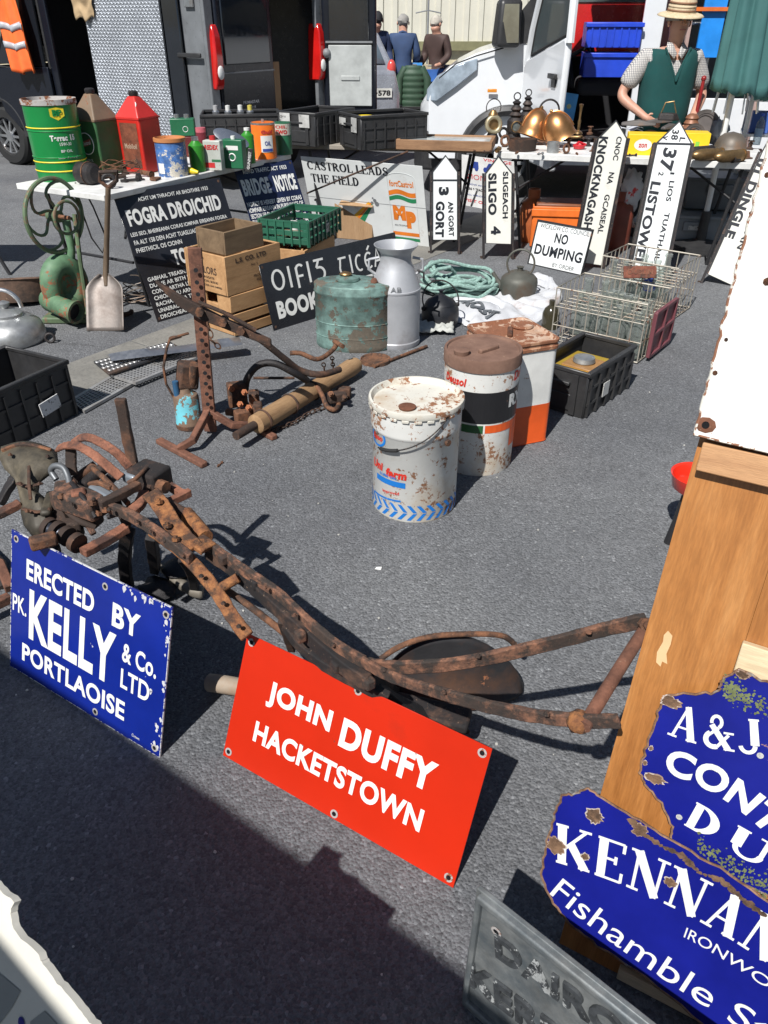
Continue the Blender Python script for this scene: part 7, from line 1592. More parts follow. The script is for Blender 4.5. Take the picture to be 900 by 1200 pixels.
# ================================================================== left cluster: pump, shovel, kettle, grates
def left_side():
    gp = mat('old_green_paint', (.1, .19, .105), .6, var=.4, vs=10, chip=.42, cs=18, cc=(.22, .09, .045), stain=.3, sc=(.2, .16, .09), bump=.35)
    gp2 = mat('old_green_wheel', (.1, .15, .08), .6, var=.3, vs=14, chip=.4, cs=22, cc=(.15, .1, .06), bump=.3)
    base = G(78, 380)
    t = thing('blower_pump', 'green cast iron blower with snail housing and tall spoked wheel left of the shovel', 'pump', (base.x, base.y, 0))
    D0 = base.y
    c = Y(75, 333, D0 + .1) - base
    rv = .15
    V = Matrix.Translation(c) @ Matrix.Rotation(R(58), 4, 'Z') @ Matrix.Rotation(R(90), 4, 'X')
    # snail: ring whose section grows toward the outlet
    pts = []; rs = []
    for i in range(29):
        a = R(-70 + 300 * i / 28); q = i / 28
        pts.append(V @ Vector((math.cos(a) * (rv * .62), math.sin(a) * (rv * .78), 0))); rs.append(.058 + .018 * (1 - q))
    b = MB(); b.tube(pts, rs, 16); b.obj('snail_housing', gp, t)
    MB().lathe([(rv * .55, -.035), (rv * .6, 0), (rv * .55, .035)], 24, V).obj('side_plate', gp, t)
    e0 = Y(52, 352, D0 + .02) - base; e1 = Y(89, 366, D0 - .08) - base
    MB().tube([pts[0], e0 + Vector((.03, 0, -.005)), (e0 + e1) / 2, e1], [.07, .068, .058, .06], 18, cap=False).obj('outlet_pipe', gp, t)
    d = (e1 - (e0 + e1) / 2).normalized(); Mo = Matrix.Translation(e1) @ d.to_track_quat('Z', 'Y').to_matrix().to_4x4()
    MB().lathe([(.056, -.012), (.072, -.01), (.072, .006), (.056, .008), (.05, -.02)], 24, Mo, cap=False).obj('outlet_flange', gp2, t); MB().lathe([(.054, -.02), (0, -.022)], 20, Mo).obj('dark_mouth', DARK, t)
    MB().box((0, .1, .02), (.3, .2, .04)).obj('foot', gp2, t, bevel=.01)
    wc = Y(64, 253, D0 + .12) - base
    MB().tube([c + Vector((.02, .05, .05)), (c + wc) / 2 + Vector((.06, .04, 0)), wc + Vector((.05, .03, -.03))], [.04, .022, .025], 12).obj('pedestal', gp, t)
    MB().tube([Vector((.1, .12, .03)), Vector((.12, .12, .35)), wc + Vector((.1, .05, 0))], .014, 8).obj('stay', gp2, t)
    # wheel, oblique
    W_ = Matrix.Translation(wc) @ Matrix.Rotation(R(62), 4, 'Z') @ Matrix.Rotation(R(90), 4, 'X')
    Rw = .205
    wo = MB().ring(Rw, .013, 48, 8, W_).obj('spoked_wheel', gp2, t)
    MB().lathe([(.012, -.04), (.034, -.04), (.034, .04), (.012, .04)], 18, W_).obj('hub', gp2, wo)
    for k in range(6):
        a = k * PI / 3
        MB().tube([W_ @ Vector(((.03 + (Rw - .03) * i / 10) * math.cos(a + .75 * math.sin(PI * i / 10)), (.03 + (Rw - .03) * i / 10) * math.sin(a + .75 * math.sin(PI * i / 10)), 0)) for i in range(11)], .009, 6).obj('curved_spoke', gp2, wo)
    MB().cyl(W_ @ Vector((0, 0, -.12)), W_ @ Vector((0, 0, .12)), .012).obj('axle', RUST, t)
    MB().ring(.09, .009, 26, 8, W_ @ Matrix.Translation((0, 0, .1))).obj('small_pulley', gp2, t)
    # shovel
    t = thing('shovel', 'old worn steel shovel standing on its blade against the left table corner', 'shovel', G(126, 388))
    o = G(126, 388)
    top = Y(127, 210, o.y + .02) - o; sock = Y(124, 322, o.y + .16) - o; tip = Vector((0, 0, 0.0))
    ax = (sock).normalized(); side = Vector((1, -.15, 0)).normalized(); side = (side - ax * side.dot(ax)).normalized(); nrm = side.cross(ax)
    Lb = sock.length
    def bl(u, v):
        w_ = .118 * (1 if v < .72 else 1 - .75 * ((v - .72) / .28) ** 1.6)
        x = (u - .5) * 2 * w_
        return tuple(ax * (Lb * v) + side * x - nrm * (.028 * (1 - (2 * u - 1) ** 4) + .0) + nrm * .03)
    MB().grid(bl, 16, 14).obj('blade', mat('worn_steel', (.24, .21, .19), .5, metal=.45, var=.35, vs=9, stain=.55, sc=(.1, .07, .055), bump=.2), t, solid=.004, ang=70)
    MB().tube([ax * Lb * .8, sock, sock.lerp(top, .35), sock.lerp(top, .92)], [.012, .018, .016, .015], 10).obj('shaft', woodmat('shaft_wood', (.1, .07, .045), (.2, .14, .09), 'Z', 2, .7, .3), t)
    d = (top - sock).normalized(); a = sock.lerp(top, .92); MB().tube([a, a + side * .05 + d * .04, a + side * .05 + d * .09, a - side * .05 + d * .09, a - side * .05 + d * .04, a], .011, 8, closed=False).obj('d_grip', RUST_D, t)
    # kettle, basin
    c, r, h = fit(-22, 60, 372, 412)
    t = thing('aluminium_kettle', 'large battered aluminium kettle with domed lid at the left edge', 'kettle', c); r = .19
    MB().lathe([(0, 0), (r * .94, 0), (r, .02), (r * 1.0, .06), (r * .93, .1), (r * .75, .13), (r * .5, .145), (r * .46, .15), (r * .46, .165), (r * .3, .185), (.02, .195), (.03, .21), (.035, .225), (0, .24)], 48).obj('kettle_body', ALU, t, ang=45)
    MB().ring(.1, .012, 30, 8, Matrix.Translation((0, 0, .2)) @ Matrix.Rotation(R(90), 4, 'X') @ Matrix.Rotation(R(0), 4, 'Z'), 0, PI).obj('handle', STEEL, t)
    c = G(22, 362) + Vector((-.02, .16, 0)); t = thing('iron_basin', 'rusty brown iron basin with dark inside behind the aluminium kettle', 'basin', c, R(10))
    MB().lathe([(0, 0), (.15, .0), (.19, .14), (.2, .145), (.195, .15), (.18, .14), (.145, .012), (0, .01)], 40, Matrix.Rotation(R(-14), 4, 'X'), sx=1.15, cap=False).obj('bowl', rustmat('basin_brown', (.07, .045, .035), (.2, .12, .08), (.03, .025, .022), dk=.5, scale=6, bump=.2), t)
    # black crate at left edge
    P1 = G(92, 484); P0 = G(-60, 562); ex = (P1 - P0).normalized(); ey = Vector((-ex.y, ex.x, 0)); Lc = .74; Wc = .4
    cc = P1 - ex * Lc / 2 + ey * Wc / 2
    t = flip_crate('black plastic crate with white barcode label at the left edge near the metal grates', cc, math.atan2(ex.y, ex.x), Lc, Wc, .26)
    MB().box((Lc / 2 - .16, -Wc / 2 - .02, .11), (.11, .005, .065), ry=R(-6)).obj('barcode_label', mat('label_clean', (.55, .55, .55), .5, chip=.35, cs=60, cc=(.05, .05, .05)), t)
    q = thing('magazine', 'red and blue paper lying inside the black crate at the left edge', 'magazine', M=t.matrix_basis @ Matrix.Translation((-.05, .02, .14)) @ Matrix.Rotation(R(30), 4, 'X')); MB().box((0, 0, 0), (.3, .2, .012)).obj('pages', mat('magazine_print', (.4, .05, .05), .4, var=.5, vs=12, chip=.4, cs=9, cc=(.1, .2, .5)), q); MB().box((.02, -.02, .008), (.12, .08, .004)).obj('picture', mat('mag_blue', (.3, .4, .6), .4, var=.4, vs=20), q)
    # second folding table leg at far left
    p = G(12, 322); t = thing('table_leg_frame', 'dark folding leg of another stall table at the far left edge', 'table leg', p)
    MB().tube([(0, 0, 0), (-.16, .05, .34), (-.3, .1, .72)], .013, 8).obj('leg', BLACK_M, t)
    MB().box((-.75, .1, .735), (1.0, .5, .03)).obj('table_top', TW, t)
    # grates
    gm = mat('galvanised_grate', (.42, .42, .42), .45, metal=.5, stain=.3, sc=(.2, .17, .13))
    def grate(quad, z, nu, nv, lab, bar=.006, round_=False, mm=gm, rot=0):
        P = [G(x, y, z) for x, y in quad]; o = P[0]
        t = thing('metal_grate', lab, 'grate', o)
        q = [p - o for p in P]
        bil = lambda u, v: (q[0] * (1 - u) + q[1] * u) * (1 - v) + (q[3] * (1 - u) + q[2] * u) * v
        fb = MB(); fb.tube([q[0], q[1], q[2], q[3]], 0, closed=True, flat=(.022, .014)); fb.obj('frame', mm, t)
        for i in range(1, nu): MB().tube([bil(i / nu, 0), bil(i / nu, 1)], 0, flat=(bar, .01)).obj('bar', mm, t)
        for j in range(1, nv): MB().tube([bil(0, j / nv) + Vector((0, 0, .001)), bil(1, j / nv) + Vector((0, 0, .001))], 0, flat=(bar, .01)).obj('bar', mm, t)
        return t
    grate([(84, 470), (133, 441), (160, 447), (98, 482)], .012, 15, 7, 'rectangular steel grid with square holes lying beside the black crate', .006)
    grate([(132, 441), (215, 408), (240, 415), (158, 449)], .03, 22, 7, 'steel grid with thick frame lying under the silver plate', .008)
    o = G(112, 432, .045); q = [G(x, y, .045) - o for x, y in ((110, 426), (200, 403), (215, 411), (128, 441))]
    t = thing('black_tread_plate', 'dark perforated metal step under the silver plate on the ground', 'plate', o); MB().loft([[tuple(p) for p in q], [tuple(p + Vector((0, 0, .015))) for p in q]]).obj('plate_body', mat('dark_steel', (.06, .06, .065), .45, metal=.5, stain=.3), t, bevel=.004)
    q2 = lambda u, v: (q[0] * (1 - u) + q[1] * u) * (1 - v) + (q[3] * (1 - u) + q[2] * u) * v
    hh = MB()
    for i in range(18):
        for j in range(4): p = q2((i + .5 + .5 * (j % 2)) / 18.8, (j + .6) / 4.4) + Vector((0, 0, .0155)); hh.lathe([(.014, 0), (.011, .005), (.007, .005)], 8, Matrix.Translation(p), cap=False)
    hh.obj('punched_studs', gm, t, kind='stuff')
    o = G(127, 420, .09); q = [G(x, y, .085) - o for x, y in ((125, 416), (278, 396), (284, 404), (131, 423))]; n = 20; rings = []
    for i in range(n + 1):
        u = i / n; a = q[0].lerp(q[1], u); b_ = q[3].lerp(q[2], u); m_ = (a + b_) / 2 + Vector((0, 0, .022 + .006 * math.sin(u * 9)))
        rings.append([tuple(a), tuple(m_), tuple(b_), tuple((a + b_) / 2 - Vector((0, 0, .004)))])
    t = thing('silver_kick_plate', 'long bright silver metal bumper strip lying on top of the grates', 'metal strip', o); MB().loft(rings).obj('strip', STEEL, t, ang=50)
left_side()
def under_table():
    t = thing('wire_bundle', 'tangled grey wire bundle on the ground under the left table beside the shovel', 'wire', G(165, 352))
    MB().tube([(.11 * math.cos(i * .45) * (1 + .3 * math.sin(i * .13)), .09 * math.sin(i * .45 + .2) * (1 + .2 * math.cos(i * .2)), .01 + .0016 * i * abs(math.sin(i * .3))) for i in range(90)], .004, 5).obj('wire', mat('grey_wire', (.2, .18, .16), .6, metal=.4, stain=.4), t)
    for x, y, s, lab, k, rz in ((150, 372, .05, 'rusty pipe elbow on the ground between shovel and dark bridge sign', 0, .4), (205, 398, .04, 'small rusty shackle on the pale concrete strip behind the silver strip', 1, .8), (330, 470, .03, 'loose rusty nut and bolt on the asphalt right of the wooden pole', 4, .3), (258, 545, .022, 'tiny rusty bolt on the asphalt between jack foot and plough', 4, 1.2), (60, 402, .035, 'rusty ring on the ground right of the aluminium kettle', 3, .2)):
        junk(G(x, y), s, lab, k, rz=rz)
under_table()
# ================================================================== lifting jack stand with log
def jack():
    b0 = G(250, 508)
    t = thing('lifting_jack', 'rusty upright jack post with row of holes, forked feet and curved lever arm', 'jack', b0)
    L_ = lambda x, y, yy: Y(x, y, b0.y + yy) - b0
    rs = rustmat('rust_red')
    top = L_(228, 290, .0); bot = L_(247, 505, .0)
    d = (top - bot).normalized(); n = 18
    MB().tube([bot + Vector((0, 0, 0)), top], 0, flat=(.055, .022), up=(0, 1, 0)).obj('post', rs, t, bevel=.003)
    s_ = bot.lerp(top, .5)
    for i in range(14):
        p = bot.lerp(top, .12 + .84 * i / 14) + Vector((.004, -.0292, 0)); MB().lathe([(.009, 0), (.009, .0014), (0, .0014)], 12, Matrix.Translation(p) @ Matrix.Rotation(PI / 2, 4, 'X')).obj('pin_hole', DARK, t)
    f1a = G(186, 516, .012) - b0; f1b = G(240, 545, .012) - b0
    MB().tube([f1a, f1b], 0, flat=(.035, .025)).obj('foot_bar', rs, t, bevel=.006)
    f2a = G(286, 494, .012) - b0; f2b = G(322, 513, .012) - b0
    MB().tube([f2a, f2b], 0, flat=(.035, .025)).obj('foot_bar', rs, t, bevel=.006)
    MB().tube([f1a.lerp(f1b, .45) + Vector((0, 0, .01)), G(226, 516, .06) - b0, bot + Vector((0, 0, .1))], 0, flat=(.03, .03)).obj('leg', rs, t, bevel=.004)
    MB().tube([f2a.lerp(f2b, .35) + Vector((0, 0, .01)), G(272, 498, .05) - b0, bot + Vector((0, 0, .1))], 0, flat=(.03, .03)).obj('leg', rs, t, bevel=.004)
    # lever arm: pointed left end, through the post, down to the log
    ar = [L_(183, 330, -.02), L_(207, 350, -.03), L_(235, 366, -.035), L_(262, 378, -.04), L_(290, 390, -.04), L_(318, 402, -.03)]
    b = MB(); wd = [.012, .05, .06, .045, .04, .03]; vs = []
    rings = []
    for p, w_ in zip(ar, wd): rings.append([tuple(p + Vector((0, -.012, -w_ / 2))), tuple(p + Vector((0, .012, -w_ / 2))), tuple(p + Vector((0, .012, w_ / 2))), tuple(p + Vector((0, -.012, w_ / 2)))])
    b.loft(rings).obj('lever_arm', RUST_D, t, bevel=.003)
    MB().tube([L_(232, 354, -.06), L_(262, 366, -.06), L_(300, 387, -.05)], .009, 8).obj('link_rod', RUST_D, t)
    for (x, y) in ((235, 364), (262, 376), (283, 386)): MB().lathe([(.018, -.03), (.018, .03)], 6, Matrix.Translation(L_(x, y, -.045)) @ Matrix.Rotation(PI / 2, 4, 'X')).obj('bolt', RUST, t)
    # hanging chain from the lever
    def chain(parent, P, m, r=.013, w_=.0035, name='chain_link'):
        Lt = sum((Vector(P[i + 1]) - Vector(P[i])).length for i in range(len(P) - 1)); n = int(Lt / (r * 2.1)); k = 0
        def at(s):
            for i in range(len(P) - 1):
                l = (Vector(P[i + 1]) - Vector(P[i])).length
                if s <= l or i == len(P) - 2: return Vector(P[i]).lerp(Vector(P[i + 1]), min(1, s / l)), (Vector(P[i + 1]) - Vector(P[i])).normalized()
                s -= l
        base = MB().ring(r, w_, 12, 5, Matrix.Diagonal((1.3, .75, 1, 1))).obj(name, m, parent)
        for i in range(n):
            p, d_ = at((i + .5) * Lt / n)
            o = base if i == 0 else base.copy()
            if i: COL.objects.link(o)
            q = d_.to_track_quat('X', 'Z').to_matrix().to_4x4()
            o.matrix_local = Matrix.Translation(p) @ q @ Matrix.Rotation(R(90 * (i % 2)), 4, 'X')
    chain(t, [L_(243, 378, -.06), L_(249, 400, -.06), L_(258, 408, -.04)], RUST)
    # log and fittings
    a = G(300, 497, .075); e = G(418, 427, .06)
    g = thing('wooden_roller', 'thick weathered wooden pole with split end lying beside the jack post', 'log', a)
    lw = woodmat('log_wood', (.2, .11, .05), (.42, .27, .14), 'X', 1.2, .8, .35, mid=(.33, .2, .1), stretch=9)
    Q = (e - a); Lq = Q.length; Ml = Q.to_track_quat('X', 'Z').to_matrix().to_4x4()
    prof = [(.03, -.01), (.044, .0), (.046, .1), (.043, Lq * .5), (.042, Lq * .8), (.046, Lq * .93), (.04, Lq * .99), (.02, Lq)]
    vs = MB(); vs.lathe(prof, 26, Matrix.Rotation(PI / 2, 4, 'Y'))
    for i, v in enumerate(vs.v): k = 1 + .05 * noise.noise(Vector((v.x * 8, v.y * 30, v.z * 30))); vs.v[i] = Vector((v.x, v.y * k, v.z * k))
    o = vs.obj('pole', lw, g); o.matrix_local = Ml
    for s in (.06, .3, .52): MB().ring(.046, .006, 24, 6, Ml @ Matrix.Translation((Lq * s, 0, 0)) @ Matrix.Rotation(PI / 2, 4, 'Y')).obj('iron_band', RUST_D, g)
    MB().cyl(Ml @ Vector((-.14, 0, 0)), Ml @ Vector((.02, 0, 0)), .02).obj('spindle', RUST_D, g)
    u = thing('draw_gear', 'rusty curved pipes and cast brackets bolted over the wooden pole', 'farm gear', a)
    K = lambda x, y, z: G(x, y, z) - a
    def pipe(pts, r, m=RUST_D, nm='curved_pipe', n=10):
        # smooth through the points
        P = [K(*p) for p in pts]; out = []
        for i in range(len(P) - 1):
            p0 = P[max(i - 1, 0)]; p1 = P[i]; p2 = P[i + 1]; p3 = P[min(i + 2, len(P) - 1)]
            for j in range(6):
                s = j / 6; out.append(.5 * ((2 * p1) + (p2 - p0) * s + (2 * p0 - 5 * p1 + 4 * p2 - p3) * s * s + (3 * p1 - p0 - 3 * p2 + p3) * s ** 3))
        out.append(P[-1]); return MB().tube(out, r, n).obj(nm, m, u)
    pipe([(290, 388, .42), (308, 400, .38), (333, 420, .28), (352, 434, .2), (375, 439, .17), (398, 433, .15)], .016)
    pipe([(287, 460, .1), (290, 443, .18), (303, 428, .24), (322, 426, .25), (345, 437, .2), (360, 446, .14)], .017, IRON)
    pipe([(340, 414, .2), (352, 414, .2), (372, 421, .17), (388, 412, .17), (396, 402, .19)], .012, RUST)
    pipe([(392, 400, .2), (402, 406, .2)], .012, RUST, 'cross_pin')
    pipe([(297, 443, .1), (345, 443, .08)], .007, RUST_D, 'thin_rod')
    for (x, y, z, sx, sy, sz, rz) in ((278, 462, .1, .09, .05, .12, .3), (298, 470, .09, .05, .06, .1, .2), (290, 486, .05, .12, .05, .06, .5), (303, 486, .06, .04, .05, .12, .1), (276, 484, .05, .1, .03, .03, -.3), (395, 465, .05, .09, .05, .05, .4), (403, 460, .03, .07, .04, .06, -.2)):
        MB().box(K(x, y, z), (sx, sy, sz), rz=rz).obj('cast_bracket', RUST if x < 350 else RUST_D, u, bevel=.008, seg=2)
    for (x, y, z) in ((272, 456, .14), (287, 460, .16), (300, 462, .14), (282, 474, .1), (292, 478, .1), (388, 462, .08), (404, 466, .06), (296, 492, .04)):
        MB().lathe([(.015, 0), (.015, .016), (.008, .016), (.008, .03), (0, .03)], 6, Matrix.Translation(K(x, y, z)) @ Matrix.Rotation(R(60), 4, 'X')).obj('bolt', RUST_O if x < 300 else RUST, u)
    pipe([(371, 452, .1), (378, 464, .06), (383, 476, .03), (392, 480, .02), (397, 474, .02), (394, 468, .03)], .012, RUST, 'hook')
    chain(u, [K(318, 505, .012), K(345, 495, .012), (K(362, 484, .012)), K(380, 477, .015)], RUST_D)
    chain(u, [K(379, 425, .15), K(381, 440, .06)], RUST_D); chain(u, [K(389, 418, .17), K(391, 436, .05)], RUST_D)
    # light blue rusty blow lamp
    c, r, h = fit(206, 242, 455, 507)
    v = thing('blow_lamp', 'small can with peeling sky blue paint and tall wire handle beside the jack post', 'lamp', c, R(10)); r = .058
    bm = mat('sky_blue_peeling', (.15, .5, .58), .5, chip=.6, cs=13, cc=(.14, .09, .06), stain=.2, bump=.3)
    MB().lathe([(0, 0), (r, 0), (r * 1.05, .01), (r * 1.05, .03), (r, .035), (r, .145), (r * .9, .16), (r * .5, .17), (r * .35, .19), (0, .19)], 30).obj('tank', bm, v); MB().lathe([(r * 1.02, 0), (r * 1.08, .004), (r * 1.08, .022), (r * 1.02, .026)], 30, cap=False).obj('base_ring', RUST, v)
    MB().box((.02, .03, .24), (.09, .08, .12), rz=.3, ry=R(12)).obj('burner', RUST_D, v, bevel=.012); MB().cyl((.03, .02, .2), (.06, -.0, .3), .03, .022).obj('burner_pipe', RUST, v); MB().cyl((-.035, -.01, .16), (-.035, -.01, .23), .014).obj('pump_knob', mat('pump_blue', (.03, .1, .2), .4, chip=.3), v)
    MB().tube([(-.05, 0, .14), (-.075, -.01, .22), (-.075, -.01, .3), (-.05, 0, .38), (-.03, .01, .42), (.05, .04, .43)], .006, 6).obj('wire_handle', RUST, v)
    z = thing('steel_bar', 'thin steel rod lying behind the green tank foot and the pails', 'rod', G(460, 431)); MB().cyl((-.1, -.01, .012), G(500, 408) - G(460, 431) + Vector((0, 0, .012)), .009).obj('rod', RUST, z)
jack()
# ================================================================== the horse plough
def plough():
    o = G(150, 640); o.z = 0
    t = thing('horse_plough', 'long rusty horse plough with twin handles stretching behind the blue and red signs', 'plough', o)
    K = lambda p: G(p[0], p[1], p[2]) - o
    def smooth(P, k=6):
        out = []
        for i in range(len(P) - 1):
            p0 = P[max(i - 1, 0)]; p1 = P[i]; p2 = P[i + 1]; p3 = P[min(i + 2, len(P) - 1)]
            for j in range(k):
                s = j / k; out.append(.5 * ((2 * p1) + (p2 - p0) * s + (2 * p0 - 5 * p1 + 4 * p2 - p3) * s * s + (3 * p1 - p0 - 3 * p2 + p3) * s ** 3))
        out.append(P[-1]); return out
    def bar(pts, w_, h_, m, nm, up=(0, 0, 1), bev=.003, k=6, ends=None):
        P = smooth([K(p) for p in pts], k)
        w_ *= 1.0; h_ *= 1.02; return MB().tube(P, 0, flat=(w_, h_), up=up, wob=.09).obj(nm, m, t, bevel=bev, seg=2, smooth=True, ang=30)
    def rod(pts, r, m, nm, n=12, k=6):
        P = smooth([K(p) for p in pts], k); return MB().tube(P, r, n).obj(nm, m, t)
    def blk(p, d, m, nm='cast_block', rz=0, rx=0, ry=0, bev=.008): return MB().box(K(p), d, rz=rz, rx=rx, ry=ry).obj(nm, m, t, bevel=bev, seg=2)
    def bolt(p, r=.014, m=RUST, rx=0, ry=0, L_=.02, nm='bolt'): return MB().lathe([(r, 0), (r, L_ * .6), (r * .55, L_ * .6), (r * .55, L_), (0, L_)], 6, Matrix.Translation(K(p)) @ Matrix.Rotation(rx, 4, 'X') @ Matrix.Rotation(ry, 4, 'Y')).obj(nm, m, t)
    RM = rustmat('rust_flaky', (.08, .045, .035), (.36, .17, .1), (.03, .03, .028), dk=.78, scale=38, bump=1.0)
    RMB = rustmat('rust_black_flaky', (.025, .022, .022), (.13, .07, .045), (.012, .013, .015), dk=.8, scale=16, bump=.7)
    RMO = rustmat('rust_orange_strap', (.14, .055, .028), (.42, .18, .065), (.045, .03, .024), dk=.6, scale=40, bump=.9)
    RP = rustmat('rust_pink', (.13, .055, .035), (.36, .15, .09), (.06, .035, .03), dk=.5, scale=26, bump=.7)
    # main beam and straps running to the lower right
    bar([(119, 592, .50), (150, 603, .50), (180, 621, .49), (205, 640, .47), (224, 655, .46)], .032, .018, RM, 'beam_strap', up=(.5, .86, 0))
    bar([(179, 622, .475), (205, 640, .46), (228, 662, .44), (255, 695, .40), (272, 722, .37), (290, 746, .345)], .034, .012, RMO, 'orange_strap', up=(0, -.5, .85))
    bar([(176, 578, .52), (188, 592, .51), (205, 618, .49), (228, 643, .47)], .046, .014, RMO, 'flat_bracket', up=(0, -.3, .95))
    bar([(228, 643, .472), (246, 633, .47)], .05, .014, RMO, 'bracket_plate', up=(0, -.3, .95))
    rod([(193, 590, .47), (207, 598, .47), (219, 604, .46)], .019, RUST_D, 'draft_tube'); rod([(218, 602, .462), (232, 618, .455), (241, 630, .45)], .021, RMO, 'draft_tube_end')
    bar([(235, 633, .46), (262, 651, .45), (285, 668, .44), (325, 695, .425), (368, 735, .415), (400, 760, .41), (428, 776, .41)], .016, .03, RM, 'main_beam', up=(0, 0, 1))
    bar([(243, 646, .43), (270, 664, .42), (300, 690, .40), (335, 722, .385), (365, 748, .38), (405, 782, .375), (432, 800, .37)], .022, .042, RMB, 'lower_beam', up=(0, 0, 1))
    bar([(330, 726, .36), (352, 756, .33), (380, 778, .32), (420, 800, .32), (455, 818, .3)], .02, .03, RMB, 'frame_rail')
    rod([(259, 689, .405), (279, 677, .425)], .013, RMO, 'link_pin')
    bar([(330, 728, .37), (336, 745, .3), (342, 762, .22)], .02, .014, RUST_D, 'hanger')
    # handles
    hA = [(424, 774, .42), (452, 790, .43), (500, 807, .46), (555, 823, .50), (610, 836, .54), (672, 844, .57), (726, 845, .60)]
    bar(hA, .011, .028, RM, 'left_handle', up=(0, 0, 1)); 
    hB = [(432, 778, .40), (470, 782, .42), (540, 777, .46), (600, 765, .49), (660, 750, .53), (715, 736, .56), (758, 726, .59)]
    bar(hB, .012, .032, RM, 'right_handle', up=(0, 0, 1))
    rod([(755, 738, .585), (720, 793, .585), (684, 852, .575)], .0125, RUST_R, 'cross_stay'); MB().blob(K((678, 845, .57)), .022, .3, 4, n=12).obj('stay_nut', RMO, t)
    bolt((755, 731, .60), .014, RUST, R(60))
    # lumps and bolts along the beam
    for x, y, z in ((352, 745, .40), (432, 800, .38), (395, 780, .375), (300, 684, .425), (262, 655, .455)): blk((x, y, z - .006), (.024, .026, .028), RM if x in (352, 432) else RMB, 'clamp', rz=.6, bev=.005)
    # mouldboard resting on the ground under the handles
    def mb(u, v):
        x = 446 + (612 - 446) * u; top = 800 - 56 * math.sin(PI * min(1, u * 1.02)) ** .55; bot = 812 + 22 * math.sin(PI * u) ** .6
        y = top + (bot - top) * v
        z = .20 * (1 - v) ** 1.2 * (math.sin(PI * min(1, u + .02)) ** .5) + .01
        return tuple(K((x, y, z)))
    MB().grid(mb, 24, 10).obj('mouldboard', mat('mouldboard_black', (.035, .035, .038), .45, metal=.35, var=.3, stain=.45, sc=(.12, .06, .035), chip=.1, bump=.4), t, solid=.008, ang=80)
    rod([(446, 772, .17), (470, 757, .2), (505, 746, .22), (550, 743, .22), (588, 745, .2), (603, 755, .16)], .008, RUST, 'mouldboard_edge')
    bar([(440, 800, .3), (470, 822, .2), (510, 842, .1), (545, 852, .03)], .05, .012, RMB, 'share', up=(0, 0, 1)); blk((505, 835, .12), (.2, .07, .03), RMB, 'frog', rz=-.3)
    bar([(430, 795, .36), (450, 805, .2), (462, 812, .03)], .03, .03, RMB, 'standard')
    rod([(246, 800, .03), (262, 802, .04), (285, 806, .04)], .026, mat('worn_point', (.33, .28, .22), .7, stain=.4), 'worn_point')
    # ---- head of the plough
    bar([(141, 467, .72), (149, 510, .61), (157, 551, .505)], .03, .02, RUST_D, 'coulter_stem', up=(0, 1, 0))
    blk((176, 560, .5), (.1, .08, .07), RMB, rz=-.5); blk((160, 556, .51), (.05, .07, .03), mat('pale_grease', (.22, .25, .28), .4, metal=.3), 'clamp_top', rz=-.5)
    MB().lathe([(.026, 0), (.026, .014), (.018, .014), (.018, .05), (0, .05)], 8, Matrix.Translation(K((180, 566, .5))) @ Vector((.8, -.5, 0)).to_track_quat('Z', 'Y').to_matrix().to_4x4()).obj('big_nut', RUST, t)
    bar([(188, 562, .48), (212, 578, .47), (222, 577, .47), (190, 592, .47)], .02, .02, RP, 'stirrup', k=3)
    bar([(117, 591, .52), (140, 580, .525), (163, 568, .525)], .024, .022, RUST_D, 'cross_bar'); bar([(150, 603, .47), (163, 592, .48), (170, 577, .49)], .03, .02, RP, 'inner_plate')
    rod([(67, 526, .55), (78, 522, .57), (92, 523, .58), (108, 532, .57), (126, 546, .55), (142, 558, .53), (147, 566, .5)], .0, RP, 'x', 4).data.update()
    bpy.data.objects.remove(t.children[-1] if False else [c for c in kids(t) if c.name.startswith('x')][0])
    bar([(67, 526, .55), (78, 522, .57), (92, 523, .58), (108, 532, .57), (126, 546, .55), (142, 560, .52)], .026, .01, RP, 'curved_tine', up=(0, -.35, .9))
    bar([(84, 520, .57), (96, 513, .59), (108, 514, .59), (124, 522, .58), (138, 532, .56), (152, 548, .52)], .026, .01, RP, 'curved_tine', up=(0, -.35, .9))
    bar([(83, 524, .56), (83, 540, .52), (85, 557, .48)], .03, .014, RUST_D, 'tine_post', up=(0, 1, 0))
    # cast centre
    blk((95, 588, .47), (.15, .07, .06), RM, rz=-.5); blk((103, 597, .44), (.06, .05, .1), RUST_D, rz=-.3); blk((78, 575, .47), (.06, .05, .05), RM, rz=.3); blk((120, 578, .49), (.1, .03, .025), mat('pale_grease', (.22, .25, .28), .4, metal=.3), rz=-.7)
    blk((92, 578, .5), (.04, .035, .02), RP, 'square_head', rz=.4)
    rod([(66, 562, .48), (60, 552, .5), (64, 546, .52), (74, 548, .52), (80, 560, .5), (82, 574, .48)], .009, mat('shackle_grey', (.16, .17, .18), .5, metal=.5, stain=.3), 'shackle')
    rod([(95, 572, .45), (108, 560, .46), (122, 548, .47)], .018, IRON, 'shaft'); rod([(88, 563, .46), (100, 553, .47), (112, 545, .48)], .014, RUST_D, 'shaft'); rod([(100, 578, .44), (118, 570, .44), (135, 556, .45)], .016, IRON, 'shaft')
    bar([(64, 575, .47), (70, 598, .42), (78, 618, .38)], .03, .02, RUST_D, 'side_plate', up=(0, 1, 0))
    rod([(56, 620, .42), (70, 624, .41), (84, 632, .4), (95, 640, .4)], .02, mat('greasy_iron', (.04, .045, .06), .35, metal=.5, stain=.3, sc=(.12, .06, .04)), 'roller_shaft')
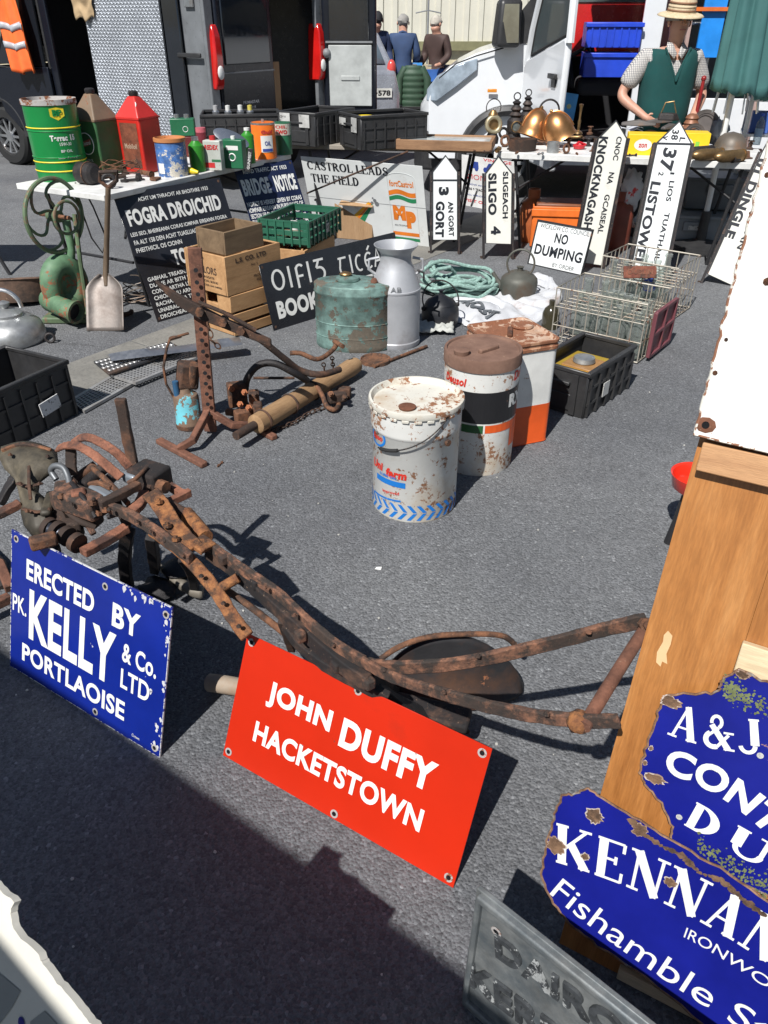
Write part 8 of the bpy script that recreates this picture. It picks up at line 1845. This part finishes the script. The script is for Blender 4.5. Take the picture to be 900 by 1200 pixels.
    for k, (x, y) in enumerate(((58, 618), (68, 622), (78, 628), (90, 636))): MB().lathe([(.028, -.009), (.028, .009)], 16, Matrix.Translation(K((x, y, .415))) @ Vector((.8, -.5, -.15)).to_track_quat('Z', 'Y').to_matrix().to_4x4()).obj('collar', RUST_D, t)
    blk((51, 634, .43), (.07, .035, .035), RUST, 'end_block', rz=.5); blk((86, 620, .4), (.05, .04, .06), RUST_D, rz=.2)
    bar([(97, 648, .4), (123, 634, .4), (149, 618, .41)], .03, .022, RP, 'lower_bar'); bar([(150, 618, .4), (140, 596, .44), (136, 580, .47)], .02, .02, RMB, 'riser')
    bar([(-25, 612, .4), (0, 602, .41), (24, 590, .42)], .03, .02, RUST_R, 'left_bar'); bar([(0, 590, .38), (10, 572, .42), (20, 556, .45)], .03, .02, IRON, 'left_rod')
    for x, y, z in ((108, 592, .5), (124, 600, .5), (72, 584, .49), (115, 604, .46), (196, 618, .5), (206, 634, .485), (186, 590, .52), (131, 586, .52)): bolt((x, y, z), .011, RMO if x > 150 else RUST, R(-20), L_=.014)
    rod([(84, 566, .5), (98, 584, .5), (112, 606, .46)], .007, IRON, 'thin_rod'); rod([(108, 548, .5), (128, 566, .51), (150, 590, .49)], .008, RUST, 'thin_rod'); rod([(126, 606, .45), (142, 600, .46), (168, 584, .48)], .007, IRON, 'thin_rod')
    rod([(76, 596, .44), (92, 610, .43), (112, 618, .41)], .009, RUST_D, 'thin_rod'); bar([(104, 568, .5), (116, 566, .51), (130, 572, .51)], .012, .014, RUST, 'lug'); bar([(86, 604, .43), (100, 612, .42), (110, 626, .4)], .016, .012, RM, 'lug')
    rod([(196, 598, .44), (214, 616, .43), (240, 640, .42)], .008, IRON, 'thin_rod'); rod([(264, 690, .36), (300, 716, .34), (336, 744, .3)], .009, RUST, 'thin_rod'); rod([(150, 566, .53), (160, 560, .54), (172, 548, .54)], .006, RUST_D, 'split_pin')
    for x, y, z in ((128, 598, .52), (160, 612, .51), (176, 624, .5), (193, 634, .48), (214, 652, .47), (236, 676, .44), (262, 708, .4), (280, 735, .375), (310, 690, .45), (345, 722, .435), (390, 757, .42), (450, 786, .445), (520, 812, .49), (640, 838, .575), (560, 770, .49), (690, 742, .56), (110, 586, .505), (84, 592, .49)): bolt((x, y, z), .0065, RM, R(-15), L_=.007, nm='rivet')
    # olive share plate at left
    ol = mat('olive_steel', (.15, .125, .085), .62, metal=.3, var=.35, vs=12, stain=.7, sc=(.03, .028, .024), ss=9, bump=.5, bs=40)
    P = [((2, 525), (66, 530), .50), ((0, 538), (68, 542), .50), ((6, 550), (62, 554), .48), ((18, 562), (46, 566), .46), ((22, 575), (44, 578), .44), ((25, 588), (58, 590), .42), ((26, 602), (68, 604), .40), ((30, 616), (66, 618), .38), ((40, 628), (58, 630), .36)]
    rings = []
    for (a, b_, z) in P: rings.append([K((a[0] + (b_[0] - a[0]) * u, a[1] + (b_[1] - a[1]) * u - 9 * math.sin(PI * u) * (1 if z > .47 else .3), z + .02 * math.sin(PI * u) + .012 * noise.noise(Vector((u * 3, z * 20, 1))))) for u in [i / 10 for i in range(11)]])
    b = MB(); b.grid(lambda u, v: tuple(rings[int(round(v * 8))][int(round(u * 10))]), 10, 8); b.obj('share_plate', ol, t, solid=.01, ang=60)
    blk((57, 590, .43), (.03, .12, .02), ol, 'riveted_strap', rz=.2)
    bar([(20, 566, .475), (34, 570, .48), (50, 566, .475)], .012, .006, RUST_D, 'strap'); bar([(26, 596, .425), (44, 600, .43), (64, 596, .42)], .012, .006, RUST_D, 'strap'); bar([(2, 528, .51), (28, 521, .525), (60, 528, .515)], .012, .012, RUST, 'plate_lip'); bar([(34, 546, .5), (34, 566, .49), (36, 586, .455)], .01, .006, RUST_D, 'seam_strap', up=(0, -.4, .9))
    for x, y, z in ((24, 568, .49), (46, 568, .49), (32, 600, .44), (58, 598, .435), (12, 534, .52), (56, 536, .52)): bolt((x, y, z), .007, RUST_D, R(-20), L_=.008)
    # legs and casting below
    bar([(177, 628, .38), (180, 650, .25), (182, 668, .06)], .03, .03, IRON, 'leg', up=(0, 1, 0)); MB().blob(K((184, 690, .03)), .05, .4, 3, sx=1.3, sz=.6, n=14).obj('foot', IRON, t)
    bar([(150, 622, .38), (146, 655, .2), (150, 690, .02)], .035, .03, IRON, 'leg', up=(0, 1, 0)); bar([(60, 640, .38), (70, 690, .15), (85, 720, .02)], .04, .03, IRON, 'leg', up=(0, 1, 0))
    pc = mat('pale_worn_casting', (.24, .22, .18), .6, metal=.2, stain=.5, sc=(.08, .06, .045), bump=.5)
    rod([(192, 664, .05), (200, 674, .05), (212, 684, .045), (226, 692, .035), (238, 694, .03)], [.02, .018, .02, .017, .017, .018, .016, .016, .018, .017, .018, .016, .018, .02, .018, .016, .018, .019, .02, .021, .022, .022, .023, .022, .02], pc, 'worn_casting', 10); MB().lathe([(.05, 0), (.06, .02), (.02, .05), (0, .05)], 20, Matrix.Translation(K((212, 670, .05)))).obj('hub', IRON, t)
    bar([(215, 655, .4), (225, 672, .2), (228, 690, .04)], .028, .02, RMB, 'leg', up=(0, 1, 0))
    # pieces at the far left edge
    b0 = G(2, 700); q = thing('red_iron_frame', 'dull red iron frame corner at the left edge beside the blue sign', 'metal part', b0)
    Kq = lambda x, y, z: G(x, y, z) - b0
    MB().tube([Kq(-30, 650, .15), Kq(0, 662, .15), Kq(12, 690, .12)], 0, flat=(.03, .03)).obj('frame_bar', RUST_R, q, bevel=.003); MB().tube([Kq(-30, 720, .06), Kq(12, 700, .06)], 0, flat=(.03, .03)).obj('frame_bar', RUST_R, q, bevel=.003); MB().tube([Kq(-20, 640, .02), Kq(0, 660, .02), Kq(6, 690, .0)], .02, 8).obj('leg', IRON, q)
plough()
# ================================================================== foreground signs
NAVYE = mat('enamel_royal_blue', (.006, .018, .2), .22, var=.2, vs=4, chip=.05, cs=30, cc=(.4, .4, .42), bump=.05, spec=.35)
def holes(t, w_, h_, pts):
    for x, y in pts:
        MB().lathe([(.0105, .0004), (.0105, .001), (.006, .0014), (.006, .0006)], 16, Matrix.Translation((x, y, 0)), cap=False).obj('eyelet', mat('eyelet_chip', (.35, .33, .32), .6, chip=.4, cs=80), t); MB().lathe([(.0055, .001), (0, .001)], 12, Matrix.Translation((x, y, 0))).obj('screw_hole', DARK, t)
def warp(o, k, w_, ph=0):
    pass
def near_signs():
    t, M, w_, h_ = board('kelly_sign', 'deep blue enamel builder sign reading ERECTED BY KELLY & Co. PORTLAOISE leaning on the plough', 'sign', (12, 780), (187, 888), (14, 621), NAVYE, hole=False, th=.003)
    hb = M.inverted() @ (CAM + ray(210, 712) * 1.0)
    T = lambda s, fx, fy, fw, fh, b=.03, **k: ln(t, w_, h_, s, LETW, fx, fy, fw, fh, b, **k)
    T('ERECTED', .335, .215, .45, .145, .035); T('BY', .755, .22, .165, .155, .035)
    T('PK.', .065, .50, .1, .125, .015); T('KELLY', .42, .525, .57, .36, .035)
    T('& Co.', .845, .43, .2, .13, .025); T('LTD', .83, .61, .17, .13, .02); T('PORTLAOISE', .435, .83, .69, .135, .03)
    T('Crown', .855, .955, .045, .02, 0)
    holes(t, w_, h_, [(.02, h_ - .02), (w_ - .018, h_ - .025), (w_ * .62, h_ - .03), (w_ * .6, .02), (w_ - .02, .02)])
    MB().tube([(0, 0, -.0015), (w_, 0, -.0015), (w_, h_, -.0015), (0, h_, -.0015)], 0, closed=True, flat=(.0035, .0042)).obj('chipped_edge', mat('edge_chips', (.02, .03, .2), .5, chip=.55, cs=60, cc=(.5, .5, .5)), t)
    # pale chips along the right side
    random.seed(9); k = 0
    cm = mat('enamel_chip', (.5, .5, .52), .5, chip=.3, cs=90, cc=(.12, .12, .14)); b = MB()
    for i in range(34):
        x = w_ - abs(random.gauss(0, .014)) - .004 if i < 22 else w_ - random.uniform(.02, .17); y = random.uniform(.02, h_ - .02) if i < 22 else h_ - abs(random.gauss(0, .008)) - .004
        s = random.uniform(.0015, .006); n = 7; pts = [(x + s * (.5 + random.random()) * math.cos(j * 2 * PI / n), y + 1.6 * s * (.5 + random.random()) * math.sin(j * 2 * PI / n)) for j in range(n)]
        pts = [(min(max(p[0], .001), w_ - .001), min(max(p[1], .001), h_ - .001)) for p in pts]
        b.add([(p[0], p[1], .0006 + k * 1e-6) for p in pts], [tuple(range(n))]); k += 1
    b.obj('enamel_chips', cm, t, smooth=False, kind='stuff')
    rd = mat('enamel_red_orange', (.47, .02, .005), .32, var=.1, vs=2.5, chip=.035, cs=34, cc=(.12, .03, .02), stain=.06, sc=(.3, .02, .008), bump=.06, spec=.25)
    t, M, w_, h_ = board('duffy_sign', 'bright red enamel sign reading JOHN DUFFY HACKETSTOWN leaning on the plough handles', 'sign', (261, 885), (531, 1041), (290, 742), rd, hole=False, th=.003)
    T = lambda s, fx, fy, fw, fh, b=.03, **k: ln(t, w_, h_, s, LETW, fx, fy, fw, fh, b, **k)
    T('JOHN', .285, .355, .285, .205, .045); T('DUFFY', .66, .365, .375, .215, .045); T('HACKETSTOWN', .48, .68, .72, .165, .035)
    holes(t, w_, h_, [(.018, h_ - .018), (w_ - .018, h_ - .018), (w_ * .5, h_ - .012), (.016, .018), (w_ - .016, .018), (w_ * .52, .014)])
near_signs()
# ================================================================== right foreground board with signs
def right_board():
    M, _, h0 = upright((655, 1105), (655 + 40, 1105 + 27), (820, 512))
    # use the measured direction of the foot line
    a = G(655, 1105); e = Vector((.868, -.496, 0)).normalized(); d = ray(820, 512)
    c = CAM + d * ((a - CAM).dot(e) / d.dot(e)); yv = (c - a); H_ = yv.length; yv.normalize(); n = e.cross(yv).normalized(); yv = n.cross(e)
    M = Matrix.Identity(4)
    for i, v in enumerate((e, yv, n)):
        for j in range(3): M[j][i] = v[j]
    M.translation = a
    pine = woodmat('varnished_pine', (.26, .095, .022), (.52, .25, .085), 'Y', .9, .38, .25, coat=.15, stretch=11, mid=(.4, .165, .045), marks=.6)
    t = thing('wooden_board', 'tall varnished orange pine board leaning at the right edge behind the blue signs', 'board', M=M)
    x = 0
    for k, wd in enumerate((.155, .14, .16, .15, .15)):
        MB().box((x + wd / 2, .6, -.011), (wd - .0004, 1.2, .022)).obj('plank', pine, t, bevel=.0003, seg=1); x += wd
        for o in kids(t)[-1:]: o.data.materials[0] = pine
    OP = lambda px, py, z=0: (lambda p: (p.x, p.y))(onplane(px, py, M))
    sp = mat('bare_wood_scrape', (.62, .42, .22), .7, var=.1)
    q = [(769, 776), (770, 764), (777, 752), (778, 744), (783, 739), (788, 745), (786, 755), (781, 766), (782, 778), (776, 775), (774, 781)]
    polypatch(t, sp, [OP(*p) for p in q], .0006, name='scraped_patch')
    w2 = woodmat('batten_wood', (.36, .18, .08), (.58, .33, .16), 'X', 1.4, .6, .25, stretch=14)
    p0 = OP(826, 516); p1 = OP(820, 549)
    b = thing('wooden_batten', 'rough brown wooden strip nailed across the board just below the white sign', 'batten', M=M @ Matrix.Translation((p0[0], p1[1], 0)))
    MB().box((.35, (p0[1] - p1[1]) / 2, .013), (.7, p0[1] - p1[1], .025)).obj('strip', w2, b, bevel=.002)
    lw = woodmat('pale_batten', (.55, .42, .25), (.72, .58, .38), 'X', 1.2, .6, .1)
    p0 = OP(872, 746); p1 = OP(868, 790)
    b = thing('pale_wood_block', 'pale bare wood block on the board above the upper blue sign', 'block', M=M @ Matrix.Translation((p0[0], p1[1], 0))); MB().box((.2, .03, .009), (.4, .062, .017)).obj('block', lw, b, bevel=.002)
    p0 = OP(727, 1130)
    b = thing('pale_wood_block', 'pale bare wood block at the foot of the board below the lower blue sign', 'block', M=M @ Matrix.Translation((p0[0], 0.003, 0))); MB().box((.25, p0[1] / 2, .009), (.5, p0[1], .017)).obj('block', lw, b, bevel=.002)
    # white sign at the top
    Mw = M @ Matrix.Translation((0, 0, .03))
    a0 = onplane(813, 509, Mw); a1 = onplane(900, 529, Mw); dx = (a1 - a0).normalized(); top = onplane(901, 160, Mw)
    wS = mat('enamel_plain_white', (.72, .71, .68), .25, var=.03, stain=.04, chip=.02, cs=40, cc=(.25, .1, .05), bump=.03)
    t2 = thing('white_enamel_sign', 'big blank white enamel sign with rust nibbled edge above the pine board', 'sign', M=Mw)
    up = (top - a0); random.seed(31)
    L0 = up.length * 1.05; ud = up.normalized()
    edge = [a0 + ud * (L0 * i / 44) + dx * (random.uniform(0, .0035)) for i in range(45)]
    bott = [a0 + dx * (.6 * i / 14) - Vector((0, random.uniform(0, .003), 0)) for i in range(1, 15)]
    poly = [(p.x, p.y) for p in edge[::-1]] + [(p.x, p.y) for p in bott] + [((a0 + dx * .6 + ud * L0).x, (a0 + dx * .6 + ud * L0).y)]
    MB().prism(poly, -.003, 0).obj('panel', wS, t2)
    rb = MB(); rb.tube([(p[0], p[1], 0) for p in [(q.x, q.y) for q in edge[::-1]] + [(q.x, q.y) for q in bott]], .0022, 5); rb.obj('rusty_edge', mat('edge_white_rust', (.6, .58, .52), .6, chip=.55, cs=45, cc=(.2, .09, .05)), t2)
    hp = onplane(827, 498, Mw); MB().lathe([(.016, .0006), (.012, .001), (0, .001)], 9, Matrix.Translation(hp), sx=1.0, sy=.8).obj('rust_hole', rustmat('bung_rust', (.1, .04, .02), (.22, .09, .05)), t2); MB().lathe([(.006, .0016), (0, .0016)], 10, Matrix.Translation(hp)).obj('screw_hole', DARK, t2)
    for (x_, y_, s) in ((899, 330, .006), (838, 437, .004), (851, 398, .003), (880, 250, .003), (899, 205, .004)):
        p = onplane(x_, y_, Mw); MB().lathe([(s, .0008), (0, .0008)], 7, Matrix.Translation(p)).obj('rust_spot', RUST, t2)
    # the blue enamel pair
    def ragged(px, Mm, seed, amp=.0025, sub=5):
        P = [onplane(x_, y_, Mm) for x_, y_ in px]; out = []; random.seed(seed)
        for i in range(len(P)):
            p, q_ = P[i], P[(i + 1) % len(P)]
            for j in range(sub): v = p.lerp(q_, j / sub); out.append((v.x + random.uniform(-amp, amp), v.y + random.uniform(-amp, amp)))
        return out
    def sign(px, off, lab, name, seed):
        Mm = M @ Matrix.Translation((0, 0, off)); t = thing(name, lab, 'sign', M=Mm); P = ragged(px, Mm, seed)
        MB().prism(P, -.003, 0).obj('panel', mat('enamel_ultramarine', (.008, .012, .19), .2, var=.22, vs=5, chip=.03, cs=24, cc=(.3, .16, .08), bump=.06, spec=.4), t)
        MB().tube([(p[0], p[1], .0002) for p in P], .0024, 5, closed=True).obj('rusty_edge', rustmat('rust_flaky_edge', (.1, .045, .025), (.34, .2, .12), (.3, .3, .28), dk=.4, scale=40), t)
        return t, Mm
    def ct(t, Mm, s, p0, p1, p2, hpx, bold=.03, ser=None, gap=.1, ends=None, m=LETW):
        """lettering bent along three pixels"""
        A, B, C_ = (onplane(*p, Mm) for p in (p0, p1, p2)); dep = (Mm @ B - CAM).dot(FV); hh = hpx / FPX * dep
        # quadratic through the three
        def Q(u): return A * (1 - u) * (1 - 2 * u) + B * 4 * u * (1 - u) + C_ * u * (2 * u - 1)
        Ln = (B - A).length + (C_ - B).length
        def fn(p):
            u = p.x / Ln + .5; q_ = Q(u); tg = (Q(u + .01) - Q(u - .01)).normalized(); nn = Vector((-tg.y, tg.x, 0)); r_ = q_ + nn * p.y; return Vector((r_.x, r_.y, .0012 + p.z))
        if ser: stext(t, s, m, 0, 0, Ln, hh, g=ser, gap=gap, fn=fn, z=0)
        else: text(t, s, m, 0, 0, Ln, hh, bold=bold, fn=fn, z=0)
    def spots(t, Mm, L_):
        for x_, y_, s, sx in L_:
            p = onplane(x_, y_, Mm); random.seed(int(x_)); n = 30; pts = []; pts2 = []
            for j in range(n):
                r_ = s * (.75 + .45 * random.random()); a_ = 2 * PI * j / n; pts.append((p.x + r_ * sx * math.cos(a_), p.y + r_ * math.sin(a_))); pts2.append((p.x + (r_ * 1.06 + random.uniform(0, .0028)) * sx * math.cos(a_), p.y + (r_ * 1.06 + random.uniform(0, .0028)) * math.sin(a_)))
            o = polypatch(t, mat('chip_rim', (.26, .17, .12), .6, chip=.5, cs=60, cc=(.4, .34, .3)), pts2, .0022, name='chip_halo'); polypatch(t, rustmat('rust_spot_dark', (.09, .05, .03), (.24, .14, .08), (.05, .03, .02), dk=.5, scale=40), pts, .0028, name='rust_spot')
    PA = [(780, 817), (800, 812), (825, 813), (843, 811), (846, 797), (866, 785), (900, 800), (990, 850), (1010, 1100), (900, 1050), (787, 988), (787, 969), (775, 941), (756, 920), (750, 906), (756, 880), (768, 850), (772, 832)]
    t3, MA = sign(PA, .021, 'upper blue enamel sign with scalloped corner lettered A.& J. CONT DU', 'contractor_sign', 41)
    G1 = serif(.2, .08, .26, .06)
    ct(t3, MA, 'A&J', (788, 842), (835, 856), (891, 864), 46, ser=G1, gap=.16)
    ct(t3, MA, 'CONTR', (781, 891), (866, 930), (940, 1000), 36, bold=.035)
    ct(t3, MA, 'DUBLIN', (812, 965), (875, 1003), (965, 1060), 38, ser=G1, gap=.12) if False else None
    gD = dict(G1); 
    ct(t3, MA, 'DU', (809, 953), (850, 976), (903, 1006), 37, ser=G1, gap=.2)
    for x_, y_ in ((796, 957), (891, 885)): p = onplane(x_, y_, MA); MB().lathe([(.0055, .0016), (0, .0016)], 16, Matrix.Translation(p)).obj('full_stop', LETW, t3)
    spots(t3, MA, [(786, 822, .009, 1.8), (768, 912, .008, 1.9), (756, 893, .004, .8), (870, 790, .006, 1.5), (763, 876, .004, .7)])
    lich = mat('lichen_green', (.13, .15, .06), .8, var=.4, vs=60, bump=.5)
    random.seed(8); b = MB(); k = 0
    for i in range(520):
        if i < 260: x_, y_ = 848 + abs(random.gauss(0, 30)), 806 + random.gauss(0, 7) + 0
        else: x_ = random.uniform(818, 905); y_ = 1000 + (x_ - 835) * .62 + random.gauss(0, 7)
        if i < 260: y_ += (x_ - 848) * .45
        p = onplane(x_, y_, MA); s = random.uniform(.0006, .0032); n = 6
        b.add([(p.x + s * (.4 + random.random()) * math.cos(j * PI / 3), p.y + s * (.4 + random.random()) * math.sin(j * PI / 3), .0018 + k * 2e-6) for j in range(n)], [tuple(range(n))]); k += 1
    b.obj('lichen_flecks', lich, t3, smooth=False, kind='stuff')
    PK = [(652, 948), (659, 932), (672, 930), (687, 924), (699, 930), (742, 957), (785, 984), (845, 1018), (900, 1056), (990, 1110), (990, 1320), (824, 1200), (757, 1145), (700, 1108), (666, 1081), (645, 1053), (635, 1025), (638, 1000), (644, 975)]
    t4, MK = sign(PK, .045, 'lower blue enamel sign lettered KENNAN Fishamble St with rust patches and worn edge', 'ironworks_sign', 42)
    ct(t4, MK, 'KENNAN', (652, 987), (785, 1036), (918, 1112), 60, ser=serif(.2, .07, .27, .06), gap=.12)
    ct(t4, MK, 'Fishamble St', (652, 1038), (762, 1121), (905, 1212), 33, bold=.0)
    ct(t4, MK, 'IRONWORKS', (803, 1092), (868, 1130), (960, 1195), 15, bold=.0)
    spots(t4, MK, [(697, 955, .015, .95), (652, 990, .017, .95), (686, 1003, .007, .9), (785, 1033, .009, 1.0), (750, 972, .012, 1.0)])
    rb = MB(); pts = [(742, 962), (752, 975), (775, 990), (800, 1002), (820, 1022), (845, 1030), (870, 1052), (900, 1075)]
    for i in range(len(pts) - 1):
        for j in range(4):
            x_ = pts[i][0] + (pts[i + 1][0] - pts[i][0]) * j / 4; y_ = pts[i][1] + (pts[i + 1][1] - pts[i][1]) * j / 4; p = onplane(x_, y_, MK); random.seed(int(x_ * 7)); s = random.uniform(.004, .009)
            rb.add([(p.x + s * 1.2 * (.6 + .6 * random.random()) * math.cos(q_ * PI / 5), p.y + s * (.5 + .6 * random.random()) * math.sin(q_ * PI / 5), .0026 + (i * 4 + j) * 6e-6) for q_ in range(10)], [tuple(range(10))])
    rb.obj('rust_scar', rustmat('rust_spot_dark', (.09, .05, .03), (.24, .14, .08), (.05, .03, .02), dk=.5, scale=40), t4, smooth=False, kind='stuff')
    # cast alloy plate
    Mc, _, hc = upright((540, 1170), (573, 1200), (558, 1041))
    t5 = thing('cast_name_plate', 'dull grey cast metal plate with raised letters DAIRO and rim, front right corner', 'plate', M=Mc)
    zc = mat('zinc_cast', (.19, .2, .2), .55, metal=.35, var=.35, vs=16, stain=.5, sc=(.075, .095, .11), ss=12, bump=.5, bs=45, chip=.08, cs=30, cc=(.35, .36, .36))
    W5 = .62; b = MB().box((W5 / 2, hc / 2, -.006), (W5, hc, .01)).obj('panel', zc, t5, bevel=.002)
    MB().tube([(.012, .012, .002), (W5, .012, .002), (W5, hc - .012, .002), (.012, hc - .012, .002)], 0, closed=True, flat=(.02, .016)).obj('rim', zc, t5, bevel=.004)
    dk = mat('zinc_letter_dark', (.06, .065, .07), .5, metal=.3, var=.5, vs=40, chip=.35, cs=50, cc=(.25, .26, .26), bump=.5)
    def pair(s, p0, p1, hpx, **k):
        A = onplane(*p0, Mc); B = onplane(*p1, Mc); d_ = B - A; dep = (Mc @ A - CAM).dot(FV)
        text(t5, s, dk, (A.x + B.x) / 2, (A.y + B.y) / 2, d_.length, hpx / FPX * dep, rot=math.atan2(d_.y, d_.x), bold=.03, z=0, thick=.006)
    pair('DAIRO', (582, 1106), (733, 1212), 40); pair('KERRY', (551, 1138), (700, 1250), 44)
    holes(t5, W5, hc, [(.05, hc - .07)])
right_board()
# ================================================================== odds and ends
def bits():
    # red funnel standing behind the pine board
    p = G(788, 655); t = thing('red_funnel', 'bright red enamel bowl on green and black stand half hidden by the pine board', 'bowl', p + Vector((.06, .1, 0)))
    MB().lathe([(.03, .2), (.075, .235), (.085, .28), (.088, .285), (.08, .28), (.068, .24), (.0, .215)], 32, cap=False).obj('bowl', mat('enamel_scarlet', (.75, .035, .015), .2, coat=.4, bump=.03), t)
    MB().tube([(-.045, 0, 0), (-.03, 0, .1), (-.02, 0, .21)], .016, 8).obj('stand', BLACK_M, t); MB().tube([(.045, 0, 0), (.02, 0, .21)], .016, 8).obj('green_leg', mat('leg_green', (.12, .2, .1), .5), t); MB().tube([(0, .05, 0), (0, .02, .21)], .016, 8).obj('stand', BLACK_M, t)
    # flaky white sign at the lower left, close to the camera
    a = Vector((-.72, .135, 0)); e = Vector((.75, -.66, 0)).normalized(); nb = Vector((e.y, -e.x, 0)) * 1
    # up vector leans away from the camera
    back = Vector((-e.y, e.x, 0)); lean = R(30); yv = (back * math.sin(lean) + Vector((0, 0, 1)) * math.cos(lean)).normalized(); n = e.cross(yv).normalized()
    M = Matrix.Identity(4)
    for i, v in enumerate((e, yv, n)):
        for j in range(3): M[j][i] = v[j]
    M.translation = a
    px = [(-14, 1028), (0, 1043), (16, 1057), (12, 1072), (18, 1093), (44, 1118), (50, 1130), (66, 1152), (85, 1171), (98, 1190), (112, 1206)]
    P = [onplane(x, y, M) for x, y in px]
    t = thing('flaking_white_sign', 'flaking white enamel sign with grey squares and ragged edge in the lower left corner', 'sign', M=M)
    poly = [(p.x, p.y) for p in P]; random.seed(2)
    rg = []
    for i in range(len(poly) - 1):
        for j in range(4): u = j / 4; rg.append((poly[i][0] * (1 - u) + poly[i + 1][0] * u + random.uniform(-.0015, .0015), poly[i][1] * (1 - u) + poly[i + 1][1] * u + random.uniform(-.0015, .0015)))
    rg.append(poly[-1]); full = rg + [(poly[-1][0] + .02, poly[-1][1] - .6 if poly[-1][1] > .65 else .0), (poly[0][0] - .01, poly[-1][1] - .6 if poly[-1][1] > .65 else 0.0)]
    full = [(x, max(0.0, y)) for x, y in full]
    MB().prism(full, -.008, 0).obj('panel', mat('flaky_cream', (.62, .6, .53), .5, var=.08, vs=10, chip=.12, cs=26, cc=(.35, .33, .3), stain=.15), t)
    sq = mat('square_grey', (.26, .27, .26), .5, var=.1)
    for q in (((-20, 1122), (0, 1140), (25, 1161), (15, 1180), (0, 1200), (-30, 1210)), ((36, 1197), (53, 1184), (78, 1210), (40, 1225))):
        pp = [onplane(x, y, M) for x, y in q]; polypatch(t, sq, [(p.x, p.y) for p in pp], .0008, name='grey_square')
    p = onplane(26, 1198, M); MB().lathe([(.006, .0012), (0, .0012)], 10, Matrix.Translation(p)).obj('blue_spot', mat('spot_blue', (.05, .05, .4), .5), t)
    # unseen canopy added behind the camera, its edge shaped to throw the foreground shade
    t = thing('shade_canopy', 'unseen open sided canopy added behind the viewpoint to cast the foreground shade', 'shade_caster', (0, 0, 0))
    A = Vector((-2.12, .13, 2.3)); B = Vector((-.28, -1.18, 2.3)); d = (B - A).normalized(); s = Vector((-.58, -.81, 0)); W_ = 2.6
    cm = mat('shade_canopy_canvas', (.1, .12, .2), .8)
    C_ = B + s * W_; D_ = A + s * W_
    top = (A + B + C_ + D_) / 4 + Vector((0, 0, .3))
    for p, q in ((A, B), (B, C_), (C_, D_), (D_, A)): MB().add([p, q, top], [(0, 1, 2)]).obj('roof_panel', cm, t, solid=.006)
    for p, q in ((A, B), (B, C_), (C_, D_), (D_, A)):
        MB().grid(lambda u, v: tuple(p.lerp(q, u) + Vector((0, 0, -.0 - v * (.2 + .04 * abs(math.sin(u * 16)))))), 48, 2).obj('valance', cm, t, solid=.006)
    for p in (A, B, C_, D_): MB().cyl((p.x, p.y, 0), p, .018).obj('post', STEEL, t)
bits()
